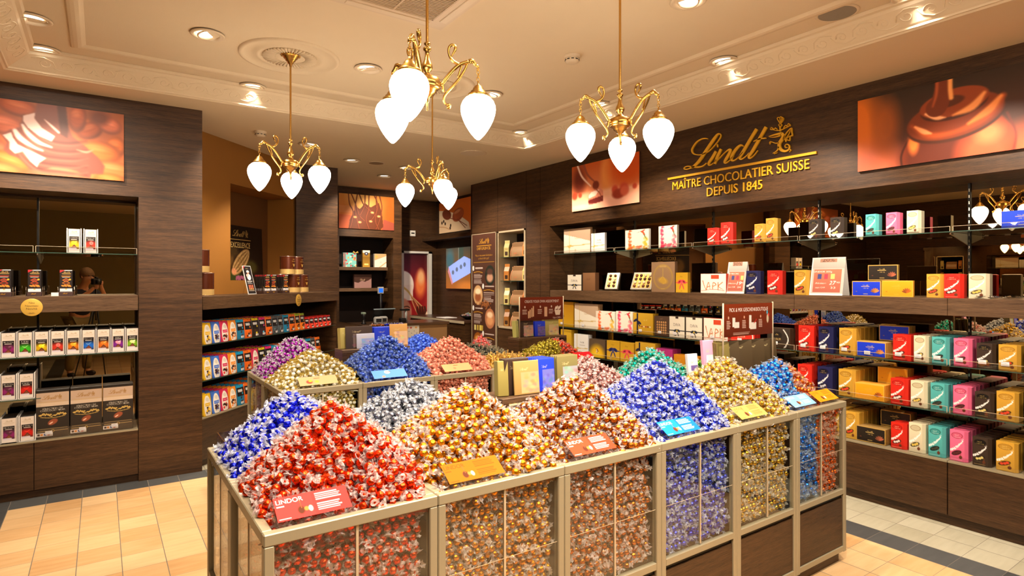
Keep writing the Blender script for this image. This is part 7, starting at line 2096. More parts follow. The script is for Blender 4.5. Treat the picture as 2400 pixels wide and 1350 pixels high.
# ------------------------------------------------------------------ tall banner
def c_banner():
    a = 0.64 / 2.1
    c = Canvas(84, 276, (78, 48, 36), a)
    c.vgrad(0, 1, (84, 52, 40), (66, 40, 30))
    G = (222, 160, 50)
    c.logo(a * 0.53, 0.072, a * 0.58, G, emblem=True); c.rect(a * 0.2, a * 0.82, 0.080, 0.083, G); c.text('DIFFERENCE', a * 0.5, 0.108, 0.018, G, width=a * 0.56)
    c.text('Warum ist unsere Schokolade', a * 0.5, 0.152, 0.012, G, width=a * 0.72); c.text('so besonders gut?', a * 0.5, 0.172, 0.012, G, width=a * 0.45); c.rect(a * 0.06, a * 0.94, 0.193, 0.196, G, 0.7)
    def blob(x, y, cols):
        c.ell(a * x, y, a * 0.20, 0.068, cols[0], soft=0.06); c.ell(a * x, y + 0.015, a * 0.13, 0.03, cols[1], soft=0.5); c.ell(a * x, y - 0.025, a * 0.12, 0.02, cols[2], soft=0.6)
    def para(x0, x1, y, head, n=8, seed=1):
        c.ell(a * (x0 - 0.02), y - 0.004, 0.012, 0.018, (230, 226, 220), soft=0.1); c.rect(a * (x0 + 0.06), a * x1, y - 0.008, y + 0.001, (220, 200, 190), 0.85)
        c.curve([(a * x0, y + 0.026), (a * (x0 + x1) / 2, y + 0.020), (a * x1, y + 0.028)], 0.004, G, 0.003); c.textlines(a * x0, a * x1, y + 0.035, y + 0.105, n, (200, 180, 170), 0.75, seed)
    blob(0.76, 0.285, ((40, 44, 36), (200, 150, 120), (90, 60, 50))); para(0.08, 0.46, 0.238, '')
    blob(0.26, 0.42, ((206, 160, 110), (150, 84, 50), (240, 220, 180))); para(0.50, 0.93, 0.362, '', 6, 2)
    rd = random.Random(2)
    for k in range(70): c.ell(a * rd.gauss(0.56, 0.10), rd.gauss(0.483, 0.014), 0.006, 0.005, (150, 90, 50), soft=0.4)
    blob(0.76, 0.575, ((176, 112, 76), (214, 150, 100), (236, 200, 160))); para(0.08, 0.46, 0.515, '', 7, 3)
    for k, x in enumerate((0.14, 0.25, 0.36, 0.44)): c.rect(a * x - 0.012, a * x + 0.012, 0.628, 0.664, ((206, 190, 120), (190, 160, 70), (214, 190, 90), (180, 150, 60))[k])
    blob(0.26, 0.745, ((150, 84, 30), (206, 130, 50), (226, 160, 80))); para(0.50, 0.93, 0.685, '', 8, 4)
    blob(0.76, 0.90, ((90, 60, 44), (150, 110, 80), (180, 140, 100))); para(0.08, 0.46, 0.85, '', 7, 5)
    return c
r = empty('tall_banner', (XR - 0.001, 7.243, 0.17), -PI / 2)
MB().box(-0.323, 0.323, -0.018, -0.001, 0, 2.105).build('board', side((70, 44, 32)), r)
b = MB(); print_grid(b, c_banner(), -0.318, 0.318, 0.002, 2.103, -0.0186); b.build('print', PRINT_SATIN, r)
b = MB(); b.box(0.318, 0.330, -0.022, -0.001, -0.002, 2.11); b.box(-0.330, -0.318, -0.022, -0.001, -0.002, 2.11); b.box(-0.33, 0.33, -0.022, -0.001, 2.103, 2.112); b.build('edge_profile', TAUPE_L, r)
tag(r, 'tall brown information banner with round food pictures beside the lit wall case', 'banner')
# framed wall case with bags
r = empty('wall_case', (XR, 6.5645, 0), -PI / 2)
hw = 0.3225
b = MB(); t = 0.022
b.box(-hw, -hw + t, -0.012, 0.30, 0.95, 2.283); b.box(hw - t, hw, -0.012, 0.30, 0.95, 2.283); b.box(-hw, hw, -0.012, 0.30, 2.261, 2.283); b.box(-hw, hw, -0.012, 0.30, 0.95, 0.972)
b.build('case_frame', TAUPE_L, r)
MB().box(-hw, hw, 0.30, 0.31, 0.95, 2.283).build('back_panel', DARK, r)
tag(r, 'tall champagne framed wall case with four glass shelves of gift bags', 'display case')
zs_ = [0.973, 1.270, 1.600, 1.925]
for k, z in enumerate(zs_[1:]):
    glass_shelf('glass_shelf', -hw + t + 0.001, hw - t - 0.001, 0.02, 0.295, z, 0, '%s glass shelf inside the framed wall case' % ('lowest', 'middle', 'top')[k], ((XR, 6.5645, 0), -PI / 2), ())
def house_bag(loc, rotz, col, label, win=True):
    r = empty('gift_bag', loc, rotz)
    b = MB(); w, d, h, hh = 0.075, 0.06, 0.13, 0.19
    b.add([(-w / 2, 0, 0), (w / 2, 0, 0), (w / 2, d, 0), (-w / 2, d, 0), (-w / 2, 0, h), (w / 2, 0, h), (w / 2, d, h), (-w / 2, d, h), (-w / 2, d / 2, hh), (w / 2, d / 2, hh), (-w / 2, d / 2, hh + 0.04), (w / 2, d / 2, hh + 0.04)],
          [(3, 2, 1, 0), (0, 1, 5, 4), (2, 3, 7, 6), (1, 2, 6, 9, 5), (3, 0, 4, 8, 7), (4, 5, 9, 8), (6, 7, 8, 9), (8, 9, 11, 10)])
    b.build('body', side(col), r)
    b = MB(); b.box(-w * 0.28, w * 0.28, -0.0015, 0, 0.02, 0.075); b.build('window', side((60, 36, 20)), r)
    b = MB(); lettering(b, 'Lindt', 0, 0.105, 0.013, -0.001, shear=0.3); b.build('lettering', side((190, 110, 60)), r)
    b = MB(); b.box(-w * 0.3, w * 0.3, -0.001, 0, 0.016, 0.032); b.build('print_band', side((226, 200, 120)), r)
    tag(r, label, 'gift bag', 'gift bags in the wall case')
def arch_box(loc, rotz, label):
    r = empty('arched_gift_box', loc, rotz)
    b = MB(); w, h = 0.24, 0.20
    n = 8
    prof = [(0.0, 0.0)] + [(0.03 * math.sin(k / n * PI), h * k / n) for k in range(1, n)] + [(0.02, h)]
    vs, fs = [], []
    for s in (-1, 1):
        for q, z in prof: vs.append((s * w / 2 * (1 - 0.10 * z / h), -q + 0.03 + 0.08 * (z / h), z))
    m = len(prof)
    for k in range(m - 1): fs.append((k, k + m, k + 1 + m, k + 1))
    b.add(vs, fs, 0, True); b.build('curved_front', side((160, 122, 84)), r)
    b = MB(); b.box(-w / 2, w / 2, 0.06, 0.16, 0, 0.19); b.build('body', side((140, 104, 70)), r)
    b = MB()
    for s in (-1, 1): b.tube([(s * w / 2 * (1 - 0.10 * z / h), -q + 0.028 + 0.08 * (z / h), z) for q, z in prof], 0.006, 6)
    b.build('piping', side((206, 140, 96)), r)
    b = MB(); lettering(b, 'Lindt', 0, 0.035, 0.02, 0.002, shear=0.3); b.build('lettering', side((206, 96, 60)), r)
    tag(r, label, 'gift box', 'arched gift boxes in the wall case')
for k, z in enumerate(zs_):
    nm = ('bottom of the wall case', 'lowest glass shelf of the wall case', 'middle glass shelf of the wall case', 'top glass shelf of the wall case')[k]
    house_bag((XR + 0.05, 6.5645 + 0.20, z + 0.002), -PI / 2 + 0.5, ((150, 96, 40), (206, 190, 120), (190, 120, 50), (196, 180, 110))[k], 'house shaped paper gift bag on the ' + nm)
    arch_box((XR + 0.05, 6.5645 - 0.01, z + 0.002), -PI / 2 + 0.15, 'brown curved front gift box on the ' + nm)
    house_bag((XR + 0.06, 6.5645 - 0.215, z + 0.002), -PI / 2 + 0.2, ((206, 190, 120), (190, 110, 40), (200, 186, 110), (190, 120, 50))[k], 'gift bag cut off by the frame on the ' + nm)

# ------------------------------------------------------------------ risers with bags on the islands
def riser(x0, x1, y0, y1, z, label):
    r = empty('wooden_riser', (x0, y0, 0))
    t = 0.022
    MB().cbox(0, x1 - x0, 0, y1 - y0, z - t, z, 0.0015).build('top_board', WOOD_L, r)
    for a in (0, x1 - x0 - t * 1.6): MB().box(a, a + t * 1.6, 0.001, y1 - y0 - 0.001, RIM - 0.04, z - t).build('side_board', WOOD, r)
    return tag(r, label, 'riser')
riser(1.425, 1.960, 2.125, 2.300, 1.088, 'small oak riser over the near island carrying gold, brown and blue bags')
riser(2.99, 3.56, 2.125, 2.300, 1.06, 'small oak riser at the far end of the near island under the brown gift sign')
riser(1.450, 1.985, 4.255, 4.430, 1.092, 'small oak riser over the far island before the till')
riser(3.03, 3.575, 4.255, 4.430, 1.092, 'small oak riser over the far island under the assortment sign')
def bag_canvas(col, win, word=None, tc=(226, 206, 150), a=0.8):
    c = Canvas(40, 50, col, a)
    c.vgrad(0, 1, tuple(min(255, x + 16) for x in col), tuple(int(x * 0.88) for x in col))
    if win:
        c.rect(a * 0.28, a * 0.98, 0.34, 0.97, win); rd = random.Random(sum(col))
        for k in range(22): c.ell(a * rd.uniform(0.3, 0.95), rd.uniform(0.38, 0.95), 0.07, 0.05, tuple(int(min(255, x * rd.uniform(0.75, 1.2))) for x in win), soft=0.8, al=0.7)
    if word:
        c.logo(a * 0.45, 0.30, a * 0.6, tc, emblem=False)
    c.rect(0, a, 0, 0.03, tuple(min(255, x + 50) for x in col))
    return c
def flat_bag(loc, rotz, w, h, d, col, win, label, group=None, n=1, step=0.012, lean=6, word=True, handles=False, glabel=None):
    key = 'bag_%d_%d_%d_%s' % (*col, bool(win))
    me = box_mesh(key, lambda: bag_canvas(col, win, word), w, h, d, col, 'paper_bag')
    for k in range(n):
        o = bpy.data.objects.new('paper_bag', me); COL.objects.link(o)
        v = Matrix.Rotation(rotz, 3, 'Z') @ Vector((0, step * k, 0))
        o.location = Vector(loc) + v
        o.rotation_euler = (Matrix.Rotation(rotz, 4, 'Z') @ Matrix.Rotation(-math.radians(lean), 4, 'X')).to_euler()
        if n == 1: tag(o, label, 'bag', group)
        else: tag(o, label if k == 0 else (glabel or 'paper bag queued behind ' + label.split(' on ')[0]), 'bag', (group or 'bags') + ('' if k == 0 else ', queued'))
GO, BR, BL = (176, 152, 66), (52, 34, 24), (24, 52, 206)
z = 1.090
flat_bag((1.462, 2.17, z), -0.25, 0.05, 0.155, 0.05, (150, 134, 66), None, 'narrow olive gold bag edge on the near riser, beside the brown bags', None)
flat_bag((1.535, 2.172, z), -0.05, 0.13, 0.160, 0.006, BR, None, 'dark brown bag behind the gold windowed one on the near riser', 'brown bags on the near riser', 4, 0.012, 2, glabel='dark brown bag stacked in the row on the near riser')
flat_bag((1.578, 2.150, z), -0.05, 0.135, 0.150, 0.006, (176, 140, 78), (196, 160, 112), 'gold bag with a clear window on the near riser before the brown bags', None)
flat_bag((1.70, 2.165, z), 0.02, 0.10, 0.150, 0.004, BL, (110, 110, 190), 'front bright blue bag with clear window on the near riser', 'blue bags on the near riser', 7, 0.014, 4, glabel='bright blue bag queued behind the windowed one on the near riser')
flat_bag((1.83, 2.165, z), 0.0, 0.13, 0.155, 0.004, (124, 112, 62), (160, 158, 160), 'front olive gold bag with clear window on the near riser', 'olive bags on the near riser', 4, 0.015, 4, glabel='olive gold bag queued behind the windowed one on the near riser')
z = 1.094
flat_bag((1.49, 4.33, z), 0.1, 0.055, 0.155, 0.05, (190, 170, 90), None, 'narrow yellow gold bag edge on the far riser before the till', None)
flat_bag((1.60, 4.31, z), 0.0, 0.21, 0.165, 0.006, BR, (110, 90, 84), 'dark brown bag on the far riser before the till', None)
flat_bag((1.640, 4.285, z), 0.0, 0.14, 0.110, 0.005, (190, 190, 206), (150, 160, 206), 'silvery clear bag on the far riser before the till', None)
flat_bag((1.79, 4.31, z), 0.0, 0.15, 0.150, 0.006, BL, None, 'front bright blue bag on the far riser before the till', 'blue bags on the far riser', 4, 0.016, 3, glabel='bright blue bag queued behind another on the far riser')
flat_bag((1.915, 4.30, z), 0.0, 0.15, 0.170, 0.006, (214, 160, 84), (226, 190, 150), 'orange gold bag with clear window on the far riser before the till', None)
flat_bag((3.07, 4.32, z), 0.1, 0.05, 0.15, 0.05, (176, 170, 96), None, 'narrow pale olive bag edge under the assortment sign', None)
flat_bag((3.15, 4.30, z), 0.0, 0.15, 0.160, 0.006, BR, (176, 140, 120), 'dark brown bag with clear window under the assortment sign', 'brown bags under the assortment sign', 3, 0.02, 3, glabel='dark brown bag queued under the assortment sign')
flat_bag((3.30, 4.30, z), 0.0, 0.12, 0.135, 0.006, BL, (110, 90, 150), 'front bright blue bag under the assortment sign', 'blue bags under the assortment sign', 3, 0.02, 3, glabel='bright blue bag queued under the assortment sign')
flat_bag((3.44, 4.30, z), 0.0, 0.16, 0.155, 0.006, (176, 160, 84), (206, 180, 130), 'olive gold bag with clear window under the assortment sign', 'olive bags under the assortment sign', 3, 0.02, 3, glabel='olive gold bag queued under the assortment sign')
z = 1.062
for k in range(4):
    flat_bag((3.09 + 0.125 * k, 2.17 - 0.004 * k, z), -0.35, 0.15, 0.175, 0.012, (72, 56, 34), None, 'brown carrier bag fanned under the gift sign, ' + ('closest to the sign post', 'second from the post', 'third from the post', 'outermost of the fan')[k], None, 1, word=True)
for k in range(7):
    flat_bag((3.03 + 0.004 * k, 2.16 + 0.014 * k, z), -0.15, 0.10, 0.172, 0.01, (120, 104, 50), None, 'olive brown carrier bag stood edgewise by the gift sign post', 'edgewise bags by the gift sign', 1, word=False)
flat_bag((2.955, 2.20, 0.99), -0.1, 0.09, 0.26, 0.02, (222, 160, 190), (206, 226, 220), 'pink and mint striped bag beside the gift sign post', None)
flat_bag((2.87, 2.25, 0.97), -0.1, 0.08, 0.20, 0.02, (226, 216, 220), (110, 90, 150), 'white bag with violet band beside the striped one', None)
# the two brown signs on posts
def post_sign(x0, x1, y, zb, zt, base, title, kind_, label):
    r = empty('post_sign', (x0, y, base))
    w = x1 - x0; a = w / (zt - zb)
    c = Canvas(150, int(150 / a), (112, 40, 18), a)
    c.vgrad(0, 1, (124, 46, 20), (84, 30, 14))
    W = (228, 206, 190)
    if kind_ == 0:
        for x in (0.11, 0.46, 0.72): c.ell(a * x, 0.42, 0.035, 0.045, W, soft=0.2); c.textlines(a * x - 0.14, a * x + 0.14, 0.52, 0.74, 3, W, 0.7, int(x * 99))
        for k in range(4): c.rect(a * (0.18 + 0.036 * k), a * (0.205 + 0.036 * k), 0.60 - 0.07 * k, 0.90 - 0.02 * k, (214, 170, 130))
        c.rect(a * 0.555, a * 0.62, 0.44, 0.86, (222, 176, 140)); c.poly([(a * 0.79, 0.58), (a * 0.95, 0.58), (a * 0.92, 0.80), (a * 0.82, 0.80)], (230, 206, 180))
        for k in range(4): c.ell(a * (0.82 + 0.035 * k), 0.50 - 0.03 * (k % 2), 0.035, 0.09, (240, 220, 200), rot=0.4, soft=0.2)
        c.text('10pcs CHF 4.-', a * 0.86, 0.95, 0.075, (250, 240, 230), width=0.5)
    else:
        for x in (0.09, 0.40, 0.74): c.ell(a * x, 0.42, 0.03, 0.045, (214, 160, 130), soft=0.3); c.textlines(a * x - 0.10, a * x + 0.12, 0.50, 0.76, 5, W, 0.6, int(x * 99))
        c.rect(a * 0.17, a * 0.22, 0.42, 0.70, (220, 210, 196)); c.rect(a * 0.20, a * 0.30, 0.56, 0.74, (214, 204, 190)); c.rect(a * 0.50, a * 0.55, 0.36, 0.78, (220, 210, 196)); c.rect(a * 0.52, a * 0.65, 0.60, 0.80, (214, 204, 190)); c.curve([(a * 0.60, 0.62), (a * 0.63, 0.56), (a * 0.65, 0.50)], 0.03, (196, 40, 40))
        c.ell(a * 0.89, 0.50, 0.06, 0.14, (196, 180, 150), soft=0.3); c.ell(a * 0.88, 0.30, 0.04, 0.06, (70, 170, 200), soft=0.3); c.ell(a * 0.91, 0.38, 0.03, 0.05, (226, 60, 60), soft=0.3)
        c.textlines(a * 0.18, a * 0.6, 0.86, 0.95, 2, W, 0.5, 7)
    b = MB(); b.box(0.004, w - 0.004, -0.002, 0.002, zb - base, zt - base); b.build('panel', side((110, 40, 18)), r)
    b = MB(); print_grid(b, c, 0.005, w - 0.005, zb - base + 0.001, zt - base - 0.001, -0.0026); b.build('print', PRINT_SATIN, r)
    b = MB(); lettering(b, title, w / 2, zt - base - (zt - zb) * 0.24, (zt - zb) * 0.115, -0.0032, width=w * 0.78); b.build('lettering', side((240, 224, 210)), r)
    b = MB(); b.tube([(0, 0, 0), (0, 0, zt - base + 0.006)], 0.005, 10); b.tube([(w, 0, 0), (w, 0, zt - base + 0.006)], 0.005, 10); b.build('posts', TAUPE_L, r)
    return tag(r, label, 'sign')
post_sign(2.985, 3.49, 2.14, 1.268, 1.462, 1.060, 'PICK & MIX GESCHENKBOUTIQUE', 1, 'brown sign on two posts reading PICK & MIX GESCHENKBOUTIQUE over the near island')
post_sign(3.045, 3.545, 4.27, 1.245, 1.452, 1.092, 'CREATE YOUR OWN ASSORTMENT', 0, 'brown sign on two posts reading CREATE YOUR OWN ASSORTMENT over the far island')

# ------------------------------------------------------------------ till counter
r = empty('till_counter', (2.93, 7.73, 0))
MB().cbox(-0.03, 1.30, -0.02, 0.62, 0.965, 1.0, 0.002).build('worktop', side((84, 60, 42), 0.3), r)
MB().box(0.0, 1.27, 0.0, 0.02, 0.08, 0.965).build('front_panel', pmat('tan_panel', (150, 112, 70), 0.5, vary=0.02), r)
MB().box(0.0, 1.27, 0.02, 0.58, 0.08, 0.965).build('carcass', WOOD, r)
MB().box(0.03, 1.24, 0.03, 0.55, 0.0, 0.08).build('plinth', DARK, r)
tag(r, 'till counter with a tan front behind the far island', 'counter')
o = MB().box(2.60, 2.93, 7.9, 8.80, 0, 0.99).build('counter_return', WOOD); tag(o, 'dark side return of the till counter below the far niche', 'counter')
# till equipment
r = empty('till_screen', (3.30, 8.02, 1.0), 0.1)
b = MB(); b.cbox(-0.16, 0.16, 0, 0.03, 0.05, 0.22, 0.005); b.xform(Matrix.Rotation(math.radians(25), 4, 'X')); b.build('screen_housing', PLASTIC, r)
b = MB(); b.box(-0.17, 0.17, -0.01, 0.012, 0.215, 0.222); b.xform(Matrix.Rotation(math.radians(25), 4, 'X')); b.build('bright_edge', side((150, 170, 176)), r)
MB().cbox(-0.08, 0.08, -0.05, 0.09, 0, 0.05, 0.01).build('foot', PLASTIC, r); tag(r, 'black tilted till screen on the counter', 'till screen')
r = empty('customer_display', (3.34, 8.15, 1.0), 0.0)
b = MB(); b.tube([(0, 0, 0), (0, 0, 0.42)], 0.016, 10); b.build('pole', PLASTIC, r)
MB().cbox(-0.045, 0.045, -0.012, 0.02, 0.41, 0.51, 0.006).build('housing', GREYPL, r)
MB().box(-0.032, 0.032, -0.0135, -0.012, 0.43, 0.49).build('lit_display', emat('blue_display', (40, 110, 230), 1.2), r); tag(r, 'small blue lit customer display on a black pole above the till', 'display')
for k, (x, y, lab) in enumerate(((3.17, 7.80, 'grey rounded card terminal on the counter, the front one'), (3.27, 7.86, 'grey rounded card terminal on the counter, behind the other'))):
    r = empty('card_terminal', (x, y, 1.0), -0.15)
    b = MB(); b.cbox(-0.06, 0.06, 0, 0.09, 0, 0.10, 0.02); b.build('casing', GREYPL, r)
    b = MB(); b.cbox(-0.042, 0.042, -0.003, 0.01, 0.02, 0.08, 0.008); b.build('dark_face', PLASTIC, r); tag(r, lab, 'card terminal')
r = empty('hand_scanner', (2.99, 7.90, 1.0), 0.3)
b = MB(); b.lathe([(0.035, 0), (0.035, 0.015), (0.018, 0.03), (0.016, 0.07), (0.025, 0.10), (0.03, 0.13), (0.015, 0.145)], 16); b.build('stand', PLASTIC, r)
b = MB(); b.cbox(-0.02, 0.02, -0.03, 0.04, 0.135, 0.165, 0.006); b.build('head', side((150, 170, 150)), r); tag(r, 'black upright hand scanner at the end of the counter', 'scanner')
r = empty('receipt_printer', (3.66, 7.98, 1.0), 0.0)
b = MB(); b.tube([(0, 0, 0), (0, 0, 0.17)], 0.02, 12); b.build('column', GREYPL, r); MB().cbox(-0.08, 0.05, -0.03, 0.05, 0.165, 0.19, 0.006).build('top', PLASTIC, r); MB().cbox(-0.10, -0.02, -0.06, 0.04, 0, 0.06, 0.01).build('keypad', PLASTIC, r)
tag(r, 'grey stand with a black top beside the till, next to the door poster', 'printer')
# goods around the counter front
def tray_row(x, y, z, cols, label):
    r = empty('counter_tray', (x, y, z))
    MB().cbox(0, 0.50, 0, 0.10, 0, 0.05, 0.003).build('tray', side((70, 46, 34)), r)
    return tag(r, label, 'tray')
tray_row(2.98, 7.60, 0.93, None, 'narrow dark counter front tray filled with copper and blue truffles')
MB_ = MB().box(2.98, 3.48, 7.60, 7.712, 0.88, 0.93); o = MB_.build('tray_ledge', side((70, 46, 34))); tag(o, 'small dark ledge on the counter front under the truffle tray', 'ledge')
rd = random.Random(12)
kind_cop = KIND['amber']; kind_b = KIND['royal_blue']
for k in range(34):
    kk = 'amber' if k < 14 else 'royal_blue'
    me, wm = protos(KIND[kk], False)[k % 4]
    o = bpy.data.objects.new(kk + '_foil_truffle', me); COL.objects.link(o)
    o.location = (2.995 + 0.0285 * (k % 17) + rd.uniform(-0.003, 0.003), 7.625 + (0.035 if k >= 17 else 0) + rd.uniform(-0.004, 0.004), 0.995 + rd.uniform(0, 0.008)); o.rotation_euler = (rd.uniform(0, 6), rd.uniform(0, 6), 0)
    kk = 'copper' if k % 17 < 7 else 'dark blue'
    if k % 17 < 7: o.data = protos(KIND['amber'], False)[k % 4][0]; o.name = 'amber_foil_truffle'
    else: o.data = protos(KIND['royal_blue'], False)[k % 4][0]; o.name = 'royal_blue_foil_truffle'
    tag(o, kk + ' foil truffle in the tray on the till counter front', 'truffle', kk + ' truffles, counter tray')
def c_leaf():
    c = Canvas(50, 60, (232, 222, 206), 0.83)
    for x, y, col in ((0.12, 0.12, (60, 60, 60)), (0.3, 0.14, (214, 120, 110)), (0.45, 0.14, (200, 90, 80)), (0.68, 0.14, (236, 170, 90))): c.ell(x, y, 0.05, 0.045, col, soft=0.4)
    for k in range(6): c.ell(0.12 + 0.12 * k, 0.3 + 0.1 * (k % 2), 0.02, 0.015, (120, 110, 110), soft=0.4)
    c.textlines(0.15, 0.7, 0.6, 0.9, 5, (170, 170, 176), 0.5); c.rect(0.0, 0.09, 0.42, 0.56, (216, 60, 40))
    return c
b = MB(); b.box(-0.14, 0.14, 0.001, 0.003, 0, 0.30); print_grid(b, c_leaf(), -0.14, 0.14, 0, 0.30, 0.0, 1)
o = b.build('pictured_notice', [CARD, PRINT], None, (3.605, 7.722, 0.675)); tag(o, 'white pictured allergen notice fixed to the tan till counter front', 'notice')
# side counter, paper, bowl
r = empty('side_counter', (4.45, 7.66, 0))
MB().cbox(0, 0.54, 0, 1.90, 0.965, 1.0, 0.002).build('worktop', side((74, 50, 36), 0.3), r)
MB().box(-0.002, 0.0, 0, 1.9, 0.955, 0.995).build('pale_edge', TAUPE_L, r)
MB().box(0.02, 0.54, 0.01, 1.89, 0, 0.965).build('carcass', WOOD, r); tag(r, 'dark side counter with a pale edge below the flat screen', 'counter')
o = MB().cbox(4.50, 4.72, 8.35, 8.65, 1.001, 1.009, 0.001).build('paper_stack', CARD); tag(o, 'flat stack of white paper on the side counter', 'paper')
r = empty('sweet_bowl', (4.72, 7.95, 1.001))
b = MB(); b.lathe([(0.06, 0), (0.07, 0.003), (0.12, 0.03), (0.165, 0.058), (0.16, 0.062), (0.11, 0.032), (0.0001, 0.016)], 36, caps=False); b.build('bowl', PLASTIC, r); tag(r, 'wide black bowl of mixed sweets on the side counter', 'bowl')
rd = random.Random(5); ks = ['salmon', 'cream', 'yellow_gold', 'rose', 'teal', 'purple']
for k in range(60):
    kk = ks[k % 6]; me, wm = protos(KIND[kk], False)[k % 4]
    o = bpy.data.objects.new(kk + '_foil_truffle', me); COL.objects.link(o)
    rr = 0.125 * math.sqrt(rd.random()); t = rd.random() * 6.28
    o.location = (4.72 + rr * math.cos(t), 7.95 + rr * math.sin(t), 1.001 + 0.045 + 0.035 * (1 - rr / 0.13) + rd.uniform(0, 0.01)); o.rotation_euler = (rd.uniform(0, 6), rd.uniform(0, 6), 0)
    tag(o, kk.replace('_', ' ') + ' sweet in the black bowl on the side counter', 'truffle', kk + ' sweets in the bowl')
# flat screen
def c_tv():
    a = 0.83 / 0.69
    c = Canvas(90, 75, (110, 60, 24), a)
    c.vgrad(0, 1, (70, 66, 56), (150, 84, 30)); c.ell(0.2, 0.3, 0.2, 0.25, (60, 90, 96), soft=0.8); c.ell(0.75, 0.15, 0.12, 0.3, (60, 70, 60), soft=0.6)
    c.poly([(0.14, 0.46), (0.9, 0.22), (1.2, 0.30), (1.2, 0.62), (0.36, 0.86)], (140, 160, 226)); c.poly([(0.10, 0.58), (0.14, 0.46), (0.36, 0.86), (0.30, 0.90)], (180, 120, 130))
    for x, y in ((0.36, 0.60), (0.55, 0.53), (0.75, 0.47), (0.92, 0.42)): c.ell(x, y, 0.06, 0.055, (90, 100, 120), soft=0.3)
    c.rect(0.62, 0.66, 0, 0.3, (120, 120, 110), 0.6); c.ell(1.0, 0.95, 0.4, 0.12, (170, 100, 40), soft=0.8)
    return c
r = empty('flat_screen', (5.0 - 0.045, 8.73, 1.465), -PI / 2)
MB().cbox(-0.43, 0.43, -0.003, 0.04, -0.012, 0.705, 0.004).build('housing', PLASTIC, r)
b = MB(); print_grid(b, c_tv(), -0.415, 0.415, 0.002, 0.692, -0.0045); b.build('lit_picture', SCREEN, r)
tag(r, 'wall mounted flat screen showing a chocolate box beside the tall banner', 'television')
# thermostat above the door
r = empty('thermostat', (4.525, 9.6, 2.385)); MB().cbox(-0.052, 0.052, -0.02, 0, 0, 0.10, 0.004).build('plate', WHITE, r); MB().box(-0.03, 0.03, -0.022, -0.02, 0.042, 0.064).build('dark_window', PLASTIC, r); tag(r, 'small white square thermostat above the poster door', 'thermostat')
# boxes in the far niche
def simple_box(x, y, z, w, h, d, cf, col, label, rot=0.0, bow=None):
    key = 'nb%.2f' % x
    me = box_mesh(key, cf, w, h, d, col, 'gift_box')
    o = obj('gift_box', me, None, (x, y, z + 0.001), rot); tag(o, label, 'gift box')
    if bow:
        b = MB()
        for s in (-1, 1): b.tube([(s * 0.004, 0, 0), (s * 0.035, 0, 0.02), (s * 0.045, 0, 0.005), (s * 0.004, 0, 0)], 0.007, 6)
        q = b.build('bow', side((206, 166, 80)), o); q.location = (w * 0.42, -0.01, h)
    return o
def c_float():
    c = Canvas(40, 40, (120, 190, 180), 1.0); rd = random.Random(3)
    for k in range(34): c.ell(rd.random(), rd.random(), 0.07, 0.05, ((206, 50, 60), (230, 220, 190), (60, 110, 100), (240, 150, 60))[k % 4], rot=rd.random() * 3, soft=0.4)
    c.rect(0, 0.2, 0, 1, (150, 60, 60), 0.6); return c
def c_owl():
    c = Canvas(22, 46, (150, 110, 40), 0.48); c.rect(0, 0.48, 0, 0.16, (236, 226, 200)); c.ell(0.24, 0.2, 0.12, 0.10, (30, 34, 70), soft=0.1); c.ell(0.24, 0.2, 0.05, 0.04, (240, 240, 236), soft=0.2); c.vgrad(0.4, 1, (130, 92, 30), (180, 136, 50)); c.rect(0.1, 0.38, 0.78, 0.86, (240, 206, 120)); return c
def c_diag(): 
    c = Canvas(36, 40, (226, 214, 200), 0.95); c.line([(0.0, 0.0), (0.3, 0.3), (0.95, 0.05)], 0.04, (196, 156, 80)); c.poly([(0, 0), (0.95, 0), (0.95, 0.15), (0, 0.5)], (196, 160, 110)); c.ell(0.15, 0.22, 0.12, 0.08, (206, 166, 80), soft=0.3); c.line([(0.4, 1), (0.95, 0.6)], 0.06, (196, 156, 80)); c.ell(0.5, 0.62, 0.07, 0.04, (236, 190, 180), soft=0.4); return c
def c_drip():
    c = Canvas(50, 40, (150, 112, 104), 1.3); c.poly([(0, 0), (1.3, 0), (1.3, 0.3), (1.1, 0.42), (0.8, 0.55), (0.6, 0.46), (0.3, 0.62), (0, 0.55)], (60, 34, 24)); c.logo(0.68, 0.48, 0.7, (222, 190, 150), emblem=False); return c
simple_box(3.165, 8.95, 1.812, 0.21, 0.22, 0.06, c_float, (110, 170, 160), 'turquoise floral gift box with a gold bow on the upper board of the far niche', 0.0, True)
simple_box(3.43, 8.95, 1.812, 0.12, 0.265, 0.05, c_owl, (130, 92, 34), 'slim gold box with a dark round seal on the upper board of the far niche')
simple_box(3.665, 8.95, 1.812, 0.20, 0.215, 0.05, c_diag, (206, 190, 170), 'cream box with gold diagonal ribbon on the upper board of the far niche')
simple_box(3.375, 8.95, 1.485, 0.28, 0.215, 0.06, c_drip, (90, 60, 50), 'wide mauve and brown gift box on the lower board of the far niche')

# ------------------------------------------------------------------ things only the mirrors show
wall_poster('wall_poster', (lambda c: (c.vgrad(0, 1, (120, 60, 24), (190, 100, 40)), [c.ell(x, y, 0.13, 0.12, (206, 128, 56), soft=0.3) for x in np.arange(0.1, 2.1, 0.22) for y in (0.3, 0.55, 0.8)], c)[-1])(Canvas(120, 60, (150, 80, 30), 2.0)), 1.2, 0.56, (-2.42, 2.6, 2.3), PI / 2, 'poster of hazelnuts seen in the mirrors, on the opposite wall', EMIT_PRINT)

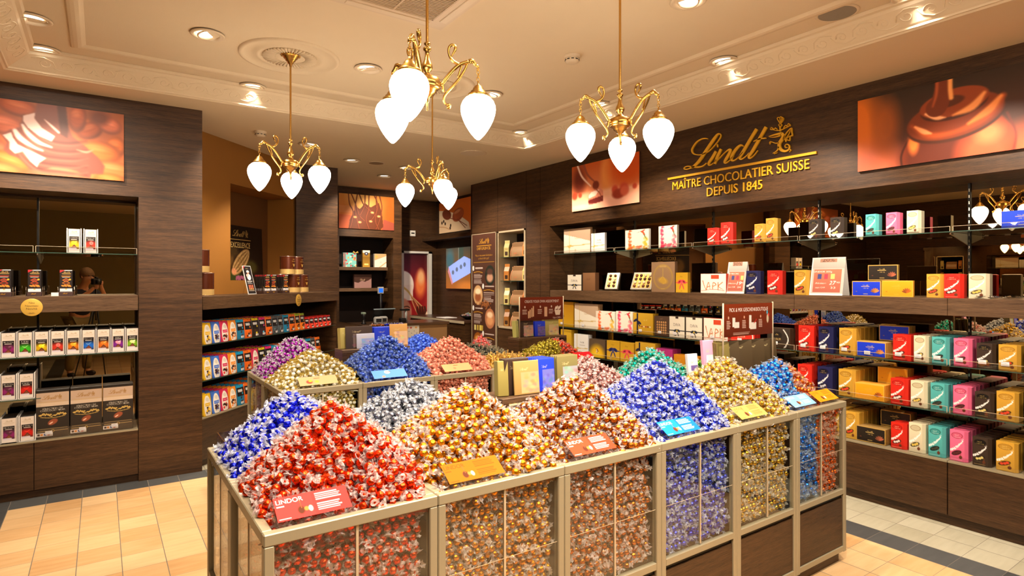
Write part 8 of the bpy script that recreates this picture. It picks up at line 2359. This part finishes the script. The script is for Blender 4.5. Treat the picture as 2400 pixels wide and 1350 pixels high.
o = MB().cbox(-2.45, -2.20, 0.3, 4.6, 1.38, 1.48, 0.002).build('ledge_board', WOOD_L); tag(o, 'oak ledge on the opposite wall, seen only in the mirrors', 'ledge')
o = MB().box(-2.449, -2.44, 0.3, 4.6, 1.50, 2.2).build('mirror_panel', MIRROR); tag(o, 'smoked mirror on the opposite wall, seen only in the other mirrors', 'mirror')
rd = random.Random(31)
for k in range(16):
    i = k % 9
    o = obj('chocolate_bar', box_mesh('bar%d' % i, PROD['bar%d' % i]['cf'], bw - 0.015, 0.178, 0.02, (34, 26, 22), 'chocolate_bar'), None, (-2.27, 0.5 + 0.26 * k + rd.uniform(-0.04, 0.04), 1.481), PI / 2)
    tag(o, 'cream wrapped bar on the ledge of the opposite wall, reflected in the mirrors', 'chocolate bar', 'bars on the opposite wall')
# the photographer, seen in the mirror: stands just behind the camera, bent to the viewfinder
FW = Vector((math.sin(YAW), math.cos(YAW), 0)); RT = Vector((math.cos(YAW), -math.sin(YAW), 0))
def bodypt(f, r_, z): return FW * f + RT * r_ + Vector((0, 0, z))
def skin(name, joints, edges, mat, parent, root=0, sub=2):
    me = bpy.data.meshes.new(name)
    me.from_pydata([tuple(j[0]) for j in joints], edges, [])
    me.materials.append(mat)
    o = obj(name, me, parent)
    m = o.modifiers.new('Skin', 'SKIN'); m.use_smooth_shade = True
    for i, j in enumerate(joints):
        v = me.skin_vertices[0].data[i]; v.radius = j[1] if isinstance(j[1], tuple) else (j[1], j[1]); v.use_root = (i == root)
    s = o.modifiers.new('Sub', 'SUBSURF'); s.levels = sub; s.render_levels = sub
    return o
def add_skin_layer(me):
    bm = bmesh.new(); bm.from_mesh(me); bm.verts.layers.skin.verify(); bm.to_mesh(me); bm.free()
def skinned(name, joints, edges, mat, parent, root=0, sub=2):
    me = bpy.data.meshes.new(name)
    me.from_pydata([tuple(j[0]) for j in joints], edges, [])
    add_skin_layer(me)
    me.materials.append(mat)
    for i, j in enumerate(joints):
        v = me.skin_vertices[0].data[i]; v.radius = j[1] if isinstance(j[1], tuple) else (j[1], j[1]); v.use_root = (i == root)
    o = obj(name, me, parent)
    m = o.modifiers.new('Skin', 'SKIN'); m.use_smooth_shade = True
    s = o.modifiers.new('Sub', 'SUBSURF'); s.levels = sub; s.render_levels = sub
    return o
SKIN = pmat('skin', (206, 150, 116), 0.5, vary=0.03); SHIRT = pmat('navy_shirt', (34, 36, 50), 0.85, vary=0.05); KHAKI = pmat('khaki_trousers', (120, 104, 62), 0.85, vary=0.05); HAIR = pmat('brown_hair', (110, 76, 40), 0.7, bump=(120, 0.5)); SHOE = pmat('dark_shoe', (40, 32, 26), 0.5)
pr = empty('person', (0, 0, 0))
J = [(bodypt(-0.52, 0, 0.98), 0.135), (bodypt(-0.50, 0, 1.16), (0.13, 0.10)), (bodypt(-0.46, 0, 1.36), (0.155, 0.11)), (bodypt(-0.42, 0, 1.47), 0.07), (bodypt(-0.36, 0, 1.56), 0.055), (bodypt(-0.30, 0, 1.63), 0.085), (bodypt(-0.30, 0, 1.71), 0.088),
     (bodypt(-0.44, -0.19, 1.42), 0.055), (bodypt(-0.30, -0.27, 1.22), 0.042), (bodypt(-0.13, -0.06, 1.44), 0.030), (bodypt(-0.10, -0.03, 1.50), 0.030),
     (bodypt(-0.44, 0.19, 1.42), 0.055), (bodypt(-0.28, 0.30, 1.26), 0.042), (bodypt(-0.14, 0.11, 1.50), 0.030), (bodypt(-0.11, 0.085, 1.56), 0.030),
     (bodypt(-0.52, -0.10, 0.90), 0.095), (bodypt(-0.50, -0.13, 0.50), 0.062), (bodypt(-0.54, -0.14, 0.09), 0.042), (bodypt(-0.44, -0.16, 0.045), 0.035),
     (bodypt(-0.52, 0.10, 0.90), 0.095), (bodypt(-0.50, 0.13, 0.50), 0.062), (bodypt(-0.54, 0.14, 0.09), 0.042), (bodypt(-0.44, 0.17, 0.045), 0.035)]
E_ = [(0, 1), (1, 2), (2, 3), (3, 4), (4, 5), (5, 6), (2, 7), (7, 8), (8, 9), (9, 10), (2, 11), (11, 12), (12, 13), (13, 14), (0, 15), (15, 16), (16, 17), (17, 18), (0, 19), (19, 20), (20, 21), (21, 22)]
skinned('body', J, E_, SKIN, pr)
sh = [(J[0][0] + Vector((0, 0, 0.02)), 0.17), (J[1][0], (0.17, 0.15)), (J[2][0], (0.19, 0.15)), (J[3][0] - Vector((0, 0, 0.02)), 0.082), (J[7][0], 0.070), (J[7][0].lerp(J[8][0], 0.72), 0.062), (J[11][0], 0.070), (J[11][0].lerp(J[12][0], 0.72), 0.062)]
skinned('shirt', sh, [(0, 1), (1, 2), (2, 3), (2, 4), (4, 5), (2, 6), (6, 7)], SHIRT, pr)
tr = [(J[0][0] - Vector((0, 0, 0.03)), 0.150)] + [(J[i][0], r_) for i, r_ in ((15, 0.108), (16, 0.082), (17, 0.070), (19, 0.108), (20, 0.082), (21, 0.070))]
skinned('trousers', tr, [(0, 1), (1, 2), (2, 3), (0, 4), (4, 5), (5, 6)], KHAKI, pr)
for s, a, b_ in ((-1, 17, 18), (1, 21, 22)): skinned('shoe', [(J[a][0] - Vector((0, 0, 0.04)), 0.05), (J[b_][0], 0.045), (J[b_][0] + FW * 0.07 - Vector((0, 0, 0.008)), 0.036)], [(0, 1), (1, 2)], SHOE, pr)
for s, wi in ((-1, 10), (1, 14)):
    w_ = J[wi][0]
    for k in range(4):
        base = w_ + FW * 0.015 + Vector((0, 0, 0.026 - 0.018 * k)) + RT * (s * 0.01)
        L_ = (0.030, 0.034, 0.031, 0.024)[k]
        skinned('finger', [(base, 0.0095), (base + FW * L_ + RT * (-s * 0.006), 0.0088), (base + FW * (L_ * 1.5) + RT * (-s * 0.026), 0.008), (base + FW * (L_ * 1.4) + RT * (-s * 0.044), 0.007)], [(0, 1), (1, 2), (2, 3)], SKIN, pr, 0, 1)
    skinned('thumb', [(w_ + RT * (-s * 0.012) + Vector((0, 0, 0.0)), 0.011), (w_ + RT * (-s * 0.03) + FW * 0.01 + Vector((0, 0, 0.012)), 0.010), (w_ + RT * (-s * 0.04) + FW * 0.035 + Vector((0, 0, 0.018)), 0.008)], [(0, 1), (1, 2)], SKIN, pr, 0, 1)
b = MB()
hc = bodypt(-0.315, 0, 1.70)
b.lathe([(0.0001, 0.125), (0.05, 0.115), (0.085, 0.08), (0.102, 0.03), (0.104, -0.02), (0.09, -0.05)], 20, caps=False)
b.xform(Matrix.Translation(hc) @ Matrix.Rotation(-YAW, 4, 'Z') @ Matrix.Rotation(math.radians(22), 4, 'X')); b.build('hair', HAIR, pr)
b = MB(); b.lathe([(0.0001, 0.016), (0.012, 0.006), (0.016, -0.012), (0.0001, -0.016)], 10, caps=False); b.xform(Matrix.Translation(bodypt(-0.205, 0, 1.655))); b.build('nose', SKIN, pr)
for s in (-1, 1):
    b = MB(); b.lathe([(0.0001, 0.012), (0.012, 0.0), (0.0001, -0.012)], 10, caps=False); b.xform(Matrix.Translation(bodypt(-0.221, s * 0.032, 1.685))); b.build('eye', side((50, 36, 28)), pr)
    b = MB(); b.lathe([(0.0001, 0.03), (0.014, 0.012), (0.010, -0.02), (0.0001, -0.028)], 10, caps=False); b.xform(Matrix.Translation(bodypt(-0.30, s * 0.092, 1.665))); b.build('ear', SKIN, pr)
b = MB(); b.tube([bodypt(-0.216, -0.025, 1.615), bodypt(-0.208, 0, 1.612), bodypt(-0.216, 0.025, 1.615)], 0.006, 6); b.build('mouth', side((160, 90, 80)), pr)
tag(pr, 'person in a navy T-shirt and khaki trousers holding a camera, seen in the mirror', 'person')
r = empty('camera_on_tripod', (0, 0, 0), -YAW)
MB().cbox(-0.07, 0.07, -0.13, -0.06, 1.535, 1.635, 0.01).build('camera_body', PLASTIC, r)
b = MB(); b.lathe([(0.036, 0), (0.036, 0.045)], 24); b.xform(Matrix.Translation((0, -0.06, 1.585)) @ Matrix.Rotation(-PI / 2, 4, 'X')); b.build('lens_barrel', PLASTIC, r)
MB().cbox(-0.022, 0.022, -0.12, -0.065, 1.635, 1.665, 0.008).build('viewfinder_hump', PLASTIC, r)
b = MB(); b.tube([(0, -0.10, 1.535), (0, -0.10, 0.95)], 0.014, 10); b.build('centre_column', PLASTIC, r)
for k in range(3):
    a = 2 * PI * k / 3 + PI / 6
    b = MB(); b.tube([(0, -0.10, 1.30), (0.30 * math.cos(a), -0.10 - 0.30 * abs(math.sin(a)) * (1 if k else 1), 0.0)], [0.014, 0.009], 8); b.build('leg', PLASTIC, r)
tag(r, 'black camera on a tripod before the photographer, seen in the mirror', 'camera')
